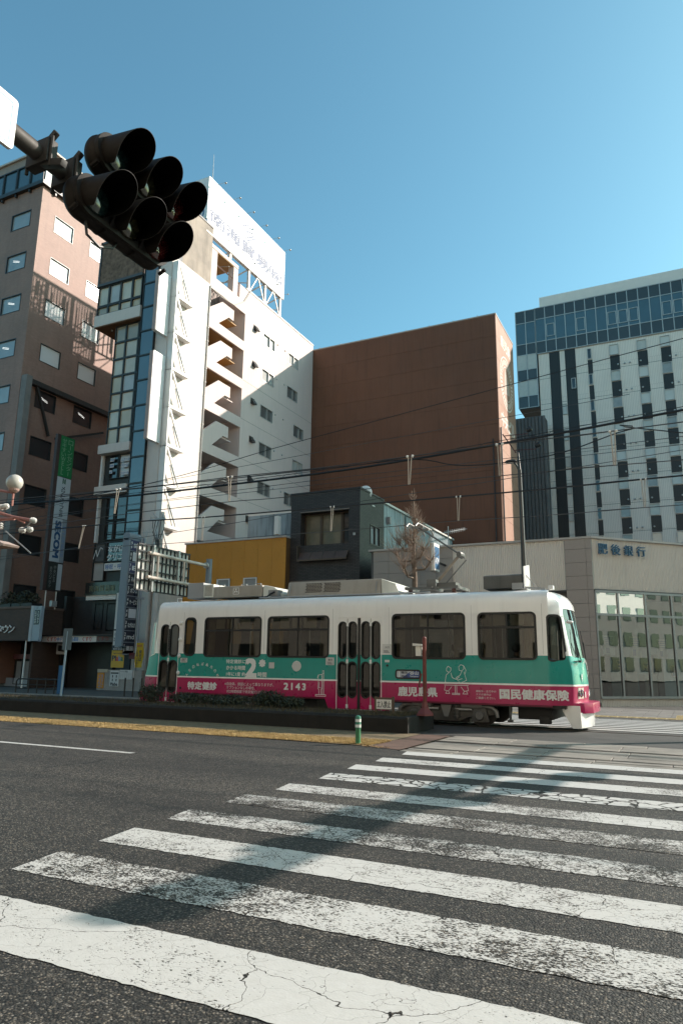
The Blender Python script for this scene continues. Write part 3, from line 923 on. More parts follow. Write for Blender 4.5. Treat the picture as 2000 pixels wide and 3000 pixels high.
# front: rough stone panel, bay windows, curtain wall
STONEP = mat('rough_stone_panel', (.16,.105,.075), .9, var=.5, vs=3.5, bmp=1.0, bs=7)
b = MB(); b.box((-35.25,32.92,27.25),(-31.4,33.1,30.35)); b.build('stone_panel', STONEP, T)
b = MB(); b.box((-35.4,32.85,27.05),(-31.36,33.6,27.24)); b.box((-35.4,32.86,27.24),(-35.27,33.6,30.5)); b.box((-35.4,32.86,30.36),(-31.36,33.6,30.52)); b.build('panel_frame', mat('dark_slate_frame', (.06,.065,.07), .5), T)
PB = [glass_opaque('beige_pane_%s' % n, c, .06, .3) for n, c in (('light',(.52,.46,.36)),('warm',(.46,.37,.24)),('grey',(.42,.42,.40)),('dim',(.30,.26,.19)))]
FRB = mat('bronze_frame', (.022,.020,.018), .45, var=.2)
cols = [-35.35,-34.35,-33.3,-32.25,-31.4]
for i in range(4):
    window(T, (cols[i],33.0,25.55), X_, Z_, cols[i+1]-cols[i], 1.5, PB[(0,2,0,1)[i]], FRB, .07, .03, .1)
    window(T, (cols[i],33.0,24.85), X_, Z_, cols[i+1]-cols[i], .68, PB[(3,1,0,1)[i]], FRB, .07, .03, .1)
b = MB(); b.box((-35.4,33.13,24.85),(-35.3,34.2,27.05)); b.box((-35.3,33.2,24.85),(-31.4,34.2,27.05)); b.build('bay_side', FRB, T)
b = MB(); b.box((-35.42,32.9,24.02),(-31.34,34.2,24.84)); b.build('bay_apron', CREAMT, T)
b = MB(); b.box((-35.38,32.95,23.96),(-31.36,37,24.018)); b.build('bay_soffit', mat('timber_soffit', (.16,.075,.03), .6, var=.2), T)
sm = MB(); sm.lathe([(.05,0),(.07,-.1),(.04,-.12)], (0,0,0), (0,0,1), 8); sm = sm.mesh('downlight', STEEL)
for i in range(3): inst('downlight', sm, (-34.4+i*1.1,33.6,23.96), T)
YF = 33.35
b = MB(); b.box((-33.85,YF+.12,-.2),(-31.3,37,23.96)); b.build('front_core', FRB, T)
xc = [-33.78,-32.82,-31.72,-31.36]
rs = [15.32+i*1.232 for i in range(8)]
for i in range(3):
    for j in range(7):
        k = random.choice((0,1,1,2,1,0)) if j < 6 else 3
        window(T, (xc[i],YF,rs[j]), X_, Z_, xc[i+1]-xc[i], 1.232, PB[k], FRB, .06, .03, .08)
for z0, z1, xl_ in ((14.72,15.3,-34.0),(11.95,12.5,-34.02)):
    b = MB(); b.box((xl_,32.9,z0),(-31.34,YF+.2,z1)); b.build('ledge', CREAMT, T)
for z0, z1 in ((13.05,14.65),(10.3,11.9),(9.0,10.25)):
    window(T, (-33.3,YF,z0), X_, Z_, .75, z1-z0, PANE_DARK, FRB, .05); window(T, (-32.5,YF,z0), X_, Z_, 1.1, z1-z0, PB[2] if z0 > 13 else PANE_DARK, FRB, .05)
b = MB(); b.box((-34.0,YF-.1,8.9),(-33.85,37,14.7)); b.build('side_trim', PALE, T)
b = MB(); b.box((-34.1,33.12,5.2),(-31.4,YF+.1,5.5)); b.build('sill_trim', PALE, T)
POST = mat('paper_white', (.55,.56,.56), .7)
for x, z, w, h in ((-33.2,14.2,.35,.25),(-33.2,13.8,.35,.25),(-33.2,13.4,.25,.22),(-32.3,14.1,.8,.3),(-32.2,13.7,.55,.3),(-32.2,13.2,.7,.25)):
    b = MB(); b.box((x,YF-.075,z),(x+w,YF-.07,z+h)); p = b.build('notice', POST, T)
    lettering('スクール' if w > .5 else '英語', (x+.04,YF-.075,z+.06), X_, Z_, w-.08, h-.12, BLUEINK, p)
# lower front floors
window(T, (-34.0,YF,6.4), X_, Z_, 1.0, 1.25, PB[2], FRB, .05); window(T, (-34.0,YF,7.65), X_, Z_, .95, 1.2, glass_opaque('clinic_glass', (.10,.11,.11)), FRB, .05)
window(T, (-33.0,YF,7.6), X_, Z_, 1.6, 1.3, PANE_DARK, FRB, .05)
lettering('ながは', (-32.75,YF,8.22), X_, Z_, 1.3, .42, LET, T, bold=.02, off=.05)
lettering('クリニ', (-32.8,YF,7.68), X_, Z_, 1.3, .42, LET, T, bold=.02, off=.05)
line([[(0,.0),(.18,.55),(.32,.12),(.55,.72),(.72,.6)]], (-33.95,YF,7.85), X_, Z_, .05, LET, T, off=.05)
b = MB(); b.prism(rrect(-32.9,7.02,-31.42,7.5,.06), 1, YF-.12, YF-.05); p = b.build('sign_board', PALE, T)
lettering('睡眠・呼', (-32.8,YF-.12,7.1), X_, Z_, 1.3, .32, BLUEINK, p)
b = MB(); b.box((-34.15,33.05,5.5),(-31.35,YF,6.3)); p = b.build('name_plate', mat('dark_marble', (.02,.019,.018), .2), T)
chars('南海貿易㈱', (-33.8,33.05,5.72), X_, Z_, 2.1, .38, mat('old_gold', (.20,.17,.11), .4, .6), p, .15, .02, .005)
b = MB(); b.box((-35.9,33.6,-.2),(-31.3,33.9,5.5)); b.build('shop_back_wall', mat('shop_dark', (.025,.023,.022), .6), T)
for i, (x0, x1, z0, z1) in enumerate(((-33.6,-32.9,3.4,5.0),(-32.6,-31.8,3.3,5.0))):
    window(T, (x0,33.5,z0), X_, Z_, x1-x0, z1-z0, PANE_DARK, FRB, .06)
b = MB(); b.box((-35.7,33.0,2.6),(-31.3,33.58,3.1)); b.build('shop_lintel', mat('lintel_brown', (.07,.05,.04), .7), T)
b = MB(); b.box((-31.45,32.95,-.2),(-31.3,33.5,5.5)); b.box((-35.75,32.95,-.2),(-35.55,33.5,5.5)); b.build('shop_pier', FRB, T)
# blue glass shaft
SHG = glass_opaque('shaft_glass', (.045,.085,.11), .03, .8, .2)
for i in range(13):
    z = 5.5+i*1.74
    f = window(T, (-31.27,33.0,z), X_, Z_, 1.2, 1.74, SHG, FRB, .05, .02, .06)
    b = MB(); b.box((-30.85,33.045,z+.12),(-30.72,33.05,z+1.6)); b.build('lift_guide', mat('lift_grey', (.12,.17,.20), .6), f)
    window(T, (-30.06,33.05,z), Y_, Z_, 1.6, 1.74, SHG, FRB, .05, .02, .06)
b = MB(); b.box((-31.2,33.12,-.2),(-30.12,35,28.1)); b.build('shaft_core', mat('shaft_core', (.03,.04,.05), .6), T)
# blank white sign boards on the corner, and the steel brackets that hold them
BRK = mat('white_steel', (.66,.65,.62), .45, var=.05, streak=.15)
SEAM = mat('board_edge', (.36,.27,.24), .6)
for z0, z1 in ((22.15,26.4),(14.9,20.75)):
    o = thing('sign_board', (-29.2,32.6,z0), ('upper' if z0 > 20 else 'lower')+' blank white sign board standing off the corner of the cream tower', 'sign', 'blank sign boards on the tower corner')
    b = MB(); b.box((-29.34,32.0,z0),(-29.04,33.12,z1)); b.build('board', WHITE, o, bevel=.01)
    b = MB(); b.box((-29.33,31.96,z0+.02),(-29.06,31.998,z1-.02)); b.build('edge_strip', SEAM, o)
    b = MB(); b.box((-29.045,32.02,z0+(z1-z0)*.5),(-29.036,33.1,z0+(z1-z0)*.5+.015)); b.build('seam', SEAM, o)
for k in range(8):
    z = 27.62-2.57*k
    o = thing('sign_bracket', (XC,34.1,z-2.6), 'white triangular steel sign bracket, number %s down the cream tower corner' % ('one two three four five six seven eight'.split()[k]), 'bracket', 'white steel brackets on the tower corner')
    b = MB(); b.box((XC+.03,33.22,z-2.42),(XC+.50,33.33,z)); b.build('upright', BRK, o)
    b = MB(); b.box((XC+.03,33.22,z-2.62),(XC+.52,35.0,z-2.425)); b.build('beam', BRK, o)
    b = MB(); b.bar((XC+.42,33.42,z-.05),(XC+.42,34.78,z-2.42),.10,.12); b.build('diagonal', BRK, o)
    b = MB(); b.bar((XC+.36,33.92,z-1.1),(XC+.36,34.52,z-2.42),.09,.10); b.build('diagonal', BRK, o)
# ------------------------------------------------------------------ rooftop billboard
BB = thing('rooftop_billboard', (-32,42,30.1), 'white rooftop billboard with pale blue characters standing on the cream tower', 'billboard')
PALEBLUE = mat('faded_blue_letter', (.075,.10,.18), .6, var=.05)
n = 40
for i in range(n):
    y = 36.62+i*(10.75/n); w = 10.75/n
    b = MB()
    b.prism([(XC,y),(XC,y+w*.70),(XC-.05,y+w*.70-.047),(XC-.05,y-.047)], 2, 32.12, 36.4)
    b.build('slat', WHITE, BB)
b = MB()
for z in (32.0,36.4): b.box((XC-.14,36.55,z),(XC+.015,47.42,z+.09))
b.box((XC-.1,47.38,32),(XC+.015,47.46,36.49))
b.build('edge_frame', PALE, BB)
b = MB(); b.box((-33.2,36.52,33.0),(XC+.0,36.6,36.45)); b.build('front_panel', WHITE, BB)
chars('南海貿易', (XC,36.85,33.05), Y_, Z_, 8.0, 1.0, PALEBLUE, BB, .08, 0, .028, .006)
lettering('㈱', (XC,45.0,33.0), Y_, Z_, 2.05, 1.05, PALEBLUE, BB, 'letter', .02, off=.006)
line([[(0,0.1),(.55,-.9),(1.75,-.1),(1.2,.9),(0,.1)],[(.35,.1),(.75,-.55),(1.4,-.1),(1.05,.5),(.35,.1)],[(.55,-.1),(1.1,.1)]], (XC,41.05,35.1), Y_, Z_, .13, PALEBLUE, BB, 'emblem', .006)
lettering('N.T.C', (XC,41.0,34.0), Y_, Z_, 1.7, .3, PALEBLUE, BB, bold=.0, off=.006)
lettering('株)', (-30.5,36.52,33.2), X_, Z_, 1.1, .95, mat('blue_letter', (.09,.17,.32), .6), BB, 'letter', .02)
SF = mat('sign_frame_steel', (.52,.49,.45), .5, .2, var=.15)
b = MB()
for i in range(22): b.box((-33.9,37.0+i*.48,29.6),(-33.85,37.09+i*.48,32.2))
b.build('back_sheet', mat('rear_sheet', (.30,.29,.28), .6, .2), BB, kind='stuff')
for y in (37.3,39.7,42.3,44.7,47.1):
    for x in (XC-.15,-33.8):
        b = MB(); b.box((x-.09,y-.09,30.1 if y > 41 else 31.45),(x+.09,y+.09,36.2 if x > -31 else 32.5)); b.build('post', SF, BB)
for y0, y1 in ((42.4,43.5),(43.6,44.6),(44.8,45.85),(45.95,47.0)):
    up = y0 in (42.4,44.8)
    b = MB(); b.bar((XC-.1,y0,30.2 if up else 32),(XC-.1,y1,32 if up else 30.2),.08); b.build('diagonal', SF, BB)
for y in (39.7,42.3,44.7,47.1):
    b = MB(); b.bar((XC-.15,y,32.1),(-33.8,y,30.9),.08); b.bar((XC-.15,y,30.9),(-33.8,y,32.1),.06); b.build('cross_brace', SF, BB)
for z in (32.0,34.1,36.2):
    b = MB(); b.bar((-33.8,36.7,z-2.4),(-33.8,47.3,z-2.4),.1) if z < 33 else None; b.bar((XC-.2,36.7,z),(XC-.2,47.3,z),.08); b.build('rail', SF, BB)
lm = None
def lamp(y, z, s):
    o = thing('billboard_lamp', (XC,y,z), ('upper' if s > 0 else 'lower')+' edge floodlight on a thin arm, rooftop billboard', 'floodlight', 'floodlights on the rooftop billboard arms')
    b = MB(); b.tube([(XC,y,z),(XC+.8,y+.2,z+.2*s)], .013, 6); b.build('arm', STEEL, o)
    b = MB(); b.lathe([(.02,0),(.07,-.04),(.09,-.11),(.07,-.14)] if s > 0 else [(.02,0),(.06,.04),(.07,.10)], (XC+.8,y+.2,z+.2*s), (-.5,0,1), 10); b.build('lamp_head', STEEL, o)
words_ = 'first second third fourth fifth sixth'.split()
for i in range(6):
    lamp(37.2+i*1.9, 36.1, 1); COL.objects['billboard_lamp' if i == 0 else 'billboard_lamp.%03d' % (2*i)]['label'] = words_[i]+' upper floodlight from the near end of the rooftop billboard'
    lamp(38.1+i*1.72, 32.2, -1); COL.objects['billboard_lamp.%03d' % (2*i+1)]['label'] = words_[i]+' lower floodlight from the near end of the rooftop billboard'
b = MB(); b.tube([(-31,39.3,33),(-31,39.3,38.6),(-31,39.3,41.0)], [.05,.035,.012], 6)
b.build('lightning_rod', STEEL, None, 'thin upright metal rod rising behind the rooftop billboard', 'rod')
b = MB(); b.tube([(-33.5,36.6,36.4),(-34.4,36.1,38.3)], .025, 5); b.lathe([(.04,0),(.12,-.06),(.1,-.2)], (-34.4,36.1,38.3), (0,0,1), 8)
b.build('billboard_lamp', STEEL, None, 'floodlight on a slanting arm at the front corner of the rooftop billboard', 'floodlight', 'floodlights on the rooftop billboard arms')

# ------------------------------------------------------------------ brown panel-clad block in the middle
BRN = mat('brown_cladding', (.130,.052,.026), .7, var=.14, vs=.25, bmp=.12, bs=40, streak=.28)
XD, YD, ZD = -12.28, 53.0, 29.7
Dk = thing('clad_building', (-21,60,-.2), 'big windowless brown panel-clad block in the middle of the row', 'building')
b = MB(); b.box((-34,YD+.04,-.2),(XD-.04,YD+6.2,ZD-.05)); b.build('core', mat('brown_joint', (.08,.032,.016), .9), Dk)
pw, ph = 1.03, 1.88
pm = MB(); pm.box((-pw/2+.0025,-.04,-ph/2+.008),(pw/2-.0025,0,ph/2-.008)); pm = pm.mesh('cladding_panel', BRN)
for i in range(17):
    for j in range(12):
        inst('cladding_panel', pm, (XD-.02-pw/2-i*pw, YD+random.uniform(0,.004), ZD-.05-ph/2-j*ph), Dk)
pw2 = 1.035
pm2 = MB(); pm2.box((-.04,-pw2/2+.006,-ph/2+.009),(0,pw2/2-.006,ph/2-.009)); pm2 = pm2.mesh('cladding_panel', mat('brown_cladding_sunlit', (.36,.19,.125), .7, var=.05, vs=.25))  # lighter copy of the brown cladding for the sunlit side
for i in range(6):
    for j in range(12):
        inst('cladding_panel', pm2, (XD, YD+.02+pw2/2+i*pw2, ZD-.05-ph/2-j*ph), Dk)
b = MB(); b.box((-34,YD-.03,ZD-.05),(XD+.03,YD+6.25,ZD+.06)); b.build('roof_trim', mat('trim_pale', (.34,.27,.22), .5), Dk)
WL = mat('cream_print', (.66,.58,.50), .7)
chars('鹿児島', (XD,54.5,27.6), Y_, Z_, 3.4, 1.0, WL, Dk, .12, 0, .02, .006)
chars('中央ビル', (XD,53.85,20.5), Y_, Z_, 4.7, 1.15, WL, Dk, .12, 0, .02, .006)
b = MB()
cz, cyy = 24.7, 56.2
def arc(r0, r1, n=48, a0=0, a1=2*pi, sy=1.0):
    for i in range(n):
        t0, t1 = a0+(a1-a0)*i/n, a0+(a1-a0)*(i+1)/n
        b.face([(XD+.006, cyy+sy*r*cos(t), cz+r*sin(t)) for r, t in ((r0,t0),(r1,t0),(r1,t1),(r0,t1))])
arc(2.25, 2.36); arc(1.45, 1.52)
for i in range(36):
    t = 2*pi*i/36; arc(1.65, 2.1, 2, t, t+.09)
for i in range(7): b.face([(XD+.006, cyy+dy, cz+dz) for dy, dz in ((-.9+i*.28,-1.1+i*.06),(-.78+i*.28,-1.1+i*.06),(-.35+i*.2,1.2-i*.16),(-.47+i*.2,1.2-i*.16))])
b.build('emblem', WL, Dk, merge=False, recalc=False)
b = MB(); b.cyl((XD+.08,YD+.25,0),(XD+.08,YD+.25,20),.06,8); b.build('downpipe', DARK, Dk)
b = MB(); b.cyl((XD-.5,YD-.12,0),(XD-.5,YD-.12,19.0),.05,8); b.build('downpipe', DARK, Dk)
for i in range(8):
    b = MB(); b.cyl((XD-1.5-i*2.1,YD+.1,ZD+.06),(XD-1.5-i*2.1,YD+.1,ZD+.22),.03,6); b.build('roof_anchor', STEEL, Dk)

# ------------------------------------------------------------------ hotel-like block at right
k_ = 1.245; YE = 60*k_
ex = lambda x: x*k_
ez = lambda z: 1.4+(z-1.4)*k_
E = thing('slab_tower', (-3,YE+8,-.2), 'grey striped tower with black window strips and a glazed crown at right', 'building')
EW = brick('grey_strip_tile', (.84,.76,.68), (.81,.73,.65), (.62,.55,.49), .16, 3.0, .018, .35, .65, var=.06)
EB = brick('black_strip_tile', (.020,.019,.019), (.017,.016,.016), (.008,.008,.008), .16, 3.0, .016, .35, .45, var=.1)
SPAN = glass_opaque('spandrel_glass', (.030,.036,.036), .08, .3, .12)
VIS = glass_opaque('crown_glass', (.03,.075,.10), .02, .9, .3)
EFR = mat('crown_frame', (.42,.42,.41), .45, .4)
WBL = glass_opaque('hotel_blind_glass', (.62,.60,.55), .05, .3, .06)
WCU = glass_opaque('hotel_curtain_glass', (.52,.51,.46), .05, .3, .12, 3)
b = MB(); b.box((ex(-10.24),YE+.1,-.2),(7.0,YE+16,ez(28.7))); b.build('wall', EW, E)
b = MB(); b.box((ex(-10.07),YE+1.2,ez(32.5)),(6.6,YE+14,ez(34.62))); b.build('roof_screen', mat('roof_screen', (.78,.72,.67), .6, var=.04), E)
b = MB(); b.box((ex(-12.05),YE+.06,ez(23.82)),(ex(-10.30),YE+13,ez(33.05))); b.build('side_bay', mat('side_bay_dark', (.03,.03,.03), .5), E)
b = MB(); b.box((ex(-12.05),YE,ez(23.70)),(ex(-10.30),YE+13,ez(23.81))); b.build('bay_soffit', BLACK, E)
b = MB(); b.box((ex(-10.30),YE+.06,ez(28.72)),(7.2,YE+14,ez(33.10))); b.build('crown_core', mat('crown_core', (.02,.022,.024), .5), E)
rows_ = [(32.02,33.12,SPAN),(29.86,32.02,VIS),(28.72,29.86,SPAN)]
cw = .857
panes = {}
def panel(w, h, m):
    key = (round(w,2), round(h,2), m.name)
    if key not in panes:
        bb = MB(); bb.box((-w/2,0,-h/2),(w/2,.05,h/2)); panes[key] = bb.mesh('pane', m)
    return panes[key]
nc = 19
for i in range(nc):
    x = -10.35+i*cw
    for z0, z1, m in rows_:
        inst('pane', panel(cw*k_-.09, (z1-z0)*k_-.09, m), (ex(x+cw/2), YE+.0, ez((z0+z1)/2)), E)
for i in range(nc+1):
    b = MB(); b.box((ex(-10.35+i*cw)-.045,YE-.05,ez(28.7)),(ex(-10.35+i*cw)+.045,YE+.05,ez(33.14))); b.build('mullion', EFR, E)
b = MB()
for z in (28.72,29.86,32.02,33.12): b.box((ex(-10.38),YE-.045,ez(z)-.04),(ex(-10.35+nc*cw),YE+.04,ez(z)+.04))
b.build('transom', EFR, E, kind='stuff')
for i in (1,4,7,8,9,12,13):
    o = ez(30.2); x = ex(-10.35+i*cw)+.09
    b = MB(); b.ring([(x,o),(x+cw*k_-.18,o),(x+cw*k_-.18,o+1.5),(x,o+1.5)], [(x+.07,o+.07),(x+cw*k_-.25,o+.07),(x+cw*k_-.25,o+1.43),(x+.07,o+1.43)], 1, YE-.06, YE)
    b.build('opening_sash', EFR, E)
lz = [33.09,31.9,29.85,28.8,27.4,26.35,24.9,23.82]
lmts = [SPAN,VIS,SPAN,WCU,SPAN,WCU,SPAN]
for i in range(2):
    x = -12.09+i*.87
    for j in range(7):
        inst('pane', panel(.87*k_-.09, (lz[j]-lz[j+1])*k_-.08, lmts[j]), (ex(x+.435), YE, ez((lz[j]+lz[j+1])/2)), E)
b = MB()
for x in (-12.09,-11.22,-10.38): b.box((ex(x)-.045,YE-.05,ez(23.8)),(ex(x)+.045,YE+.05,ez(33.1)))
for z in lz: b.box((ex(-12.1),YE-.045,ez(z)-.04),(ex(-10.36),YE+.04,ez(z)+.04))
b.build('bay_frame', EFR, E)
HFR = mat('hotel_frame', (.46,.45,.43), .5, .3)
WDM = glass_opaque('hotel_dim_glass', (.30,.31,.30), .05, .3, .3, 2)
def strip(x0, x1, z0, z1):
    b = MB(); b.box((ex(x0),YE+.07,ez(z0)),(ex(x1),YE+.3,ez(z1))); return b.build('black_panel', EB, E)
strip(-9.30,-8.42,3,28.66); strip(-7.98,-7.10,3,28.66)
hz = [28.40-2.345*i for i in range(10)]
for i, z in enumerate(hz):
    z = z+.0
    if i in (2,3,4,5,6,7): window(E, (ex(-8.39),YE+.03,ez(z)-1.2), X_, Z_, .46, 1.2, WBL, HFR, .06, .05, .06)
    if i == 1: window(E, (ex(-7.55),YE-.0,ez(25.93)-1.2), X_, Z_, .46, 1.2, PANE_DARK, HFR, .06, .05, .06)
    window(E, (ex(-6.12),YE+.03,ez(z)-1.2), X_, Z_, .42, 1.2, PANE_DARK, HFR, .06, .05, .06)
    strip(-6.12,-5.74,z-2.30,z-1.03)
    for x in (-4.34,-2.17,-.39,1.78,3.6):
        window(E, (ex(x),YE+.03,ez(z)-1.18), X_, Z_, .92, 1.18, random.choice((WBL,WBL,WCU,WDM)), HFR, .06, .05, .06)
        strip(x+.02,x+.78,z-2.30,z-.99)
    b = MB(); b.box((ex(-10.2),YE+.092,ez(z)+.28),(6.9,YE+.0985,ez(z)+.31)); b.build('floor_joint', DARK, E)
vm = MB(); vm.lathe([(.10,0),(.10,-.05),(.05,-.09)], (0,0,0), (0,1,0), 10); vm = vm.mesh('vent_cap', STEEL)
for i, z in enumerate(hz[:9]):
    for x in (-3.72,-3.2,-2.8,-1.95,.25,.72): inst('vent_cap', vm, (ex(x), YE+.06, ez(z-1.85)), E)
# dark corrugated wall between the brown block and the tower
b = MB()
x = -18.0
while x < -12.0:
    b.prism([(x,72.05),(x+.10,71.93),(x+.26,71.93),(x+.36,72.05)], 2, -.2, 27.2); x += .36
b.box((-18,72.05,-.2),(-12.0,74,27.25))
b.build('corrugated_building', mat('dark_corrugated', (.13,.12,.115), .6, var=.12), None, 'dark corrugated building squeezed between the brown block and the striped tower', 'building')
# ------------------------------------------------------------------ bank with chamfered corner
F = thing('bank_building', (-6,36,-.2), 'low grey corrugated bank with stone corner pier and tall shop windows at right', 'building')
SID = mat('grey_siding', (.66,.61,.55), .5, .1, var=.06, vs=.4)
GRAN = mat('granite', (.30,.26,.235), .5, var=.16, vs=40, bmp=.05)
GRAN2 = mat('granite_wall', (.30,.265,.235), .6, var=.16, vs=35, bmp=.05)
CP = Vector((-3.74,33,0)); CD = Vector((.72,.694,0)).normalized(); CN = Vector((CD.y,-CD.x,0))
def siding(o, u, n, w, z0, z1, p=.085, name='corrugated_siding'):
    b = MB(); o, u, n = Vector(o), Vector(u), Vector(n)
    k = int(w/p)
    for i in range(k):
        a = o+u*(i*w/k); q = w/k
        c = [a, a+u*q*.25-n*.03, a+u*q*.6-n*.03, a+u*q*.85]
        c.append(a+u*q)
        for s, t in zip(c, c[1:]):
            b.face([(s.x,s.y,z0),(t.x,t.y,z0),(t.x,t.y,z1),(s.x,s.y,z1)])
    return b.build(name, SID, F)
siding((-10.15,33.03,0), X_, -Y_, 5.25, 4.85, 7.15)
siding(CP+CD*.06-CN*.03, CD, CN, 11, 4.88, 7.15)
siding(CP+CD*.06-CN*.02, CD, CN, 11, -.2, .16)
b = MB(); b.box((-14.5,33.1,-.2),(-4.9,44,7.1)); b.build('core', mat('bank_core', (.10,.095,.09), .7), F)
b = MB(); b.prism([(-4.95,33.2),(-3.74,33.2),(5,41.6),(5,45),(-4.95,45)], 2, 4.85, 7.1); b.build('core', MATS['bank_core'], F)
b = MB(); b.prism([(-14.6,32.93),(-3.70,32.93),(6,42.28),(6,46),(-14.6,46)], 2, 7.15, 7.24); b.build('roof_trim', mat('bank_trim', (.40,.37,.34), .5), F)
b = MB(); b.box((-10.15,32.98,4.74),(-4.9,33.3,4.85)); b.build('siding_foot', DARK, F)
b = MB(); b.prism([tuple((CP+CD*a+CN*n)[:2]) for a, n in ((.02,.04),(11,.04),(11,-.3),(.02,-.3))], 2, 4.77, 4.87); b.build('siding_foot', DARK, F)
# pier of granite panels
zs = [7.15]+[6.68-.61*i for i in range(12)]
for z1, z0 in zip(zs, zs[1:]):
    z0 = max(z0, -.2)
    b = MB(); b.box((-4.88,32.97,z0+.006),(-3.98,33.2,z1-.006)); b.build('granite_panel', GRAN, F)
    b = MB(); b.prism([(-3.97,32.97),(-3.73,32.97),(-3.70,33.03),(-3.97,33.2)], 2, z0+.006, z1-.006); b.build('granite_panel', GRAN, F)
# granite-clad wall left of the siding
for i in range(5):
    for j in range(4):
        b = MB(); b.box((-14.34+i*.84+.006,33.0,6.6-j*.62+.006),(-14.34+(i+1)*.84-.006,33.05,7.15 if j == 0 else 7.22-j*.62-.006)); b.build('granite_panel', GRAN2, F)
for j in range(4, 12):
    b = MB(); b.box((-14.34,33.0,6.6-j*.62+.006),(-10.15,33.05,7.22-j*.62-.006)); b.build('granite_panel', GRAN2, F)
# shop windows: panes in aluminium frames, a dim banking hall behind
BG = glass_thin('bank_glass', (.45,.52,.52), 1.7, .012, ior=1.7)
ALU = mat('shopfront_aluminium', (.26,.26,.26), .4, .6)
xs_ = [.06,1.23,2.71,4.17,5.65,7.1,8.5]
def cq(a, z, n=0): return (CP+CD*a+CN*n) + Vector((0,0,z))
for a0, a1 in zip(xs_, xs_[1:]):
    for z0, z1 in ((.26,3.72),(3.80,4.76)):
        b = MB(); b.face([cq(a0+.04,z0),cq(a1-.04,z0),cq(a1-.04,z1),cq(a0+.04,z1)]); b.build('shop_pane', BG, F)
for a in xs_:
    b = MB(); b.obox(cq(a,2.48),CD*.04,CN*.05,Z_*2.28); b.build('shop_mullion', ALU, F)
for z in (.21,3.76,4.78):
    b = MB(); b.obox(cq(4.3,z),CD*4.25,CN*.055,Z_*.05); b.build('shop_transom', ALU, F)
HALL = mat('hall_wall', (.20,.24,.24), .8)
b = MB()
b.face([cq(-.2,-.1,-3.2),cq(9,-.1,-3.2),cq(9,4.8,-3.2),cq(-.2,4.8,-3.2)]); b.face([cq(0,-.1),cq(0,-.1,-3.2),cq(0,4.8,-3.2),cq(0,4.8)])
b.face([cq(0,.1),cq(9,.1),cq(9,.1,-3.2),cq(0,.1,-3.2)])
b.build('hall_wall', HALL, F)
for a, z in ((.9,4.25),(2.2,4.3)):
    pass
for a, z0, w, h, tcol, nm in ((.35,2.0,.62,.85,(.45,.60,.62),'poster'),(1.75,1.9,.62,.95,(.40,.52,.45),'poster'),(3.25,1.9,.55,.85,(.58,.62,.64),'poster'),(4.9,1.9,.6,.9,(.5,.6,.62),'poster'),(1.0,1.45,.3,.35,(.55,.58,.6),'leaflet'),(2.4,1.35,.3,.35,(.55,.58,.6),'leaflet'),(3.9,1.1,.4,.5,(.55,.58,.6),'leaflet')):
    b = MB(); b.obox(cq(a+w/2,z0+h/2,-.06),CD*w/2,CN*.004,Z_*h/2)
    p = b.build(nm, mat('poster_%d' % int(a*100), tcol, .6), F)
    b = MB()
    for i in range(4): b.obox(cq(a+w/2,z0+h*(.88-.1*i),-.05),CD*w*(.4-.06*i),CN*.002,Z_*.018)
    b.obox(cq(a+w*.4,z0+h*.25,-.05),CD*w*.14,CN*.002,Z_*h*.14)
    b.build('print', BLUEINK, p)
for a, w, h in ((.25,.9,1.3),(1.5,.25,2.3),(2.6,.6,1.2),(3.6,.7,1.1),(4.4,.3,2.0)):
    b = MB(); b.obox(cq(a+w/2,.1+h/2,-1.6),CD*w/2,CN*.2,Z_*h/2); b.build('counter', mat('counter_%d' % int(a*10), (.30,.27,.24) if h < 2 else (.05,.045,.04), .6), F)
# bank name in raised blue characters
chars('肥後銀行', cq(.31,6.45,.03), CD, Z_, 2.55, .47, mat('bank_blue', (.035,.115,.20), .4, var=.05), F, .45, .09, .015, .03)
# blue sign blade on the bank wall
b = MB(); b.box((-10.9,31.4,5.7),(-10.5,32.95,7.25)); 
o = thing('blade_sign', (-10.6,32,5.7), 'short blue and white projecting sign behind the bare tree', 'sign')
b = MB(); b.box((-10.55,31.0,5.75),(-10.40,31.75,7.05)); b.build('case', PALE, o, bevel=.02)
b = MB(); b.box((-10.399,31.05,5.85),(-10.394,31.7,6.9)); p = b.build('face', mat('sign_blue', (.03,.12,.24), .4), o)
lettering('ATM', (-10.394,31.1,6.1), Y_, Z_, .5, .28, LET, p, off=.003)
b = MB(); b.box((-10.62,31.0,5.75),(-10.552,31.75,7.05)); b.build('back', mat('sign_cream', (.45,.36,.28), .6), o)
b = MB(); b.box((-10.56,31.75,6.2),(-10.48,33.0,6.28)); b.build('bracket', DARK, o)

# ------------------------------------------------------------------ black brick house
GB = brick('black_brick', (.050,.043,.040), (.028,.025,.024), (.010,.009,.009), .30, .082, .012, .8, .6, var=.3)
G = thing('brick_house', (-17.7,38,-.2), 'small black brick house with recessed window behind the tram', 'house')
xg0, xg1, yg = -19.87, -15.57, 34.0
b = MB(); b.wall((xg0,yg,-.2), X_, Z_, xg1-xg0, 11.06, [(.64,8.1,3.63,9.98),(.3,4.4,3.4,6.0)], .55, Y_)
b.wall((xg1,yg,-.2), Y_, Z_, 3.35, 11.06, [(1.36,8.2,2.7,9.34)], .12, -X_)
b.face([(xg0,yg,10.86),(xg1,yg,10.86),(xg1,yg+3.35,10.86),(xg0,yg+3.35,10.86)]); b.face([(xg0,yg,-.2),(xg0,yg+10,-.2),(xg0,yg+10,10.86),(xg0,yg,10.86)])
b.build('wall', GB, G)
b = MB(); b.box((xg0-.04,yg-.04,10.86),(xg1+.04,yg+3.35,10.95)); b.build('coping', DARK, G)
BRZ = mat('bronze_window', (.10,.075,.055), .4, .4)
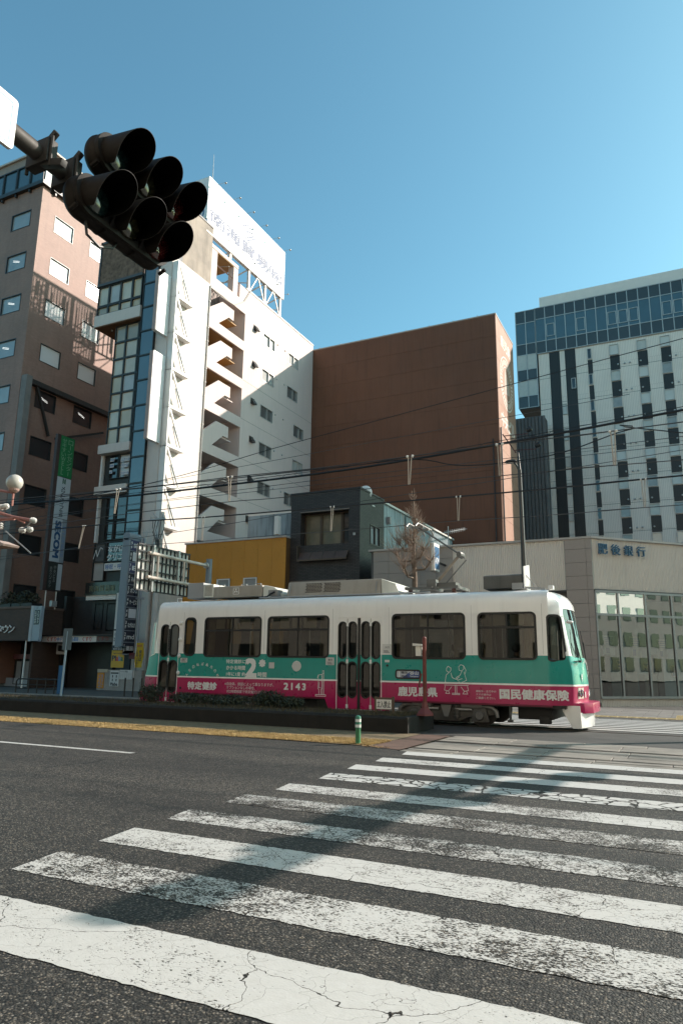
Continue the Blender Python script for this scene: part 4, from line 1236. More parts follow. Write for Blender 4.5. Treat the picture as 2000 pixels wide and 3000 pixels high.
CG = glass_opaque('curtained_glass', (.13,.125,.085), .04, .4, .35, 2)
o = window(G, (xg0+.66,yg+.5,7.9), X_, Z_, 1.02, 1.85, CG, BRZ, .05); o = window(G, (xg0+1.70,yg+.5,7.9), X_, Z_, 1.27, 1.85, CG, BRZ, .05); window(G, (xg0+3.0,yg+.5,7.9), X_, Z_, .62, 1.85, PANE_DARK, BRZ, .05)
b = MB(); b.box((xg0+.6,yg-.03,9.76),(xg0+3.66,yg+.02,9.83)); b.build('lintel_trim', mat('bronze_trim', (.16,.13,.11), .4, .3), G)
AWN = mat('brown_awning', (.075,.045,.033), .5, var=.15, spot=.15)
for i in range(4):
    x0 = xg0+.64+i*.745
    b = MB(); b.face([(x0,yg-.32,7.05),(x0+.735,yg-.32,7.05),(x0+.735,yg+.25,7.86),(x0,yg+.25,7.86)]); b.build('awning_panel', AWN, G)
b = MB()
for i in range(5): b.bar((xg0+.64+i*.745,yg-.33,7.04),(xg0+.64+i*.745,yg+.25,7.88),.025)
b.box((xg0+.62,yg-.34,6.98),(xg0+3.65,yg-.3,7.05)); b.box((xg0+.6,yg-.3,7.0),(xg0+.64,yg+.2,7.85)); b.build('awning_rib', BRZ, G)
window(G, (xg1,yg+1.36,8.0), Y_, Z_, 1.34, 1.14, PANE_SKY, FRAME_D, .06, .03, .1, mull=(.5,))
window(G, (xg0+.32,yg+.5,4.25), X_, Z_, 3.0, 1.5, CG, BRZ, .05, mull=(.33,.66))
b = MB(); b.box((xg0+.1,yg-.06,5.86),(xg0+3.5,yg-.01,5.93)); b.build('lower_trim', MATS['bronze_trim'], G)
b = MB(); b.box((xg1+.0,yg+1.6,10.2),(xg1+.05,yg+1.9,10.27)); b.build('vent_cover', PALE, G)
b = MB(); b.box((-15.95,yg-.06,8.28),(-15.82,yg,8.42)); b.build('wall_lamp', STEEL, G)
b = MB()
b.sphere((-15.9,yg+1.4,10.95),.42,14,10,(1,.5,1)); b.build('satellite_dish', PALE, None, 'white round dish peeping over the black brick house roof', 'dish')
COR = mat('weathered_metal', (.21,.25,.27), .45, .3, var=.2, vs=.8, streak=.9)
o = thing('metal_shed', (-15.6,44,-.2), 'streaked blue grey corrugated metal extension behind the black brick house', 'building')
b = MB(); y = 37.36
while y < 50.6:
    b.prism([(xg1-.05,y),(xg1+.0,y+.1),(xg1+.0,y+.3),(xg1-.05,y+.4)], 2, -.2, 10.7); y += .42
b.box((-25,37.36,-.2),(xg1-.05,50.6,10.7)); b.build('wall', COR, o)
b = MB(); b.box((-25,37.36,10.7),(xg1+.12,50.7,10.82)); b.build('roof', mat('pale_roof_sheet', (.6,.57,.52), .5), o)
for y, z in ((37.8,9.6),(37.7,7.6),(39.5,8.6)):
    b = MB(); b.box((xg1+.0,y,z),(xg1+.2,y+.25,z+.4)); b.build('meter_box', GREY, o)
b = MB(); b.cyl((xg1+.06,40.7,4),(xg1+.06,40.7,10.6),.04,8); b.build('downpipe', DARK, o)
window(o, (xg1+.12,41.5,8.3), Y_, Z_, 1.2, 1.0, PANE_DARK, FR_L, .05)
window(o, (xg1+.12,45.0,8.3), Y_, Z_, 1.2, 1.0, PANE_DARK, FR_L, .05)

# ------------------------------------------------------------------ ochre panel shop
OC = mat('ochre_panel', (.52,.225,.022), .6, var=.06, vs=.6, spot=.55)
H = thing('ochre_building', (-23.3,36,-.2), 'low ochre yellow panelled shop front between tower and brick house', 'building')
hx = [-26.78,-25.97,-25.19,-24.41,-23.45,-22.58,-21.67,-20.74,-19.86]
for a, c in zip(hx, hx[1:]):
    b = MB()
    if a in (-24.41,-22.58):
        b.box((a+.006,33.5,6.2),(c-.006,33.56,8.36)); b.box((a+.006,33.5,2.5),(c-.006,33.56,5.2))
    else: b.box((a+.006,33.5,2.5),(c-.006,33.56,8.36))
    b.build('wall_panel', OC, H)
b = MB(); b.box((-26.78,33.56,-.2),(-19.87,42,8.36)); b.build('core', mat('ochre_core', (.12,.06,.02), .8), H)
b = MB(); b.box((-26.85,33.44,8.36),(-19.86,42,8.45)); b.build('roof_trim', mat('ochre_trim', (.5,.45,.4), .5), H)
for a in (-24.40,-22.57): window(H, (a+.02,33.48,5.2), X_, Z_, .88, .98, PANE_SKY, WHITE, .06, .03, .06)
b = MB(); b.box((-20.35,33.0,8.46),(-20.1,33.3,9.5)); b.build('flue', PALE, H)
o = b = MB(); b.box((-28.9,33.3,-.2),(-26.85,36,7.2)); b.box((-28.95,33.25,7.2),(-26.82,36,7.32))
b.build('garden_wall', mat('cream_block', (.60,.55,.48), .7, streak=.2), None, 'pale cream block wall between the utility pole and the ochre shop', 'wall')
# ------------------------------------------------------------------ tram
TR = thing('tram', (-8.6,18.4,0), 'white, green and magenta tram with health check lettering on its side', 'tram')
TWH = mat('tram_white', (.83,.815,.795), .22, var=.03, vs=.8, coat=.6, streak=.10)
TGR = mat('tram_green', (.0,.27,.225), .3, var=.05, coat=.25, streak=.14)
TPK = mat('tram_magenta', (.40,.007,.085), .3, var=.06, coat=.25, streak=.28)
TIN = mat('tram_interior', (.075,.068,.058), .8)
TFR = mat('window_rubber', (.008,.008,.009), .45)
TGL = glass_thin('tram_glass', (.36,.37,.34), .8, .015)
YN, YB = 17.17, 19.63
YM = (YN+YB)/2
def interp(tab, z):
    for (z0,v0),(z1,v1) in zip(tab, tab[1:]):
        if z <= z1: return v0+(v1-v0)*max(0,(z-z0))/(z1-z0)
    return tab[-1][1]
XCR = [(.5,-2.53),(1.0,-2.50),(1.5,-2.52),(1.75,-2.60),(2.63,-2.73),(3.0,-2.78),(3.3,-2.86)]
XNR = [(.5,-2.37),(1.05,-2.35),(1.55,-2.40),(2.27,-2.49),(2.9,-2.60),(3.16,-2.68),(3.3,-2.78)]
XCL = [(.2,-15.14),(1.0,-15.14),(1.58,-15.02),(2.63,-14.84),(3.25,-14.80),(3.3,-14.76)]
def outline(z, ins=0, xin=0):
    yn, yb = YN+ins, YB-ins
    c, nn, l = interp(XCR,z)-xin, interp(XNR,z)-xin, interp(XCL,z)+xin
    ci = .26
    P = [(l,yn+.2),(-14.6,yn),(-3.12,yn),(-3.0,yn+.025),(c-.04,yn+ci-.03),(c,yn+ci+.03)]
    for t in (.18,.38,.62,.82): 
        P.append((c+(nn-c)*(1-(2*t-1)**2), yn+ci+.03+(yb-yn-2*ci-.06)*t))
    P += [(c,yb-ci-.03),(c-.04,yb-ci+.03),(-3.0,yb-.025),(-3.12,yb),(-14.6,yb),(l,yb-.2)]
    for t in (.75,.5,.25): P.append((l-.2*(1-(2*t-1)**2), yn+.2+(yb-yn-.4)*t))
    return P
levels = [(.57,0,0,2),(.80,0,0,2),(1.0,0,0,2),(1.04,0,0,0),(1.35,0,0,1),(1.69,0,0,1),(2.2,0,0,0),(2.75,0,0,0),(2.93,.0,.0,0),(3.05,.022,.03,0),(3.14,.06,.07,0),(3.205,.13,.14,0),(3.25,.26,.30,0),(3.275,.5,.6,0)]
b = MB()
rings = []
for z, ins, xin, mi in levels: rings.append(b.pts([(x,y,z) for x, y in outline(z, ins, xin)]))
nP = len(rings[0])
for (lv_, a, c) in zip(levels[1:], rings, rings[1:]):
    b.cur = lv_[3]
    for i in range(nP): b.idx([a[i], a[(i+1)%nP], c[(i+1)%nP], c[i]])
b.cur = 0; b.idx(list(rings[-1]))
b.cur = 2; b.idx(list(rings[0])[::-1])
def tmpobj(mb, mats):
    me = mb.mesh('tmp', mats); o = bpy.data.objects.new('tmp', me); COL.objects.link(o); return o
body_t = tmpobj(b, [TWH,TGR,TPK,TIN])
WIN = [(-12.83,1.62,-10.91,2.71),(-10.66,1.62,-8.77,2.70),(-6.91,1.61,-5.02,2.70),(-4.66,1.61,-3.30,2.69)]
SLOT = (-13.55,1.64,-13.18,2.72)
polys = [rrect(*w, .10) for w in WIN]+[rrect(*SLOT, .13)]
dl = []
for x0, x1 in ((-14.44,-14.15),(-14.10,-13.80)):
    dl += [rrect(x0,1.60,x1,2.53,.135), rrect(x0,.57,x1,1.48,.135)]
for x0, x1 in ((-8.45,-8.23),(-8.16,-7.94),(-7.78,-7.56),(-7.49,-7.28)):
    dl += [rrect(x0,1.60,x1,2.53,.108), rrect(x0,.60,x1,1.49,.108)]
cabp = rpoly([(-3.04,1.58),(-2.66,1.58),(-2.76,2.62),(-3.03,2.62)], .10)
cut1 = MB(); cut1.box((-14.5,YN+.06,.66),(-3.10,YB-.06,2.98)); cut1.box((-3.2,YN+.36,.66),(-2.90,YB-.36,2.9))
cut2 = MB()
for p in polys+[q for q in dl if True]: cut2.prism(p, 1, YN-.3, YN+.4)
for p in polys: cut2.prism(p, 1, YB-.4, YB+.3)
cut2.prism(cabp, 1, YN-.2, YN+.9); cut2.prism(cabp, 1, YB-.9, YB+.2)
cut2.prism(rrect(YN+.36,1.66,YB-.36,2.80,.1), 0, -3.3, -2.0)
cut2.prism(rrect(YN+.36,1.66,YB-.36,2.80,.1), 0, -15.6, -14.3)
for cm in (cut1, cut2):
    co = tmpobj(cm, [TIN])
    md = body_t.modifiers.new('cut', 'BOOLEAN'); md.operation = 'DIFFERENCE'; md.solver = 'EXACT'; md.use_self = True; md.object = co
    try: md.material_mode = 'INDEX'
    except Exception: pass
    dg = bpy.context.evaluated_depsgraph_get()
    me2 = bpy.data.meshes.new_from_object(body_t.evaluated_get(dg))
    body_t.modifiers.clear()
    old = body_t.data; body_t.data = me2; bpy.data.meshes.remove(old); bpy.data.objects.remove(co)
me = body_t.data
bpy.data.objects.remove(body_t)
me.name = 'body'
for p in me.polygons: p.use_smooth = True
me.set_sharp_from_angle(angle=radians(28))
for p in me.polygons:                       # inner faces: interior colour
    c = p.center
    if YN+.03 < c.y < YB-.03 and -14.52 < c.x < -2.88 and .62 < c.z < 3.0 and not (c.x > -3.0 and p.normal.x > .3): p.material_index = min(3, len(me.materials)-1)
body = bpy.data.objects.new('body', me)
link(body, TR, Matrix.Identity(4))

# skirts below the sides
b = MB()
b.prism([(-15.14,.57),(-15.10,.20),(-13.66,.20),(-13.60,.57)], 1, YN+.003, YN+.05); b.build('skirt', TPK, TR)
b = MB(); b.prism([(-8.86,.57),(-8.70,.20),(-7.07,.20),(-6.90,.57)], 1, YN+.003, YN+.05); b.build('skirt', TPK, TR)
b = MB(); b.box((-13.6,YN+.02,.53),(-3.0,YN+.06,.57)); b.build('sill', mat('dark_magenta', (.16,.01,.04), .5), TR)
b = MB(); b.box((-15.0,YN+.1,.50),(-2.7,YB-.1,.568)); b.build('underfloor', BLACK, TR)
SEAMM = mat('body_seam', (.36,.35,.34), .6)
for x in (-13.62,-10.785,-8.64,-7.02,-4.84,-3.14):
    b = MB(); b.box((x-.004,YN-.0012,1.72),(x+.004,YN+.004,2.90)); b.build('body_seam', SEAMM, TR)
# windows
for p, nm in [(q, 'window') for q in polys]:
    b = MB(); b.ring(grow(p,.028), grow(p,-.022), 1, YN-.012, YN+.03)
    big = p is not polys[-1]
    if big:
        xs0, xs1 = min(q[0] for q in p), max(q[0] for q in p)
        b.box((xs0,YN-.008,2.325),(xs1,YN+.03,2.375)); b.box(((xs0+xs1)/2-.02,YN-.006,2.37),((xs0+xs1)/2+.02,YN+.025,2.7))
        b.box(((xs0+xs1)/2-.012,YN+.0,1.63),((xs0+xs1)/2+.012,YN+.02,2.34))
    f = b.build(nm, TFR, TR)
    b = MB(); b.idx(list(b.pts([(x,YN+.015,z) for x, z in p]))); b.build('pane', TGL, f)
    if big:
        for k in range(2):
            b = MB(); x = xs0+.06 if k == 0 else xs1-.30; w = .24
            n_ = 14
            for i in range(n_): 
                xa, xb = x+w*i/n_, x+w*(i+1)/n_
                b.face([(xa,YN+.10+.025*(i%2),1.65),(xb,YN+.10+.025*((i+1)%2),1.65),(xb,YN+.10+.025*((i+1)%2),2.68),(xa,YN+.10+.025*(i%2),2.68)])
            b.build('curtain', CURT, f)
        x = xs0+.34
        while x < xs1-.4:
            w = random.uniform(.28,.42)
            if random.random() < .8:
                b = MB(); b.box((x,YN+.07,2.40),(x+w,YN+.075,2.68)); b.build('hanging_notice', mat('notice_card', (.56,.52,.45), .7, var=.15, vs=3), f)
            x += w+.08
    b = MB(); b.idx(list(b.pts([(x,YB-.015,z) for x, z in p]))); b.build('pane', TGL, f)
b = MB(); b.ring(grow(cabp,.03), grow(cabp,-.02), 1, 0, .03)
def facet_y(x): return YN+.035+max(0,(x+3.0))/(.36)*.215
for i, v in enumerate(b.v): b.v[i] = (v[0], facet_y(v[0])-.02+v[1], v[2])
f = b.build('cab_window', TFR, TR)
b = MB(); b.idx(list(b.pts([(x,facet_y(x)+.01,z) for x, z in cabp]))); b.build('pane', TGL, f)
# left cab side window on the end facet
lw = [(-14.99,1.60),(-14.70,1.66),(-14.69,2.60),(-14.82,2.60)]
def lf(x): return YN+max(0,(-14.6-x))/.42*.2-.006
b = MB(); b.idx(list(b.pts([(x,lf(x),z) for x, z in lw]))); b.build('end_window', glass_opaque('bright_end_glass', (.25,.36,.42), .03, .6), TR)
b = MB()
for p, q in zip(lw, lw[1:]+lw[:1]): b.bar((p[0],lf(p[0])-.003,p[1]),(q[0],lf(q[0])-.003,q[1]),.02)
b.build('end_window_frame', TWH, TR)
# windscreens
for fn, s in ((lambda z: (interp(XCR,z), interp(XNR,z)), 1),):
    b = MB()
    ts = [i/10 for i in range(11)]
    g = []
    for z in (1.64,1.95,2.3,2.6,2.82):
        c, nn = fn(z)
        g.append(b.pts([(c+(nn-c)*(1-(2*t-1)**2)-.02, YN+.29+(YB-YN-.58)*t, z) for t in ts]))
    for a, c in zip(g, g[1:]):
        for i in range(10): b.idx([a[i],a[i+1],c[i+1],c[i]])
    w = b.build('windscreen', TGL, TR, smooth=True, merge=False)
def front(y, z, off=0):
    t = (y-(YN+.29))/(YB-YN-.58); c, nn = interp(XCR,z), interp(XNR,z)
    return Vector((c+(nn-c)*(1-(2*t-1)**2)+off, y, z))
# front lettering, headlamps, bumper, lifeguard skirt
for y0 in (YN+.42, YB-.42-.34):
    b = MB(); P = [front(y0,.72,.004),front(y0+.34,.72,.004),front(y0+.34,.97,.004),front(y0,.97,.004)]
    b.face(P); h = b.build('headlamp', mat('lamp_bezel', (.62,.58,.50), .3, coat=.5), TR)
    for dx in (.09,.25):
        b = MB(); q = front(y0+dx,.845,.005); b.lathe([(.0,0),(.055,.001),(.068,.02),(.075,.0)], q, (1,0,0), 14); b.build('lens', mat('lamp_lens', (.5,.5,.48), .08, .6), h)
    b = MB(); q = front(y0+.17,.845,.0); b.obox(q, (.01,0,0), (0,.012,0), (0,0,.09)); b.build('divider', DARK, h)
lettering('特定健診', front(YN+.62,1.10,.012), Y_, Z_, 1.1, .19, LET, TR, bold=.02, off=.003)
lettering('鹿児島県', front(YN+.82,.74,.016), Y_, Z_, .8, .14, LET, TR, bold=.02, off=.003)
for i, ch in enumerate('人生の転ばぬ先の杖'):
    t = pi-(i+.5)/9*pi
    q = front(YM-.0+.42*cos(t), 1.2+.36*sin(t), .012)
    lettering(ch, q-Y_*.04, Y_, Z_, .085, .085, LET, TR, bold=.015, off=.003)
b = MB(); b.prism([(-2.60,YN+.30),(-2.55,YN+.24),(-2.34,YN+.33),(-2.17,YN+.60),(-2.15,YM),(-2.17,YB-.60),(-2.34,YB-.33),(-2.55,YB-.24),(-2.60,YB-.30)], 2, .40, .635)
b.build('bumper', TPK, TR, bevel=.02)
b = MB(); b.prism([(-15.1,YN+.25),(-15.30,YN+.42),(-15.38,YM),(-15.30,YB-.42),(-15.1,YB-.25)], 2, .42, .62); b.build('bumper', TPK, TR, bevel=.02)
b = MB(); b.prism([(-2.83,.57),(-2.80,.44),(-2.60,.07),(-2.40,.07),(-2.42,.57)], 1, YN+.22, YN+.25); b.build('lifeguard', TWH, TR)
b = MB()
prev = None
sec = [(YN+.22,-2.42),(YN+.45,-2.33),(YN+.8,-2.27),(YM,-2.25),(YB-.8,-2.27),(YB-.45,-2.33),(YB-.22,-2.42)]
for (y0,x0),(y1,x1) in zip(sec, sec[1:]): b.face([(x0-.02,y0,.08),(x1-.02,y1,.08),(x1,y1,.42),(x0,y0,.42)])
b.build('lifeguard', TWH, TR, smooth=True)
b = MB(); b.cyl((-2.74,YN+.215,.5),(-2.74,YN+.23,.5),.022,10); b.build('bolt_hole', BLACK, TR)
b = MB(); b.prism([(-15.26,.07),(-15.16,.56),(-15.05,.56),(-15.12,.30),(-15.19,.06)], 1, YN+.15, YN+.19); b.build('lifeguard', TWH, TR)
# mirror, wipers, door handle on the front
b = MB(); b.tube([front(YN+.30,2.62,.0),front(YN+.24,2.55,.09),front(YN+.24,2.50,.16)], .009, 6); m_ = b.build('mirror_arm', WHITE, TR)
b = MB(); b.sphere(tuple(front(YN+.24,2.47,.17)), .09, 12, 8, (1.0,.7,.42)); b.build('mirror', WHITE, m_, smooth=True)
for y in (YN+.62, YB-.75):
    b = MB(); b.tube([front(y+.15,1.60,.03),front(y,2.05,.045)], .012, 6); b.tube([front(y-.12,1.72,.03),front(y+.08,2.34,.035)], .009, 5); b.build('wiper', BLACK, TR)
b = MB(); b.tube([front(YN+.30,1.56,.02),front(YN+.42,1.58,.09)], .012, 6); b.obox(front(YN+.55,1.57,.07),(.03,0,0),(0,.09,0),(0,0,.025)); b.build('wiper_motor', BLACK, TR)
b = MB(); b.box((-3.02,YN+.32,3.262),(-2.90,YN+.50,3.36)); b.build('marker_lamp', WHITE, TR, bevel=.015)
# doors
def door(x0, x1, splits, panes, gap=None):
    b = MB()
    P = rrect(x0-.03,.24,x1+.03,2.67,.08)
    b.ring(P, grow(P,-.016), 1, YN-.010, YN+.0)
    d = b.build('door', TWH, TR, label=None)
    for x in splits:
        b = MB(); b.box((x-.010,YN-.012,.28),(x+.010,YN-.002,2.62)); b.build('hinge_strip', mat('door_trim', (.45,.44,.42), .4, .4), d)
        b = MB()
        for z in (1.46,.32,2.42): b.box((x-.03,YN-.022,z),(x+.03,YN-.004,z+.10))
        b.build('hinge', WHITE, d)
    if gap:
        b = MB(); b.box((gap-.04,YN-.010,.28),(gap+.04,YN+.0,2.64)); b.build('rubber_seal', TFR, d)
    for p in panes:
        b = MB(); b.ring(grow(p,.024), grow(p,-.012), 1, YN-.012, YN+.03); f = b.build('door_window', TFR, d)
    b = MB(); b.box((x0-.02,YN-.02,.27),(x1+.02,YN+.0,.30)); b.build('step_trim', STEEL, d)
    b = MB(); b.idx(list(b.pts([(x,YN+.04,z) for x, z in [(x0,.55),(x1,.55),(x1,2.56),(x0,2.56)]]))); b.build('door_glass', glass_thin('door_glass', (.30,.31,.29), .8, .015) if 'door_glass' not in MATS else MATS['door_glass'], d)
    return d
door(-14.47,-13.78,[-14.125],dl[:4])
door(-8.48,-7.25,[-8.195,-7.525],dl[4:],-7.86)
for z in (2.58,2.10,1.62,1.13):
    b = MB(); b.lathe([(.055,0),(.06,-.03),(.03,-.05)], (-13.72,YN,z), (0,1,0), 10); b.build('door_lamp', WHITE, TR)
# lettering on the near side
def tside(s, x0, x1, z0, z1, bold=.015, m=None): return lettering(s, (x0,YN,z0), X_, Z_, x1-x0, z1-z0, m or LET, TR, bold=bold, off=.004)
tside('特定健診', -13.35, -12.32, .67, .88, .03)
tside('特定健診に', -12.03, -11.38, 1.42, 1.53, .015); tside('かかる時間', -12.02, -11.38, 1.24, 1.36); tside('1年に1度 約', -12.01, -11.37, 1.07, 1.18)
tside('2', -11.35, -11.02, 1.07, 1.54, .035); tside('時間', -10.95, -10.67, 1.06, 1.19); tside('※', -10.92, -10.72, 1.34, 1.53, .02)
tside('※自治体、施設によって異なりますが、', -12.05, -10.43, .81, .90, .005); tside('オプションなしの場合、', -11.98, -11.03, .71, .80, .005); tside('約2時間程度で特定健診は受けられます', -11.97, -10.31, .605, .69, .005)
for k, ch in enumerate('2143'): tside(ch, -10.10+k*.185, -9.97+k*.185, .745, .915, .03)
tside('鹿児島県', -6.76, -5.74, .68, .90, .03)
tside('国民健康保険', -4.19, -2.62, .69, .91, .035)
tside('運転中・走行中の', -4.77, -4.28, .82, .87, .004); tside('スマホ操作は', -4.77, -4.40, .745, .795, .004); tside('ご遠慮ください。', -4.77, -4.30, .665, .72, .004)
for i, ch in enumerate('人生の転ばぬ先の杖'):
    t = radians(152-15.5*i); cx_, cz_, r_ = -12.86, .80, .58
    q = Vector((cx_+r_*cos(t), YN, cz_+r_*.95*sin(t))); u = Vector((sin(t),0,-cos(t))); v = Vector((cos(t),0,sin(t)))
    lettering(ch, q-u*.042, u, v, .085, .085, LET, TR, bold=.01, off=.004)
# line drawings: height check, blood pressure check
line([[(.0,0),(.30,0),(.30,.04),(0,.04),(0,0)],[(.20,.04),(.20,.66),(.24,.66),(.24,.04)],[(.24,.6),(.17,.56)],[(.17,.56),(.09,.55),(.06,.47),(.10,.40),(.17,.40),(.19,.48),(.17,.56)],[(.08,.40),(.07,.2),(.10,.17),(.10,.04)],[(.19,.40),(.19,.2),(.16,.17),(.16,.04)],[(.11,.36),(.10,.22),(.15,.22)],[(.05,.47),(.07,.55)]], (-9.12,YN,.60), X_, Z_, .013, LET, TR)
line([[(.10,.43),(.06,.38),(.06,.32),(.12,.28),(.17,.33),(.17,.39),(.10,.43)],[(.12,.28),(.05,.22),(.02,.06),(.10,.02),(.24,.04)],[(.17,.27),(.20,.16),(.30,.12),(.38,.18)],[(.42,.47),(.37,.42),(.38,.34),(.45,.32),(.50,.38),(.49,.45),(.42,.47)],[(.50,.44),(.55,.34),(.53,.26)],[(.45,.32),(.40,.22),(.30,.16),(.34,.10),(.45,.14)],[(.50,.30),(.56,.10),(.42,.04),(.36,.06)],[(.00,-.02),(.60,-.02)],[(.27,-.02),(.27,-.22)],[(.31,-.02),(.31,-.22)],[(.20,-.24),(.38,-.24),(.38,-.21),(.20,-.21),(.20,-.24)],[(.02,-.04),(.0,-.14),(.10,-.16),(.18,-.06)],[(.10,-.16),(.13,-.22),(.03,-.22),(.06,-.16)],[(.58,-.04),(.60,-.14),(.50,-.16),(.42,-.06)],[(.50,-.16),(.46,-.22),(.58,-.22),(.55,-.15)]], (-5.55,YN,.99), X_, Z_, .013, LET, TR)
# notices, discs, destination box
NOTE = mat('notice_sticker', (.58,.57,.55), .6)
for x0, x1, z0, z1, s in ((-13.67,-13.42,1.43,1.56,'出口'),(-8.83,-8.58,1.41,1.61,'案内'),(-7.20,-6.95,1.72,1.96,'入口'),(-7.13,-7.0,1.5,1.56,None),(-10.6,-10.43,1.30,1.46,None)):
    b = MB(); b.box((x0,YN-.006,z0),(x1,YN-.001,z1)); p = b.build('notice', NOTE, TR)
    if s: lettering(s, (x0+.07,YN-.006,z0+(z1-z0)*.55), X_, Z_, .12, .055, INK, p, off=.001)
    if x1-x0 > .2:
        b = MB()
        for i in range(3): b.face([(x0+.04,YN-.0075,z0+.02+i*.025),(x1-.05-.02*i,YN-.0075,z0+.02+i*.025),(x1-.05-.02*i,YN-.0075,z0+.03+i*.025),(x0+.04,YN-.0075,z0+.03+i*.025)])
        b.build('print', INK, p)
b = MB(); b.lathe([(.14,0),(.14,-.01),(.12,-.014)], (-9.72,YN,1.37), (0,1,0), 26); b.build('speaker_grille', NOTE, TR)
b = MB()
for k in range(4): b.box((-9.72+.13*cos(k*pi/2)-.012,YN-.016,1.37+.13*sin(k*pi/2)-.012),(-9.72+.13*cos(k*pi/2)+.012,YN-.002,1.37+.13*sin(k*pi/2)+.012))
b.build('clip', WHITE, TR, kind='stuff')
P = rrect(-6.83,1.105,-6.17,1.315,.06)
b = MB(); b.ring(grow(P,.012), grow(P,-.025), 1, YN-.012, YN+.0); d = b.build('destination_box', TFR, TR)
b = MB(); b.idx(list(b.pts([(x,YN-.004,z) for x, z in grow(P,-.02)]))); b.build('blind', mat('blind_white', (.50,.53,.58), .5), d)
lettering('1', (-6.76,YN-.004,1.14), X_, Z_, .05, .14, LET, d, off=.002)
b = MB(); b.face([(-6.66,YN-.006,1.12),(-6.2,YN-.006,1.12),(-6.2,YN-.006,1.30),(-6.40,YN-.006,1.30)]); b.build('blind_stripe', mat('blind_blue', (.06,.10,.28), .5), d)
lettering('鴨池', (-6.68,YN-.006,1.22), X_, Z_, .17, .06, INK, d, off=.002); lettering('経由', (-6.68,YN-.006,1.14), X_, Z_, .17, .05, INK, d, off=.002)
lettering('谷山', (-6.45,YN-.006,1.20), X_, Z_, .22, .09, LET, d, off=.002, bold=.02); lettering('Taniyama', (-6.45,YN-.006,1.135), X_, Z_, .22, .045, LET, d, off=.002)
b = MB(); b.lathe([(.03,0),(.03,-.02)], (-7.06,YN,1.42), (0,1,0), 12); b.build('door_button', DARK, TR)
b = MB(); b.sphere((-13.62,YN,.70),.035,10,8,(1.3,.3,1)); b.build('cap', TFR, TR)
# interior: floor, seats, far wall, poles, passengers
b = MB(); b.box((-14.5,YN+.07,.66),(-2.95,YB-.07,.72)); b.build('floor', mat('tram_floor', (.09,.085,.08), .7), TR)
SEAT = mat('seat_cloth', (.05,.06,.09), .85, var=.2)
for x0, x1 in ((-13.2,-8.8),(-6.9,-3.4)):
    for ya, yb in ((YN+.08,YN+.52),(YB-.52,YB-.08)):
        b = MB(); b.box((x0,ya,.72),(x1,yb,1.14)); y = ya if ya < YM else yb-.1; b.box((x0,y,1.14),(x1,y+.1,1.56)); b.build('bench', SEAT, TR)
b = MB(); b.box((-3.16,YN+.1,.7),(-3.12,YB-.1,2.95)); b.build('cab_partition', mat('partition', (.10,.09,.08), .7), TR)
for x in (-12.4,-11.0,-9.2,-6.6,-5.6,-4.4):
    b = MB(); b.tube([(x,YN+.6,.7),(x,YN+.6,2.95)], .016, 8); b.build('hand_pole', STEEL, TR)
b = MB(); b.box((-3.05,YN+.45,1.3),(-2.75,YB-.45,1.6)); b.build('dashboard', DARK, TR)
# running gear
GEAR = mat('running_gear', (.085,.080,.075), .55, .2, var=.3, vs=3, bmp=.2)
def bogie(xc):
    b = MB(); b.prism(rpoly([(xc-1.25,.42),(xc-1.25,.30),(xc-.55,.22),(xc-.3,.12),(xc+.3,.12),(xc+.55,.22),(xc+1.25,.30),(xc+1.25,.42),(xc+.5,.47),(xc-.5,.47)],.05), 1, YN+.20, YN+.30); f = b.build('bogie_frame', GEAR, TR, bevel=.012)
    for s in (-1,1):
        x = xc+s*.83
        b = MB(); b.prism(rpoly([(x-.22,.12),(x+.22,.12),(x+.15,.44),(x-.15,.44)],.03), 1, YN+.12, YN+.22); b.build('axle_box', GEAR, f, bevel=.015)
        b = MB(); b.lathe([(.0,-.07),(.09,-.07),(.11,-.04),(.11,0)], (x,YN+.125,.27), (0,1,0), 18); b.build('axle_cap', mat('axle_cap', (.13,.125,.12), .45, .3), f)
        for y in (YN+.46,YB-.46):
            b = MB(); b.lathe([(.36,-.05),(.36,.02),(.33,.02),(.33,.07),(.10,.07),(.10,-.05)], (x,y,.36), (0,1,0), 30); b.build('wheel', mat('wheel_steel', (.045,.042,.04), .5, .5, var=.3), f)
        b = MB(); b.tube([(x-s*.45,YN+.16,.49),(x+s*.05,YN+.16,.49)], .075, 12); b.tube([(x+s*.05,YN+.16,.49),(x+s*.12,YN+.16,.49),(x+s*.3,YN+.16,.46),(x+s*.40,YN+.16,.36),(x+s*.42,YN+.16,.24)], [.06,.055,.05,.05,.045], 10); b.build('brake_cylinder', mat('brake_grey', (.19,.185,.18), .5, .3), f, smooth=True)
        b = MB(); b.tube([(x-s*.62,YN+.15,.40),(x-s*.2,YN+.15,.40)], .028, 8); b.build('brake_rod', STEEL, f)
    b = MB()
    for y in (YN+.19,):
        b.prism([(xc-.14,.50),(xc+.14,.50),(xc+.05,.22),(xc-.05,.22)], 1, YN+.10, YN+.14)
    b.build('bolster_plate', mat('brake_grey', (.19,.185,.18)), f)
    b = MB(); b.tube([(xc+.25,YN+.18,.17),(xc+.25,YN+.18,.50)], .05, 10)
    for z in (.22,.3,.38,.46): b.tube([(xc+.25,YN+.18,z),(xc+.25,YN+.18,z+.03)], .085, 12)
    b.build('spring', GEAR, f)
    b = MB(); b.box((xc-.5,YN+.35,.08),(xc+.5,YB-.35,.4)); b.build('motor', BLACK, f)
bogie(-5.55); bogie(-12.2)
b = MB(); b.box((-3.85,YN+.30,.22),(-3.05,YB-.3,.55)); b.box((-3.35,YN+.24,.13),(-3.1,YN+.5,.3)); b.build('equipment_case', mat('under_black', (.016,.015,.015), .7), TR, bevel=.03)
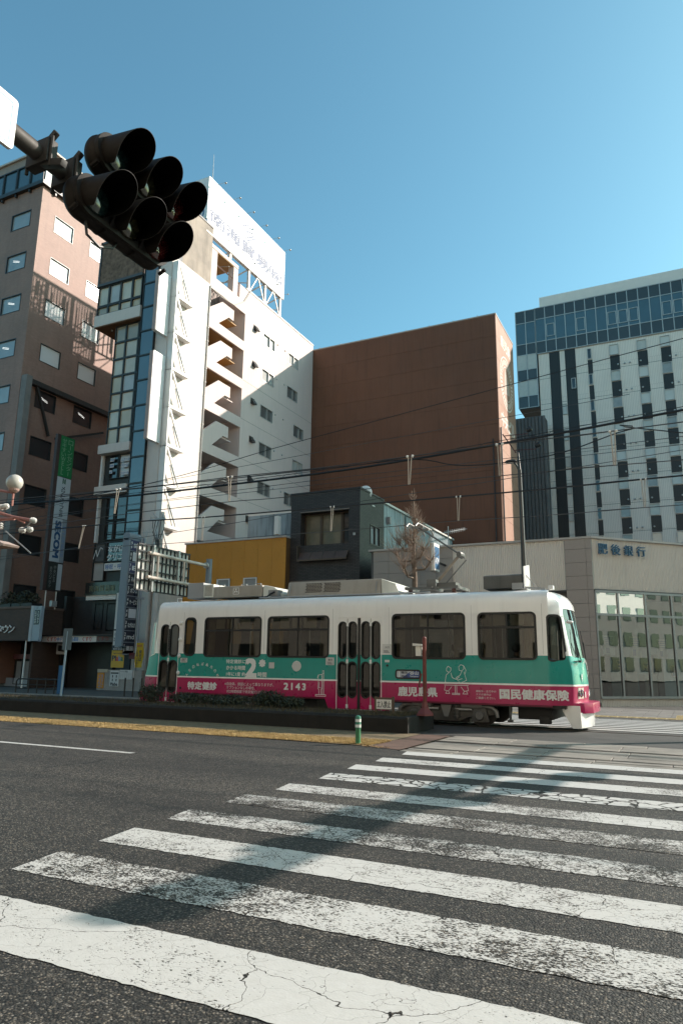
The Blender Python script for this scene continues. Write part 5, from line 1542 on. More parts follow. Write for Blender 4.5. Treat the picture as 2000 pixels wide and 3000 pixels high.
b = MB(); b.box((-10.6,YN+.25,.15),(-9.2,YB-.25,.55)); b.build('equipment_case', MATS['under_black'], TR)
b = MB(); b.tube([(-3.98,YN+.1,.18),(-3.98,YN+.1,.52)], .03, 8); b.box((-4.05,YN+.08,.16),(-3.93,YN+.2,.2)); b.build('sander_pipe', GEAR, TR)
# roof equipment
ACM = mat('cooler_grey', (.33,.295,.25), .55, var=.12, vs=2, streak=.25)
ACW = mat('cooler_white', (.66,.65,.58), .5, var=.06, streak=.15)
ya, yb = YN+.50, YB-.50
b = MB(); b.prism([(ya,3.30),(ya+.10,3.74),(yb-.10,3.74),(yb,3.30)], 0, -10.40, -7.47); ac = b.build('air_conditioner', ACM, TR, bevel=.03)
b = MB(); b.prism([(-7.465,3.30),(-7.465,3.73),(-7.05,3.58),(-6.93,3.30)], 1, ya+.06, yb-.06); b.build('cooler_end', ACW, ac, bevel=.02)
b = MB()
for g0 in (-9.80,-9.22):
    for r in range(7):
        for q in range(6):
            x = g0+q*.086+(.03 if r % 2 else 0); z = 3.42+r*.04
            y = ya+(z-3.30)/.44*.10-.004
            b.box((x,y-.004,z),(x+.066,y+.01,z+.020))
b.build('vent_slots', BLACK, ac, kind='stuff')
b = MB()
for x in (-10.3,-7.6): b.tube([(x,ya-.01,3.36),(x,ya+.05,3.66)], .012, 6)
b.build('latch', GREY, ac)
b = MB(); b.prism(rpoly([(-13.0,3.36),(-11.24,3.36),(-11.24,3.70),(-13.0,3.70)],.05), 1, ya+.02, yb); a2 = b.build('air_conditioner', ACM, TR, bevel=.03)
b = MB(); b.prism(rpoly([(-11.235,3.32),(-10.62,3.32),(-10.60,3.44),(-10.85,3.62),(-11.235,3.70)],.08), 1, ya+.05, yb-.05); b.build('cooler_end', ACW, a2, bevel=.03)
b = MB()
for k in range(3):
    t = pi/2+k*2*pi/3; c = Vector((-12.16+.042*cos(t), ya+.012, 3.545+.042*sin(t))); u = Vector((cos(t),0,sin(t))); v = Vector((-sin(t),0,cos(t)))
    b.face([c-u*.042, c+v*.024, c+u*.042, c-v*.024])
b.build('maker_emblem', WHITE, a2, merge=False)
b = MB(); P = rrect(-12.26,3.44,-12.06,3.64,.02); b.ring(P, grow(P,-.012), 1, ya+.008, ya+.018); b.build('emblem_border', WHITE, a2)
b = MB()
for x in (-12.8,-12.0,-11.5): b.tube([(x-.1,ya+.2,3.70),(x-.1,ya+.2,3.76),(x+.1,ya+.2,3.76),(x+.1,ya+.2,3.70)], .012, 6)
b.build('lifting_handle', STEEL, a2)
b = MB(); b.box((-13.95,ya,3.36),(-13.36,ya+.75,3.84)); bx = b.build('roof_cabinet', mat('cabinet_grey', (.28,.285,.29), .5, var=.06), TR, bevel=.02)
b = MB(); b.box((-13.355,ya+.01,3.38),(-12.98,ya+.74,3.78)); lv2 = b.build('louvre_cabinet', ACW, bx, bevel=.02)
b = MB()
for k in range(9): b.box((-13.30,ya+.003,3.44+k*.035),(-13.03,ya+.012,3.452+k*.035))
b.build('louvre_slots', DARK, lv2, kind='stuff') if False else b.build('slots', DARK, bx, kind='stuff')
b = MB(); b.box((-10.95,ya-.12,3.34),(-10.62,ya+.15,3.52)); b.build('junction_box', mat('junction_grey', (.22,.22,.22), .5), TR, bevel=.015)
b = MB(); b.tube([(-10.72,ya-.13,3.46),(-10.85,ya-.16,3.40),(-10.95,ya-.17,3.32),(-11.2,ya-.17,3.30)], .025, 8); b.build('cable_conduit', BLACK, TR)
b = MB(); b.tube([(-11.2,ya-.2,3.29),(-6.0,ya-.2,3.29)], .02, 6); b.build('roof_pipe', GREY, TR)
b = MB(); b.tube([(-14.2,YN+.35,3.26),(-14.2,YN+.35,3.36),(-14.05,YN+.35,3.36),(-14.05,YN+.35,3.26)], .014, 6); b.build('lifting_eye', WHITE, TR)
b = MB(); b.box((-4.63,ya-.05,3.34),(-3.66,ya+.9,3.66)); b.prism([(ya-.04,3.662),(ya+.12,3.70),(ya+.88,3.70),(ya+.89,3.662)], 0, -4.62, -3.67); b.build('resistor_box', mat('resistor_dark', (.09,.088,.082), .6, var=.2, vs=2, streak=.5), TR, bevel=.015)
b = MB(); b.prism([(ya-.10,3.32),(ya-.12,3.86),(ya+.55,3.98),(ya+.62,3.32)], 0, -3.61, -3.585); b.build('fin_plate', TWH, TR)
b = MB(); b.bar((-3.6,ya-.05,3.34),(-3.1,ya-.05,3.29),.05); b.bar((-3.62,ya+.1,3.7),(-3.3,ya+.1,3.3),.02); b.box((-3.9,ya-.10,3.3),(-3.63,ya+.05,3.46)); b.build('fin_stay', GREY, TR)
# pantograph
PGR = mat('pantograph_grey', (.12,.12,.115), .5, .4, var=.25)
pg = None
b = MB(); b.box((-6.85,YM-.5,3.42),(-5.35,YM-.42,3.48)); b.box((-6.85,YM+.42,3.42),(-5.35,YM+.5,3.48))
for x in (-6.8,-6.1,-5.4): b.box((x-.04,YM-.55,3.42),(x+.04,YM+.55,3.49))
b.box((-6.3,YM-.3,3.48),(-5.5,YM+.1,3.60)); b.box((-6.25,YM-.45,3.48),(-6.0,YM-.2,3.68))
pg = b.build('pantograph_base', PGR, TR)
for x in (-6.7,-5.5):
    for y in (YM-.46,YM+.46):
        b = MB(); b.lathe([(.06,0),(.08,.02),(.05,.04),(.08,.06),(.05,.08),(.07,.1),(.05,.14)], (x,y,3.28), (0,0,1), 10); b.build('insulator', mat('insulator_brown', (.09,.04,.03), .3), pg)
b = MB(); b.tube([(-6.15,YM,3.62),(-5.45,YM,4.38)], [.055,.04], 8); b.build('lower_arm', mat('arm_tan', (.30,.25,.20), .5, .2), pg)
b = MB(); b.tube([(-5.45,YM-.06,4.38),(-6.55,YM-.22,5.16)], .02, 6); b.tube([(-5.45,YM+.06,4.38),(-6.55,YM+.22,5.16)], .02, 6); b.tube([(-5.40,YM,4.33),(-5.28,YM,4.22),(-5.85,YM,3.62)], .016, 6); b.build('upper_arm', PGR, pg)
b = MB(); b.lathe([(.07,-.18),(.09,-.1),(.09,.1),(.07,.18)], (-5.43,YM,4.36), (0,1,0), 10); b.build('elbow_joint', PGR, pg)
b = MB()
for dx in (-.16,.1): b.tube([(-6.55+dx,YM-.75,5.10),(-6.55+dx,YM-.55,5.22),(-6.55+dx,YM+.55,5.22),(-6.55+dx,YM+.75,5.10)], .026, 6)
b.box((-6.74,YM-.25,5.14),(-6.40,YM-.2,5.20)); b.box((-6.74,YM+.2,5.14),(-6.40,YM+.25,5.20))
b.build('contact_head', mat('contact_grey', (.22,.21,.20), .5, .3), pg)
# seated passengers: one skin per body
def passenger(x, y, s, coat, hair, lbl):
    vs = [(0,0,.0),(0,0,.22),(0,0,.42),(0,0,.50),(0,.01,.58),(0,.02,.68),(0,.02,.76),
          (-.17,0,.40),(-.22,.04,.18),(-.16,.20,.04),(.17,0,.40),(.22,.04,.18),(.16,.20,.04),(-.1,.2,-.02),(-.1,.42,-.03),(.1,.2,-.02),(.1,.42,-.03)]
    ed = [(0,1),(1,2),(2,3),(3,4),(4,5),(5,6),(2,7),(7,8),(8,9),(2,10),(10,11),(11,12),(0,13),(13,14),(0,15),(15,16)]
    rad = [.15,.16,.13,.055,.06,.095,.07,.075,.05,.04,.075,.05,.04,.09,.06,.09,.06]
    me = bpy.data.meshes.new('tmp'); me.from_pydata([(px,py*s,pz) for px,py,pz in vs], ed, [])
    o = bpy.data.objects.new('tmp', me); COL.objects.link(o)
    o.modifiers.new('s','SKIN'); 
    for v, r in zip(me.skin_vertices[0].data, rad): v.radius = (r,r)
    me.skin_vertices[0].data[0].use_root = True
    sb = o.modifiers.new('d','SUBSURF'); sb.levels = 1; sb.render_levels = 1
    dg = bpy.context.evaluated_depsgraph_get()
    m2 = bpy.data.meshes.new_from_object(o.evaluated_get(dg)); bpy.data.objects.remove(o); m2.name = 'person'
    m2.materials.clear(); m2.materials.append(coat); m2.materials.append(mat('skin_tone', (.34,.21,.15), .6))
    for p in m2.polygons:
        p.use_smooth = True
        if p.center.z > .51: p.material_index = 1
    p = inst('person', m2, (x,y,1.16), None, label=lbl, cat='person', group='passengers seated in the tram')
    b = MB(); b.sphere((x,y-.025*s,1.16+.715),.105,14,10,(1,.95,1.05)); b.build('hair', hair, p, smooth=True)
HAIR = mat('dark_hair', (.015,.012,.010), .6)
passenger(-12.3, YB-.42, -1, mat('black_coat', (.02,.02,.022), .8), HAIR, 'seated passenger in dark coat behind the leftmost large tram window')
passenger(-9.6, YN+.34, 1, MATS['black_coat'], HAIR, 'seated passenger in dark coat behind the tram window left of the centre door')
passenger(-5.35, YN+.34, 1, MATS['black_coat'], HAIR, 'seated passenger with dark hair right of the red pole in the tram window')
passenger(-3.85, YN+.36, 1, mat('navy_coat', (.02,.025,.04), .8), HAIR, 'seated passenger in navy coat behind the rightmost large tram window')
# ------------------------------------------------------------------ traffic signals on their arm
SIGM = mat('signal_housing', (.012,.0095,.008), .6, var=.3, vs=8, spot=.3, spec=.18)
SIGB = mat('hood_inside', (.003,.003,.003), .95, spec=.03)
SA = thing('signal_arm', (-4.42,-1.5,0), 'grey steel arm reaching in from the left that carries the traffic signals', 'signal arm')
ARM = mat('arm_steel', (.045,.038,.033), .6, .2, var=.2, vs=5)
b = MB(); b.tube([(-4.42,-1.5,5.43),(-4.42,2.6,5.42),(-4.42,4.3,5.40)], [.085,.075,.065], 14); b.build('arm', ARM, SA, smooth=True)
b = MB(); b.tube([(-4.42,-1.5,0),(-4.42,-1.5,6.6)], [.12,.10], 16); b.build('pole', ARM, SA, smooth=True)
for y in (3.40,3.66):
    b = MB(); b.box((-4.54,y-.05,5.30),(-4.30,y+.05,5.52)); b.bar((-4.40,y,5.33),(-4.15,y,5.25),.06); b.bar((-4.40,y,5.48),(-4.27,y,5.58),.045)
    for dx in (-.13,.13): b.cyl((-4.42+dx,y-.02,5.54),(-4.42+dx,y-.02,5.26),.016,6)
    b.build('clamp', mat('clamp_dark', (.018,.016,.015), .6, .3), SA, bevel=.008)
def signal(x, y, z, lbl, tilt):
    o = thing('traffic_signal', (x,y+.55,z), lbl, 'traffic signal', 'traffic signal heads on the arm')
    R_ = .19
    b = MB()
    # capsule housing lying along the arm, domed at the back
    prof = []
    n_ = 10
    for i in range(n_+1):
        a = pi/2*i/n_; prof.append((R_*sin(a), .16-.16*cos(a)))
    for i in range(n_+1):
        a = pi/2*(1-i/n_); prof.append((R_*sin(a), .98+.16*cos(a)-.0))
    prof = [(max(r,.001),h) for r,h in prof]
    b.lathe(prof, (0,0,0), (0,1,0), 22)
    for i, v in enumerate(b.v): b.v[i] = (x+v[0]*.62-.02, y+v[1], z+v[2])
    b.build('housing', SIGM, o, smooth=True)
    b = MB(); b.prism(rrect(y+.0,z-R_+.01,y+1.14,z+R_-.01,.18,8), 0, x+.06, x+.10); b.build('face_plate', SIGM, o, bevel=.012)
    for k in range(4):
        yy = y+.03+k*.36
        b = MB(); b.ring([(x+.0+.150*cos(t),z+.203*sin(t)) for t in [2*pi*i/24 for i in range(24)]], [(x+.0+.12*cos(t),z+.17*sin(t)) for t in [2*pi*i/24 for i in range(24)]], 1, yy-.012, yy+.012) if k in (1,2) else b.tube([(x+.09,yy,z-.16),(x+.02,yy,z-.19)], .02, 6)
        b.build('rib', SIGM, o)
    for k, col in enumerate(((.010,.022,.022),(.02,.018,.010),(.045,.006,.005))):
        yy = y+.20+k*.37
        b = MB(); b.lathe([(.150,.10),(.146,.125),(.10,.15),(.05,.162),(.001,.166)], (x,yy,z), (1,0,0), 22)
        l = b.build('lens', mat('signal_lens_%d' % k, col, .12, var=.1, coat=.6), o, smooth=True)
        if k == 2:
            b = MB()
            for i in range(-4,5):
                for j in range(-4,5):
                    if i*i+j*j < 18: b.box((x+.155,yy+i*.026-.004,z+j*.026-.004),(x+.166,yy+i*.026+.004,z+j*.026+.004))
            b.build('led_dots', mat('red_led', (.10,.008,.006), .4), o, kind='stuff')
        # hood: open-bottomed tube, longer on top
        b = MB(); n2 = 26; rr = .159
        A_, B_, C_, D_ = [], [], [], []
        for i in range(n2+1):
            a = radians(-58+296*i/n2)
            top = (sin(a)+.85)/1.85
            L_ = .10+.29*max(0,top)**.7
            cyv, szv = cos(a), sin(a)
            A_.append((x+.09, yy+rr*cyv, z+rr*szv)); B_.append((x+.09+L_, yy+rr*cyv*1.03, z+rr*szv*1.03-.14*L_))
            C_.append((x+.09, yy+(rr-.006)*cyv, z+(rr-.006)*szv)); D_.append((x+.09+L_, yy+(rr-.004)*cyv*1.03, z+(rr-.004)*szv*1.03-.14*L_))
        a, c, d, e = b.pts(A_), b.pts(B_), b.pts(C_), b.pts(D_)
        for i in range(n2):
            b.cur = 0; b.idx([a[i],a[i+1],c[i+1],c[i]])
            b.cur = 1; b.idx([d[i],e[i],e[i+1],d[i+1]])
            b.cur = 0; b.idx([c[i],c[i+1],e[i+1],e[i]])
        b.build('hood', [SIGM,SIGB], o, smooth=True, recalc=False)
    return o
signal(-4.25,3.54,5.17,'lower nearer traffic signal head with three hooded lamps hanging below the arm',0)
s2 = signal(-4.25,3.71,5.69,'upper farther traffic signal head with three hooded lamps riding above the arm',0)
b = MB(); b.tube([(-4.25,3.74,5.04),(-4.25,3.78,4.88),(-4.25,3.92,4.85),(-4.25,4.07,4.92),(-4.25,4.12,5.0)], .012, 6)
b.build('loop_cable', BLACK, SA)
b = MB(); b.prism(rrect(-4.46,0,-4.30,.1,.01), 2, 0, 1) 
# white place-name board on the same arm
o = thing('arm_sign', (-4.25,2.4,4.9), 'white board with pale blue border on the signal arm at the left edge', 'sign')
yl = at(0,-4.25,45,400)[1]
b = MB(); b.prism(rrect(yl-1.6,at(0,-4.25,30,430)[2],yl,at(0,-4.25,45,285)[2],.03), 0, -4.29, -4.26); b.build('board', WHITE, o)
P = rrect(yl-1.57,at(0,-4.25,30,430)[2]+.03,yl-.03,at(0,-4.25,45,285)[2]-.03,.03)
b = MB(); b.ring(P, grow(P,-.018), 0, -4.262, -4.257); b.build('border', mat('pale_blue_line', (.30,.48,.68), .5), o)
b = MB(); b.box((-4.40,yl-.35,4.95),(-4.28,yl-.28,5.2)); b.build('sign_bracket', DARK, o)

# ------------------------------------------------------------------ street furniture
GRN = mat('bollard_green', (.035,.16,.07), .45, var=.15)
GRN2 = mat('bollard_teal', (.03,.17,.11), .45, var=.15)
o = thing('bollard', (-5.60,12.22,0), 'green and white striped plastic bollard at the corner of the dry lawn', 'bollard')
bx, by = -5.60, 12.22
b = MB(); b.lathe([(.055,0),(.055,.03),(.047,.04),(.047,.29)], (bx,by,.0), (0,0,1), 18); b.build('post', GRN, o, smooth=True)
b = MB(); b.lathe([(.052,.29),(.052,.47),(.045,.50),(.02,.515)], (bx,by,.0), (0,0,1), 18); b.build('sleeve', GRN2, o, smooth=True)
for z in (.305,.40):
    b = MB(); b.lathe([(.0535,z),(.0535,z+.05)], (bx,by,0), (0,0,1), 18); b.build('reflective_band', WHITE, o)
b = MB()
for z in (.29,.355,.39,.455): b.lathe([(.0525,z),(.056,z+.006),(.0525,z+.012)], (bx,by,0), (0,0,1), 18)
b.build('rib_ring', GRN2, o)
RED = mat('oxide_red', (.13,.022,.016), .5, var=.2, vs=4)
o = thing('red_post', (-5.47,15.5,.34), 'dark red steel post with a small white device standing before the tram', 'post')
b = MB(); b.lathe([(.21,.34),(.20,.38),(.09,.50),(.06,.62)], (-5.47,15.5,0), (0,0,1), 6); b.build('foot', RED, o)
b = MB(); b.tube([(-5.47,15.5,.5),(-5.47,15.5,2.03)], .045, 12); b.sphere((-5.47,15.5,2.03),.046,12,8); b.build('pole', RED, o, smooth=True)
b = MB(); b.box((-5.66,15.44,1.64),(-5.53,15.54,1.86)); b.prism([(-5.72,1.86),(-5.50,1.86),(-5.50,1.90),(-5.72,1.92)], 1, 15.40, 15.56); b.build('device', PALE, o)
b = MB(); b.tube([(-5.53,15.45,1.25),(-5.58,15.43,1.0),(-5.58,15.43,.95)], .02, 6); b.build('plug', RED, o)
o = thing('keep_out_sign', (-6.45,15.5,.34), 'small white keep out sign with black characters on two brown posts by the lawn', 'sign')
for x in (-6.66,-6.23):
    b = MB(); b.box((x-.025,15.48,.30),(x+.025,15.52,.72)); b.build('post', mat('rusty_post', (.12,.085,.06), .8, var=.3), o)
b = MB(); b.box((-6.68,15.46,.43),(-6.21,15.479,.70)); b.build('frame', mat('rusty_post', (.1,.1,.1)), o)
b = MB(); b.box((-6.625,15.445,.445),(-6.255,15.459,.655)); p = b.build('plate', PALE, o)
lettering('立入禁止', (-6.605,15.445,.475), X_, Z_, .33, .15, INK, p, bold=.01, off=.002)
# bushes on the median
for k, (x, w, h, l) in enumerate(((-13.55,.42,.42,'tallest spiky dark bush on the median below the tram rear door'),(-12.3,.75,.26,'low dark bush on the median under the first large tram window'),(-11.0,.75,.24,'low dark bush on the median under the second large tram window'),(-9.75,.5,.36,'rounded dark bush on the median with pale leaves near the centre door'),(-9.1,.35,.24,'small dark bush on the median nearest the centre door'))):
    o = thing('bush', (x,15.9,.35), l, 'bush', 'bushes on the tram median')
    b = MB(); leafclump(b, (x,15.85,.35+h*.55), (w,.30,h*.6), 900, .035)
    for i in range(60):
        a = random.uniform(-w,w)*.8; b.tube([(x+a,15.85+random.uniform(-.2,.2),.35),(x+a*1.1+random.gauss(0,.05),15.85+random.gauss(0,.12),.35+h*random.uniform(.9,1.35))], [.006,.003], 3, False)
    b.build('foliage', LEAFD, o, merge=False, recalc=False)
# globe lamp and bracket of the catenary pole at the left edge
PINK = mat('faded_red_paint', (.36,.15,.12), .6, var=.2, vs=5)
o = thing('globe_lamp', (-20.4,15.5,.3), 'white globe lamp on a faded red pole with overhead line brackets at left edge', 'street lamp')
b = MB(); b.tube([(-20.6,15.5,.3),(-20.6,15.5,7.4)], [.11,.08], 12); b.build('pole', PINK, o, smooth=True)
b = MB(); b.sphere((-19.58,15.5,7.14),.265,24,16); b.build('globe', mat('opal_globe', (.50,.47,.42), .3, var=.03), o, smooth=True)
b = MB(); b.lathe([(.09,6.80),(.16,6.86),(.18,6.92)], (-19.58,15.5,0), (0,0,1), 18); b.build('collar', mat('pink_collar', (.40,.26,.22), .5), o)
b = MB(); b.tube([(-20.6,15.5,7.0),(-19.6,15.5,6.80)], .04, 8); b.tube([(-19.58,15.5,6.76),(-19.58,15.5,6.35)], .035, 8); b.build('lamp_arm', PINK, o)
b = MB(); b.tube([(-20.6,15.5,6.3),(-19.5,15.5,5.98),(-18.62,15.5,5.80)], .05, 8); b.tube([(-20.6,15.5,5.95),(-19.4,15.5,5.92)], .06, 8); b.tube([(-19.5,15.5,5.98),(-18.9,15.5,5.74)], .03, 6); b.build('bracket_arm', PINK, o)
INS = mat('porcelain', (.55,.53,.5), .25)
for x, z, ax in ((-18.5,5.78,(1,0,-.2)),(-18.62,5.5,(1,0,0)),(-18.95,5.5,(1,0,0)),(-20.05,6.35,(1,0,.1)),(-19.85,6.36,(1,0,.1)),(-20.0,5.72,(0,0,1))):
    b = MB(); b.lathe([(.03,-.12),(.09,-.09),(.04,-.06),(.10,-.02),(.04,.02),(.09,.05),(.03,.1)], (x,15.5,z), ax, 12); b.build('insulator', INS, o)
b = MB(); b.tube([(-18.62,15.5,5.74),(-18.75,15.5,5.62),(-18.95,15.5,5.5)], .025, 6); b.tube([(-19.73,15.45,5.54),(-18.42,15.45,4.72)], .02, 6); b.build('steady_arm', GREY, o)
b = MB(); b.prism([(-20.5,5.23),(-19.8,5.20),(-19.25,5.02),(-19.3,4.96),(-20.5,5.0)], 1, 15.1, 15.7); b.build('line_box', mat('box_pink', (.42,.32,.28), .6), o)
# large road sign seen from behind, on an overhanging mast arm
o = thing('overhead_sign', (-20.2,27.0,-.16), 'large overhanging road sign seen from behind with dark grid frame on grey mast', 'sign')
SBK = mat('sign_back', (.62,.58,.53), .5, var=.06, streak=.2)
b = MB(); b.box((-20.50,22.45,4.38),(-20.46,25.80,6.28)); b.build('panel', SBK, o)
b = MB()
for y in [22.47+i*.26 for i in range(14)]: b.box((-20.455,y-.02,4.36),(-20.40,y+.02,6.30))
b.build('rib', DARK, o, kind='stuff')
for z in (4.36,4.78,5.2,5.62,6.0,6.28):
    b = MB(); b.box((-20.40,22.42,z-.03),(-20.36,25.84,z+.03)); b.build('rail', DARK, o)
for y in (23.3,24.95):
    b = MB(); b.box((-20.36,y-.05,4.34),(-20.26,y+.05,6.32)); b.build('post', STEEL, o)
RST = mat('rusting_white', (.56,.47,.40), .6, var=.2, vs=3, streak=.5)
for z, y1 in ((5.93,26.95),(4.91,25.9)):
    b = MB(); b.tube([(-20.18,22.84,z),(-20.18,y1,z-.03)], .075, 14); b.build('arm', RST, o, smooth=True)
b = MB(); b.tube([(-20.18,23.45,4.9),(-20.18,23.45,5.95)], .05, 10); b.tube([(-20.18,25.2,4.9),(-20.18,25.2,5.95)], .05, 10); b.build('tie', RST, o)
b = MB(); b.tube([(-20.18,27.04,-.16),(-20.18,27.04,6.2)], [.16,.14], 16); b.tube([(-20.18,27.04,6.2),(-20.18,27.04,6.23)], .15, 16); b.build('pole', mat('blue_grey_pole', (.17,.20,.23), .5, var=.1), o, smooth=True)
b = MB(); b.cyl((-20.18,26.84,5.9),(-20.18,26.76,5.9),.14,14); b.build('flange', STEEL, o)
# utility pole
o = thing('utility_pole', (-27.1,31.6,-.16), 'pale concrete utility pole with insulators in front of the cream tower', 'utility pole')
b = MB(); b.tube([(-27.15,31.6,-.16),(-27.15,31.6,10.0)], [.19,.15], 14); b.build('pole', mat('pole_concrete', (.46,.44,.41), .8, var=.1), o, smooth=True)
b = MB(); b.box((-27.9,31.45,9.55),(-26.8,31.55,9.63)); b.bar((-27.1,31.5,9.4),(-27.7,31.5,9.95),.05); b.build('cross_arm', STEEL, o)
for x in (-27.8,-27.5,-26.9):
    b = MB(); b.lathe([(.03,0),(.09,.04),(.05,.08),(.08,.12),(.04,.17)], (x,31.5,9.62), (0,0,1), 10); b.build('insulator', INS, o)
for i in range(5):
    b = MB(); x = -27.6+i*.2; b.tube([(x,31.4,9.5),(x+random.uniform(-.1,.1),31.35,8.9),(-27.15+i*.06-.12,31.35,8.3),(-27.15+i*.06-.12,31.38,7.7)], .02, 5); b.build('drop_wire', BLACK, o)
for i in range(4):
    b = MB(); b.lathe([(.04,0),(.07,.03),(.04,.06),(.07,.1),(.03,.24)], (-27.42+i*.18,31.4,8.25), (0,0,1), 8); b.build('fuse', INS, o)
b = MB(); b.tube([(-27.3,31.4,7.7),(-27.4,31.4,7.1),(-27.2,31.4,6.6),(-26.9,31.4,6.9),(-26.75,31.4,7.0),(-26.75,31.4,6.2)], .03, 6); b.build('cable_loop', BLACK, o)
# street light at right
o = thing('street_light', (-5.8,28.5,-.16), 'tall dark street light with cobra head arm in front of the bank', 'street lamp')
b = MB(); b.tube([(-5.82,28.5,-.16),(-5.82,28.5,5.5),(-5.82,28.5,9.4)], [.12,.10,.06], 12); b.tube([(-5.82,28.5,9.4),(-5.85,28.5,10.15)], [.045,.02], 8); b.build('pole', mat('lamp_pole', (.05,.048,.046), .45, .3), o, smooth=True)
b = MB(); b.tube([(-5.82,28.5,9.25),(-5.92,28.5,9.55),(-6.02,28.5,9.72)], .035, 8); b.build('arm', mat('lamp_pole', (0,0,0)), o)
b = MB(); b.sphere((-6.18,28.5,9.80),.25,16,10,(1,.55,.34)); b.build('lamp_head', DARK, o, smooth=True)
b = MB(); b.sphere((-6.20,28.5,9.755),.19,14,8,(1,.6,.25)); b.build('lens', PALE, o, smooth=True)
# wall brackets with floodlights on the brown block
o = thing('floodlight_rack', (-10.9,50,19), 'thin red bracket with three black floodlights beside the brown block', 'floodlight')
b = MB(); pA, pB = at(1,44,1472,1272), at(1,44,1510,1326)
b.bar(pA, pB, .07)
for q, w in (((1478,1277),(1545,1270)),((1508,1319),(1570,1315))): b.tube([at(1,44,*q), at(1,44,*w)], .03, 5)
b.build('bracket', mat('bracket_red', (.10,.03,.025), .5), o)
for q in ((1549,1258),(1563,1280),(1575,1303)):
    b = MB(); c = at(1,44,*q); b.lathe([(.08,-.2),(.16,-.1),(.17,.12),(.1,.2)], c, (1,0,.5), 12); b.build('lamp_head', BLACK, o)

# tall tenant directory, vertical name blade, small signs
NAVY = mat('directory_navy', (.018,.022,.040), .3, var=.1)
o = thing('tenant_directory', (-29.05,31.5,2.2), 'tall narrow blue grey tenant directory with floor names one to nine', 'sign')
b = MB(); b.box((-29.35,30.95,2.28),(-28.86,32.0,8.5)); b.prism(rrect(-29.35,8.4,-28.86,8.85,.2), 1, 30.95, 32.0); b.build('case', mat('directory_case', (.19,.225,.265), .5, var=.06), o)
rowz = [8.42-.655*i for i in range(10)]
txt = [('9F','南海貿易㈱'),('8F',None),('7F','B'),('6F','ネムノキ'),('5F','ボンム'),('4F','サービス'),('4F',None),('3F','ながはま'),('2F','md'),('1F','薬局')]
for i, (fl, tx) in enumerate(txt):
    z1 = rowz[i]-.02; z0 = z1-.60
    white = tx is None
    b = MB(); b.box((-28.858,31.08,z0),(-28.84,31.95,z1)); p = b.build('name_panel', (mat('directory_violet', (.05,.055,.13), .35) if i in (0,2) else NAVY), o)
    lettering(fl[0], (-28.84,31.11,z0+.33), Y_, Z_, .10, .18, LET, p, off=.003); lettering(fl[1], (-28.84,31.11,z0+.08), Y_, Z_, .10, .18, LET, p, off=.003)
    if white:
        b = MB(); b.box((-28.839,31.30,z0+.04),(-28.834,31.92,z1-.04)); b.build('blank_plate', mat('blank_plate', (.62,.63,.66), .5), p)
    else: lettering(tx, (-28.84,31.32,z0+.16), Y_, Z_, .58, .26, LET, p, off=.003)
b = MB(); b.box((-28.858,31.08,2.32),(-28.84,31.95,rowz[-1]-.7)); b.build('name_panel', mat('directory_base', (.20,.23,.26), .5), o)
b = MB(); b.tube([(-28.6,31.9,-.16),(-28.6,31.9,8.6)], .09, 10); b.box((-28.9,31.8,5.0),(-28.3,31.95,5.1)); b.build('post', mat('directory_post', (.25,.29,.33), .5), o)
o = thing('name_blade', (-35.6,31.7,5.7), 'tall vertical sign blade with green top, white middle and dark foot at the annex', 'sign')
b = MB(); b.box((-35.75,30.93,5.7),(-35.52,32.35,15.75)); b.build('case', mat('blade_dark', (.05,.025,.022), .6), o)
BG_ = mat('blade_green', (.012,.15,.045), .4, var=.05); BWH = mat('blade_grey_white', (.42,.44,.46), .5, var=.04); BDK = mat('blade_marble', (.020,.022,.020), .4)
segs = [(13.02,15.72,BG_),(10.32,12.98,BWH),(7.52,10.28,BWH),(5.76,7.48,BDK)]
ps = []
for z0, z1, m in segs:
    b = MB(); b.box((-35.518,31.2,z0),(-35.49,32.3,z1)); ps.append(b.build('sign_face', m, o))
GLT = mat('green_print', (.20,.34,.22), .5)
chars('ローンセンター', (-35.49,31.80,13.15), Y_, Z_, .38, 2.4, GLT, ps[0], .12, 0, .005, .004, vert=True)
chars('せキすいWELL', (-35.49,31.32,13.15), Y_, Z_, .36, 2.4, GLT, ps[0], .12, 0, .005, .004, vert=True)
chars('メットライフ生命', (-35.49,31.58,10.4), Y_, Z_, .32, 2.0, INK, ps[1], .10, 0, .02, .004, vert=True)
b = MB(); b.face([(-35.485,31.62,12.55),(-35.485,31.72,12.62),(-35.485,31.72,12.9),(-35.485,31.62,12.95)]); b.face([(-35.485,31.76,12.62),(-35.485,31.88,12.55),(-35.485,31.88,12.95),(-35.485,31.76,12.85)]); b.build('emblem', mat('emblem_green', (.03,.10,.06), .5), ps[1])
lettering('SECOM', (-35.49,31.42,10.1), -Z_, Y_, 2.3, .42, mat('secom_blue', (.012,.05,.13), .5), ps[2], bold=.05)
b = MB(); b.face([(-35.486,31.95,7.52),(-35.486,32.3,7.52),(-35.486,32.3,10.28),(-35.486,31.95,10.28)]); b.build('grey_band', mat('band_grey', (.24,.26,.28), .5), ps[2])
chars('セコム株式会社', (-35.482,32.0,7.9), Y_, Z_, .22, 2.0, BLUEINK, ps[2], .1, 0, .0, .002, vert=True)
chars('中央ビル', (-35.49,31.62,6.25), Y_, Z_, .18, 1.05, mat('dull_print', (.26,.27,.25), .5), ps[3], .1, 0, 0, .004, vert=True)
chars('歯科クリニック', (-35.49,31.32,5.9), Y_, Z_, .18, 1.3, MATS['dull_print'], ps[3], .1, 0, 0, .004, vert=True)
b = MB(); b.face([(-35.486,31.92,5.78),(-35.486,32.28,5.78),(-35.486,32.28,7.42),(-35.486,31.92,7.42)]); b.build('pale_strip', BWH, ps[3])
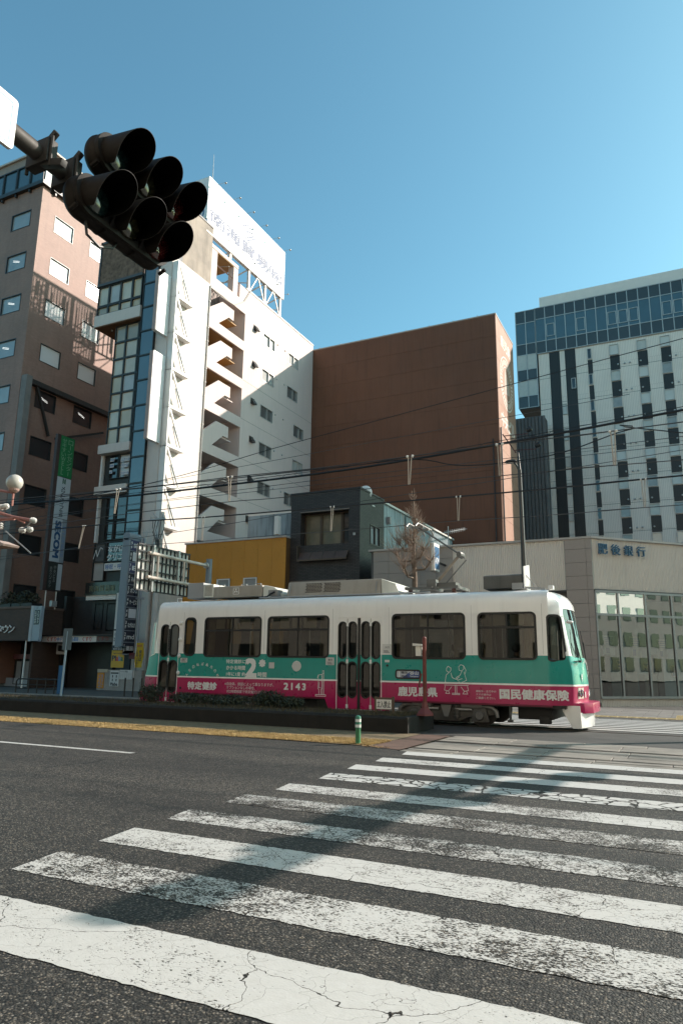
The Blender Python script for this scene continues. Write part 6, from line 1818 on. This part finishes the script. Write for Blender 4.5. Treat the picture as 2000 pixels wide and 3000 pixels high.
b = MB(); b.tube([(-35.6,31.3,5.7),(-35.6,31.3,4.6)], .04, 6); b.tube([(-35.6,32.1,5.7),(-35.6,32.1,4.6)], .04, 6); b.box((-35.65,31.7,4.75),(-35.45,32.1,5.1)); b.build('support', STEEL, o)
o = thing('clinic_lightbox', (-35.2,30.6,2.55), 'pale blue grey light box sign with navy panel left of the pharmacy', 'sign')
b = MB(); b.box((-35.62,30.35,2.57),(-35.40,31.1,4.68)); b.build('edge', mat('lightbox_edge', (.40,.43,.46), .5), o)
b = MB(); b.box((-35.398,30.37,2.6),(-34.78,30.6,4.65)) ; b.build('case', mat('lightbox_face', (.30,.36,.41), .5), o)
b = MB(); b.box((-35.30,30.36,3.55),(-34.86,30.368,4.42)); p = b.build('navy_panel', NAVY, o)
chars('ながはま', (-35.26,30.36,3.62), X_, Z_, .14, .72, LET, p, .1, 0, 0, .003, vert=True); chars('クリニック', (-35.04,30.36,3.62), X_, Z_, .13, .72, LET, p, .1, 0, 0, .003, vert=True)
line([[(0,0),(.06,.16),(.12,.02),(.2,.2)]], (-35.2,30.37,4.45), X_, Z_, .015, NAVY, o, off=.002)

# pharmacy front
o = thing('pharmacy_awning', (-33.6,31.5,2.55), 'long white pharmacy fascia sign with red and blue characters', 'sign')
b = MB(); b.box((-35.9,31.5,2.56),(-31.32,32.2,2.92)); b.build('fascia', mat('fascia_white', (.58,.54,.50), .5), o)
b = MB(); b.prism([(-31.31,31.5),(-30.0,31.62),(-30.0,32.2),(-31.31,32.2)], 2, 2.56, 2.92); b.build('side_fascia', mat('fascia_dark', (.10,.095,.09), .5), o)
b = MB(); b.box((-35.9,31.4,2.92),(-29.95,33,2.97)); b.build('roof_edge', DARK, o)
for s, x0, x1, m in (('くすり',-35.3,-34.55,REDINK),('ドラーポール薬局',-34.2,-32.75,BLUEINK),('くすり',-32.4,-31.7,REDINK)):
    lettering(s, (x0,31.5,2.61), X_, Z_, x1-x0, .25, m, o, bold=.02)
lettering('くすり', (-31.25,31.495,2.63), Vector((1.3,.12,0)), Z_, .8, .25, mat('dull_red_ink', (.18,.03,.025), .5), o, bold=.02, off=.012)
line([[(.11,0),(.11,.26)],[(0,.13),(.22,.13)]], (-34.5,31.5,2.61), X_, Z_, .06, BLUEINK, o)
CWB = mat('concrete_block', (.30,.29,.27), .8, var=.15, bmp=.2)
o = thing('planter_wall', (-29.3,31.5,-.16), 'low pale block wall with pasted notices below the shop signs', 'wall')
b = MB(); b.box((-31.0,31.6,-.16),(-27.7,31.58,.98)); 
for i in range(8):
    for j in range(5):
        b = MB(); b.box((-31.0+i*.41+.004,31.5,-.16+j*.23+.003),(-31.0+(i+1)*.41-.004,31.75,-.16+(j+1)*.23-.003)); b.build('block', CWB, o)
def board(name, lbl, cat, x0, x1, z0, z1, m, y=31.46, th=.03, group=None):
    t = thing(name, ((x0+x1)/2,y,z0), lbl, cat, group)
    b = MB(); b.box((x0,y,z0),(x1,y+th,z1)); b.build('board', m, t)
    return t
YEL = mat('sign_yellow', (.52,.32,.02), .5, var=.05); ORG = mat('sign_orange', (.55,.22,.015), .5); PW = mat('sign_white', (.55,.55,.54), .5, var=.03)
t = board('orange_sign','orange pharmacy arrow sign leaning on the block wall','sign',-30.95,-30.45,-.05,.82,ORG)
chars('くすり', (-30.85,31.46,.12), X_, Z_, .17, .6, BLUEINK, t, .1, 0, .01, .003, vert=True); chars('処方せん', (-30.64,31.46,.12), X_, Z_, .13, .6, BLUEINK, t, .1, 0, .01, .003, vert=True); lettering('←', (-30.85,31.46,-.01), X_, Z_, .3, .10, BLUEINK, t, bold=.02)
t = board('wall_poster','white repair shop poster with four phone pictures on the block wall','poster',-29.99,-29.33,.08,.95,PW)
lettering('Plaba', (-29.92,31.46,.12), X_, Z_, .52, .16, INK, t, bold=.03)
b = MB()
for i in range(2):
    for j in range(2): b.face([(-29.83+i*.28,31.455,.36+j*.2),(-29.76+i*.28,31.455,.36+j*.2),(-29.76+i*.28,31.455,.5+j*.2),(-29.83+i*.28,31.455,.5+j*.2)])
b.face([(-29.95,31.455,.77),(-29.37,31.455,.77),(-29.37,31.455,.85),(-29.95,31.455,.85)])
b.build('print', INK, t, kind='stuff')
t = board('timetable','white price table poster at the top right of the block wall','poster',-29.30,-28.36,.48,1.0,PW)
lettering('チャット商品', (-29.25,31.46,.86), X_, Z_, .55, .10, INK, t)
line([[(.05,y_),(.85,y_)] for y_ in (.06,.13,.20,.27,.34)]+[[(x_,.06),(x_,.34)] for x_ in (.05,.2,.35,.5,.65,.85)], (-29.25,31.46,.48), X_, Z_, .012, GREY, t)
t = board('notice_strip','row of small cream notices along the top of the block wall','notice',-30.98,-30.2,.84,1.02,mat('notice_cream', (.45,.38,.28), .6))
t = board('repair_sign','yellow phone repair board with multicoloured shop name','sign',-29.95,-29.02,1.12,2.08,YEL,31.40)
for s, x0, m in (('Pl',-29.88,INK),('a',-29.58,REDINK),('b',-29.40,BLUEINK),('a',-29.22,GRN)): lettering(s, (x0,31.40,1.5), X_, Z_, .28 if s == 'Pl' else .15, .28 if s != 'a' else .19, m, t, bold=.03)
b = MB(); b.box((-29.95,31.395,2.085),(-29.02,31.43,2.36)); p = b.build('header', INK, t); lettering('iPhone修理', (-29.75,31.395,2.23), X_, Z_, .55, .1, LET, p); lettering('格安SIM 即日相談', (-29.85,31.395,2.11), X_, Z_, .75, .09, LET, p)
lettering('Repair workshop', (-29.8,31.40,1.86), X_, Z_, .62, .08, INK, t)
b = MB(); b.box((-28.75,31.5,1.6),(-28.2,31.6,1.95)); b.build('plate_sign', mat('maroon_plate', (.10,.02,.03), .5), None, 'small maroon plate sign between the yellow board and the banner', 'sign')
o = thing('banner', (-27.9,31.45,-.16), 'yellow upright safety banner flag on a thin pole beside the tram', 'banner')
b = MB(); g = []
for i in range(9):
    z = 2.5-1.36*i/8
    g.append(b.pts([(-28.2+.02*i*.3+.55*j/4-.01*i, 31.45+.05*sin(i*.9+j*1.1), z) for j in range(5)]))
for a, c in zip(g, g[1:]):
    for j in range(4): b.idx([a[j],a[j+1],c[j+1],c[j]])
b.build('flag', mat('banner_yellow', (.55,.36,.015), .7), o, smooth=True)
chars('安全は', (-27.92,31.39,1.5), X_, Z_, .18, .6, INK, o, .1, 0, .015, .003, vert=True); chars('人を思いやる心', (-28.12,31.39,1.2), X_, Z_, .14, .92, INK, o, .1, 0, .01, .003, vert=True); lettering('交通安全', (-28.1,31.39,2.28), X_, Z_, .36, .11, REDINK, o)
b = MB(); b.tube([(-28.28,31.45,-.16),(-28.22,31.45,2.6)], .015, 6); b.build('pole', PALE, o)
t = board('phone_board','white phone number board under the red clinic sign','sign',-29.94,-29.4,2.35,3.2,PW,31.42)
lettering('239-', (-29.90,31.42,2.6), X_, Z_, .42, .2, INK, t, bold=.01); lettering('(099)', (-29.85,31.42,2.9), X_, Z_, .38, .16, INK, t)
t = board('red_sign','white vertical clinic sign with red characters above the phone board','sign',-29.94,-29.4,3.28,5.38,PW,31.42)
chars('門田歯科医院', (-29.70,31.42,3.4), X_, Z_, .26, 1.9, REDINK, t, .08, 0, .01, .003, vert=True)
t = board('kiosk_notice','square white notice with grey picture on the pharmacy front','notice',-35.55,-34.75,1.85,2.5,PW,32.5)
b = MB(); b.face([(-35.4,32.495,2.05),(-34.9,32.495,2.0),(-34.9,32.495,2.35),(-35.4,32.495,2.4)]); b.build('picture', DARK, t)
o = thing('blue_board', (-33.7,31.3,-.16), 'tall narrow blue board behind the leaning sign post', 'sign')
by_ = 27.2
xb = at(1,by_,478,2040)[0]
BLU = mat('board_blue', (.02,.10,.24), .5)
q0, q1 = at(1,25.4,180,1950), at(1,25.4,172,2035)
b = MB(); b.box((q0.x-.15,25.4,-.1),(q0.x+.2,25.46,q0.z)); b.build('board', BLU, o)
o = thing('parking_sign', (at(1,24.9,178,2038).x,24.9,-.16), 'small grey sign plate on a thin pale leaning post', 'sign')
p0, p1 = at(1,24.9,178,2039), at(1,24.9,200,1850)
b = MB(); b.tube([p0, p1], .05, 8); b.build('post', mat('blue_white_post', (.42,.50,.56), .4), o)
c = at(1,24.88,198,1873)
b = MB(); b.box((c.x-.28,24.86,c.z-.5),(c.x+.26,24.9,c.z+.5)); b.build('plate', mat('sign_back_grey', (.12,.125,.13), .5), o)
# guard fence on the pavement
o = thing('guard_fence', (-29.5,26.2,-.16), 'low dark pipe guard fence along the left pavement', 'fence')
FM = mat('fence_brown', (.035,.03,.027), .5, .3)
x0, x1 = -31.25, -27.9
b = MB(); b.tube([(x0,26.2,-.16),(x0,26.2,.40),(x0+.12,26.2,.52),(x1,26.2,.52)], .035, 8); b.tube([(x0,26.2,.25),(x1,26.2,.25)], .022, 6); b.tube([(x0,26.2,.05),(x1,26.2,.05)], .022, 6); b.build('rail', FM, o)
for i in range(5):
    b = MB(); b.tube([(x0+.9+i*.6,26.2,-.16),(x0+.9+i*.6,26.2,.6)], .03, 6); b.build('post', FM, o)
for k in range(3):
    x = -24.2+k*.5
    b = MB(); b.tube([(x,26.4,-.16),(x,26.4,.7)], .035, 8)
    b.build('pavement_post', FM, None, ('left','middle','right')[k]+' of the three dark posts beside the tram rear end', 'post', 'dark posts by the tram rear')

# ------------------------------------------------------------------ bare tree
BARK = mat('bark', (.16,.115,.085), .9, var=.3, vs=8, bmp=.4)
TWIG = mat('twig', (.25,.175,.13), .85, var=.25, vs=6)
o = thing('bare_tree', (-10.85,29.5,-.16), 'leafless pollarded street tree with upright twigs behind the tram roof', 'tree')
rnd = random.Random(5)
tx, ty = -10.85, 29.5
b = MB(); b.tube([(tx,ty,-.16),(tx,ty,3),(tx+.03,ty,5.2),(tx-.02,ty,6.2),(tx+.02,ty,7.4),(tx,ty,8.6),(tx+.02,ty,9.35)], [.20,.16,.13,.09,.06,.03,.008], 8); b.build('trunk', BARK, o, smooth=True)
lb, tw = MB(), MB()
def twigs(p, n, L, up=1., spread=.6):
    for i in range(n):
        d = Vector((rnd.gauss(0,spread), rnd.gauss(0,spread), rnd.uniform(.3,1)*up)).normalized()
        l = L*rnd.uniform(.5,1.2)
        q = p+d*l*.5+Vector((0,0,.03)); e = p+d*l*.85+Vector((rnd.gauss(0,.03),rnd.gauss(0,.03),l*.28))
        tw.tube([p,q,e], [.009,.007,.004], 4, False)
        if rnd.random() < .5:
            d2 = (d+Vector((rnd.gauss(0,.5),rnd.gauss(0,.5),.3))).normalized(); tw.tube([q,q+d2*l*.4], [.007,.003], 4, False)
for i in range(15):
    z = 5.2+i*.19+rnd.uniform(-.08,.08); a = rnd.uniform(0,6.28)+i*2.4
    L = max(.16,(1.35-(z-5.2)*.42))*rnd.uniform(.7,1.1)
    p = Vector((tx,ty,z)); e = p+Vector((cos(a)*L*.75, sin(a)*L*.75, .22+.1*L)); m = p+Vector((cos(a)*L*.5, sin(a)*L*.5, .0))
    r = .06-(z-5.2)*.014
    lb.tube([p,m,e], [r,r*.7,r*.55], 6)
    lb.sphere(tuple(e), r*.9, 8, 6)
    twigs(e, 24, .95 if z < 6.8 else .5); twigs(m, 12, .7)
for i in range(80):
    z = rnd.uniform(5.4,9.0); twigs(Vector((tx,ty,z)), 2, .55 if z < 7.4 else .38, 1, .55)
lb.build('limb', BARK, o, smooth=True); tw.build('twig', TWIG, o, merge=False, recalc=False, kind='stuff')
# TV aerial on the shed roof
b = MB(); q = at(0,-14.5,1313,1590); y0 = q.y
b.tube([(-14.5,y0,9.0),(-14.5,y0,10.9)], .035, 6); 
p0, p1 = at(0,-14.5,1302,1561), at(0,-14.5,1360,1550)
b.tube([p0,p1], .03, 5)
for i in range(12):
    c = p0.lerp(p1, i/11); b.tube([c+Vector((0,0,-.14)),c+Vector((0,0,.14))], .02, 4); b.tube([c+Vector((-.2,0,0)),c+Vector((.2,0,0))], .02, 4)
b.build('tv_aerial', STEEL, None, 'television aerial with many short rods above the shed roof', 'aerial')
p0 = at(1,31,430,1560); 
b = MB()
b.tube([p0-Z_*2.6,p0+Z_*.1], .03, 6); b.tube([p0-X_*.4,p0+X_*.4], .02, 5)
for i in range(6): c = p0+X_*(-.4+i*.16); b.tube([c-Z_*.2,c+Z_*.2], .014, 4)
b.build('tv_aerial', STEEL, None, 'small thin television aerial in front of the cream tower foot', 'aerial')

# ------------------------------------------------------------------ overhead wires
CAB = mat('cable_black', (.012,.012,.013), .6)
COP = mat('wire_grey', (.05,.05,.05), .5)
def wire(px, y, r, lbl, m=CAB, name='cable', n=5):
    P = [at(1,y,*p) for p in px]
    # extend beyond the frame on both sides
    d0, d1 = (P[0]-P[1]).normalized(), (P[-1]-P[-2]).normalized()
    P = [P[0]+d0*25]+P+[P[-1]+d1*25]
    Q = [P[0]]
    for i in range(1, len(P)-2):
        for k in range(4):
            t = k/4; a, b_, c, d = P[i-1], P[i], P[i+1], P[i+2]
            Q.append(.5*((2*b_)+(c-a)*t+(2*a-5*b_+4*c-d)*t*t+(3*b_-a-3*c+d)*t**3))
    Q += P[-2:]
    b = MB(); b.tube(Q, r, n)
    return b.build(name, m, None, lbl, 'cable', 'overhead wires across the street')
wire([(0,1480),(200,1466),(400,1451),(908,1391),(1200,1347),(1400,1312),(1700,1258),(2000,1201)], 28.3, .052, 'thickest black cable bundle crossing the whole picture')
wire([(0,1474),(200,1461),(400,1444),(908,1382),(1200,1338),(1400,1303),(1700,1248),(2000,1191)], 28.3, .014, 'thin messenger wire just above the thickest cable bundle')
wire([(250,1455),(421,1420),(600,1374),(800,1314),(1100,1233),(1400,1152),(2000,991)], 29.0, .018, 'topmost wire rising steeply across the brown block to the right')
wire([(0,1466),(400,1430),(672,1398),(908,1374),(1200,1337),(1462,1302),(1793,1263),(2000,1236)], 13.0, .011, 'feeder wire that carries the upper row of pale hangers', COP)
wire([(900,1378),(1200,1346),(1336,1363),(1480,1355),(1650,1325),(1856,1255),(2000,1268)], 28.4, .024, 'sagging cable joined below the thickest bundle at right')
wire([(0,1530),(400,1475),(908,1409),(1400,1353),(2000,1278)], 28.6, .013, 'faint grey wire right below the thickest bundle', COP)
wire([(0,1556),(230,1525),(400,1502),(671,1470),(800,1460),(1198,1420),(1464,1394),(1800,1363),(2000,1347)], 13.0, .009, 'contact wire below the upper row of pale hangers', COP)
wire([(0,1565),(246,1542),(400,1528),(594,1516),(852,1495),(973,1485),(1341,1455),(1600,1432),(1883,1404),(2000,1393)], 18.4, .022, 'heavy feeder wire that carries the lower row of pale hangers')
wire([(432,1572),(700,1530),(973,1482),(1400,1416),(2000,1318)], 27.0, .013, 'thin wire slanting up from the utility pole to the right edge', COP)
wire([(0,1631),(230,1608),(500,1592),(800,1569),(968,1557),(1215,1537),(1341,1526),(1600,1510),(1888,1487),(2000,1479)], 18.4, .010, 'lowest contact wire touching the pantograph', COP)
wire([(0,1520),(346,1434),(421,1420)], 29.1, .012, 'short thin wire crossing the narrow tower at left', COP)
wire([(0,1545),(250,1500),(460,1470),(700,1445),(1000,1412)], 28.0, .012, 'thin wire above the contact wire over the cream tower', COP)
PINKROD = mat('hanger_rod', (.36,.31,.26), .5)
k = 0
hang = [((346,1434),(335,1505),13.0),((246,1541),(230,1608),18.4),((673,1398),(671,1470),13.0),((596,1516),(591,1586),18.4),((1200,1337),(1198,1420),13.0),((1462,1302),(1464,1394),13.0),((973,1485),(969,1557),18.4),((1342,1455),(1342,1526),18.4),((1794,1263),(1800,1363),13.0),((1883,1404),(1888,1487),18.4)]
where = ['over the narrow tower','over the dark annex','over the middle of the cream tower','over the foot of the cream tower','in the middle of the brown block','at the right edge of the brown block','over the black brick house window','right of the bare tree top','over the left part of the striped tower','over the right part of the striped tower']
for (a, c, y), wtxt in zip(hang, where):
    A0, C0 = at(1,y,*a), at(1,y,*c)
    o = thing('wire_hanger', C0, 'pair of pale insulated rods hanging between wires '+wtxt, 'hanger', 'pale hangers on the tram wires')
    for dx in (-.035,.035):
        b = MB(); b.tube([A0+X_*dx, C0+X_*dx*.4], .011, 6); b.build('rod', PINKROD, o)
        b = MB(); b.lathe([(.015,-.02),(.034,0),(.015,.03)], A0+X_*dx*1.6, (1,0,.3), 8); b.build('clip', PALE, o)
# spiral binder loops on the thick bundle
b = MB()
P0 = [(60,1476),(200,1466),(400,1451),(650,1422),(908,1391),(1200,1347),(1400,1312),(1700,1258)]
for (xa,ya_),(xb,yb_) in zip(P0, P0[1:]):
    for i in range(3):
        t0 = i/3; t1 = (i+.6)/3
        A0, C0 = at(1,28.3,xa+(xb-xa)*t0,ya_+(yb_-ya_)*t0), at(1,28.3,xa+(xb-xa)*t1,ya_+(yb_-ya_)*t1)
        b.tube([A0, A0.lerp(C0,.3)+Z_*.16, A0.lerp(C0,.7)+Z_*.16, C0], .009, 4)
b.build('cable_tie_loops', CAB, None, 'row of thin wire loops along the thickest cable bundle', 'cable tie', kind='stuff')

# ------------------------------------------------------------------ just outside the frame: what casts the road shadows, what the glass mirrors
GZ = 5.2
def over(x, y): return (x+1.33*GZ, y+1.25*GZ)                     # the spot GZ metres up whose shadow falls on road point (x, y)
o = thing('shadow_mast', (5.4,21.6,0), 'guessed unseen mast arm with boxes beyond the right edge, shaped to cast the road shadow', 'gantry')  # guessed arm and boxes, placed and sized to cast the road shadow
p0, p1, p2 = over(-2.95,3.35), over(-2.75,8.2), over(-2.45,14.2)
b = MB(); b.tube([(p2[0],p2[1],-.02),(p2[0],p2[1],GZ+.2)], .13, 14); b.build('pole', STEEL, o)
b = MB(); b.bar((*p0,GZ),(*p1,GZ),.20,.24); b.bar((*p1,GZ),(*p2,GZ),.24,.26); b.build('beam', STEEL, o)
for x, y, lx, ly, lz in ((-2.95,3.75,.14,.38,.15),(-3.0,5.3,.12,.25,.14),(-3.0,6.6,.14,.5,.15),(-2.75,8.3,.12,.45,.14),(-2.6,10.2,.12,.4,.12)):
    c = over(x, y)
    b = MB(); b.box((c[0]-lx,c[1]-ly,GZ-lz),(c[0]+lx,c[1]+ly,GZ+lz)); b.build('shadow_box', GREY, o, bevel=.05)
q0, q1 = over(-1.4,10.7), over(-2.55,7.2)
b = MB(); b.bar((*q0,GZ),(*q1,GZ),.10,.12); b.bar((*q1,GZ),(*over(-2.7,7.2),GZ),.1); b.build('side_arm', STEEL, o)
for x, y, l in ((-1.5,10.3,.35),(-1.95,9.1,.5),(-2.4,7.7,.25)):
    c = over(x, y); b = MB(); b.box((c[0]-.15,c[1]-l,GZ-.18),(c[0]+.15,c[1]+l,GZ+.18)); b.build('shadow_box', GREY, o, bevel=.05)
OPW = mat('opposite_wall', (.60,.56,.50), .8, var=.05)
wp = {}
for k, (x0, x1, y, h, col) in enumerate(((-60,-32,-11,26,(.16,.13,.11)),(-31.5,-10,-11,26,(.40,.35,.30)),(-9.5,14,-10,32,(.86,.74,.60)),(14.5,40,-10,34,(.84,.73,.60)),(40.5,66,-11,24,(.80,.70,.58)))):
    o = thing('opposite_building', ((x0+x1)/2,y-6,0), ('first','second','third','fourth','fifth')[k]+' sunlit block from the left on the near side, seen only in reflections', 'building')
    b = MB(); b.box((x0,y-12,0),(x1,y,h)); b.build('wall', mat('opposite_wall_%d' % k, col, .8, var=.05), o)
    wm = MB(); wm.box((-.7,-.04,-.75),(.7,.03,.75)); wm = wm.mesh('window', PANE_DARK)
    nx = int((x1-x0)/2.9)
    for i in range(nx):
        for j in range(int((h-1.5)/3.1)):
            inst('window', wm, (x0+1.5+i*2.9, y, 2.2+j*3.1), o)

o = thing('side_street_building', (62,36,0), 'pale block across the side street at far right, seen only mirrored in the bank windows', 'building')
fn = Vector((-.45,.893,0)); fu = Vector((.893,.45,0)); fc = Vector((60,28,0))
b = MB(); b.obox(fc-fn*6+Z_*12, fu*32, fn*6, Z_*12); b.build('wall', mat('side_block_wall', (.86,.80,.70), .8, var=.05), o)
wm = MB(); wm.box((-.8,-.04,-.85),(.8,.05,.85)); wm = wm.mesh('window', PANE_DARK)
rz = Matrix.Rotation(math.atan2(fu.y, fu.x), 4, 'Z')
for i in range(20):
    for j in range(7): inst('window', wm, fc+fu*(-28.5+i*3.0)+Z_*(2.0+j*3.1), o, rz)
o = thing('shade_block', (27,75,0), 'unseen block added outside the right edge to shade the black brick house', 'building')  # guessed block, added and sized to throw shade on the brick house
b = MB(); b.box((25,70.5,0),(30,84,50)); b.build('wall', mat('shade_block_wall', (.4,.38,.35), .7), o)
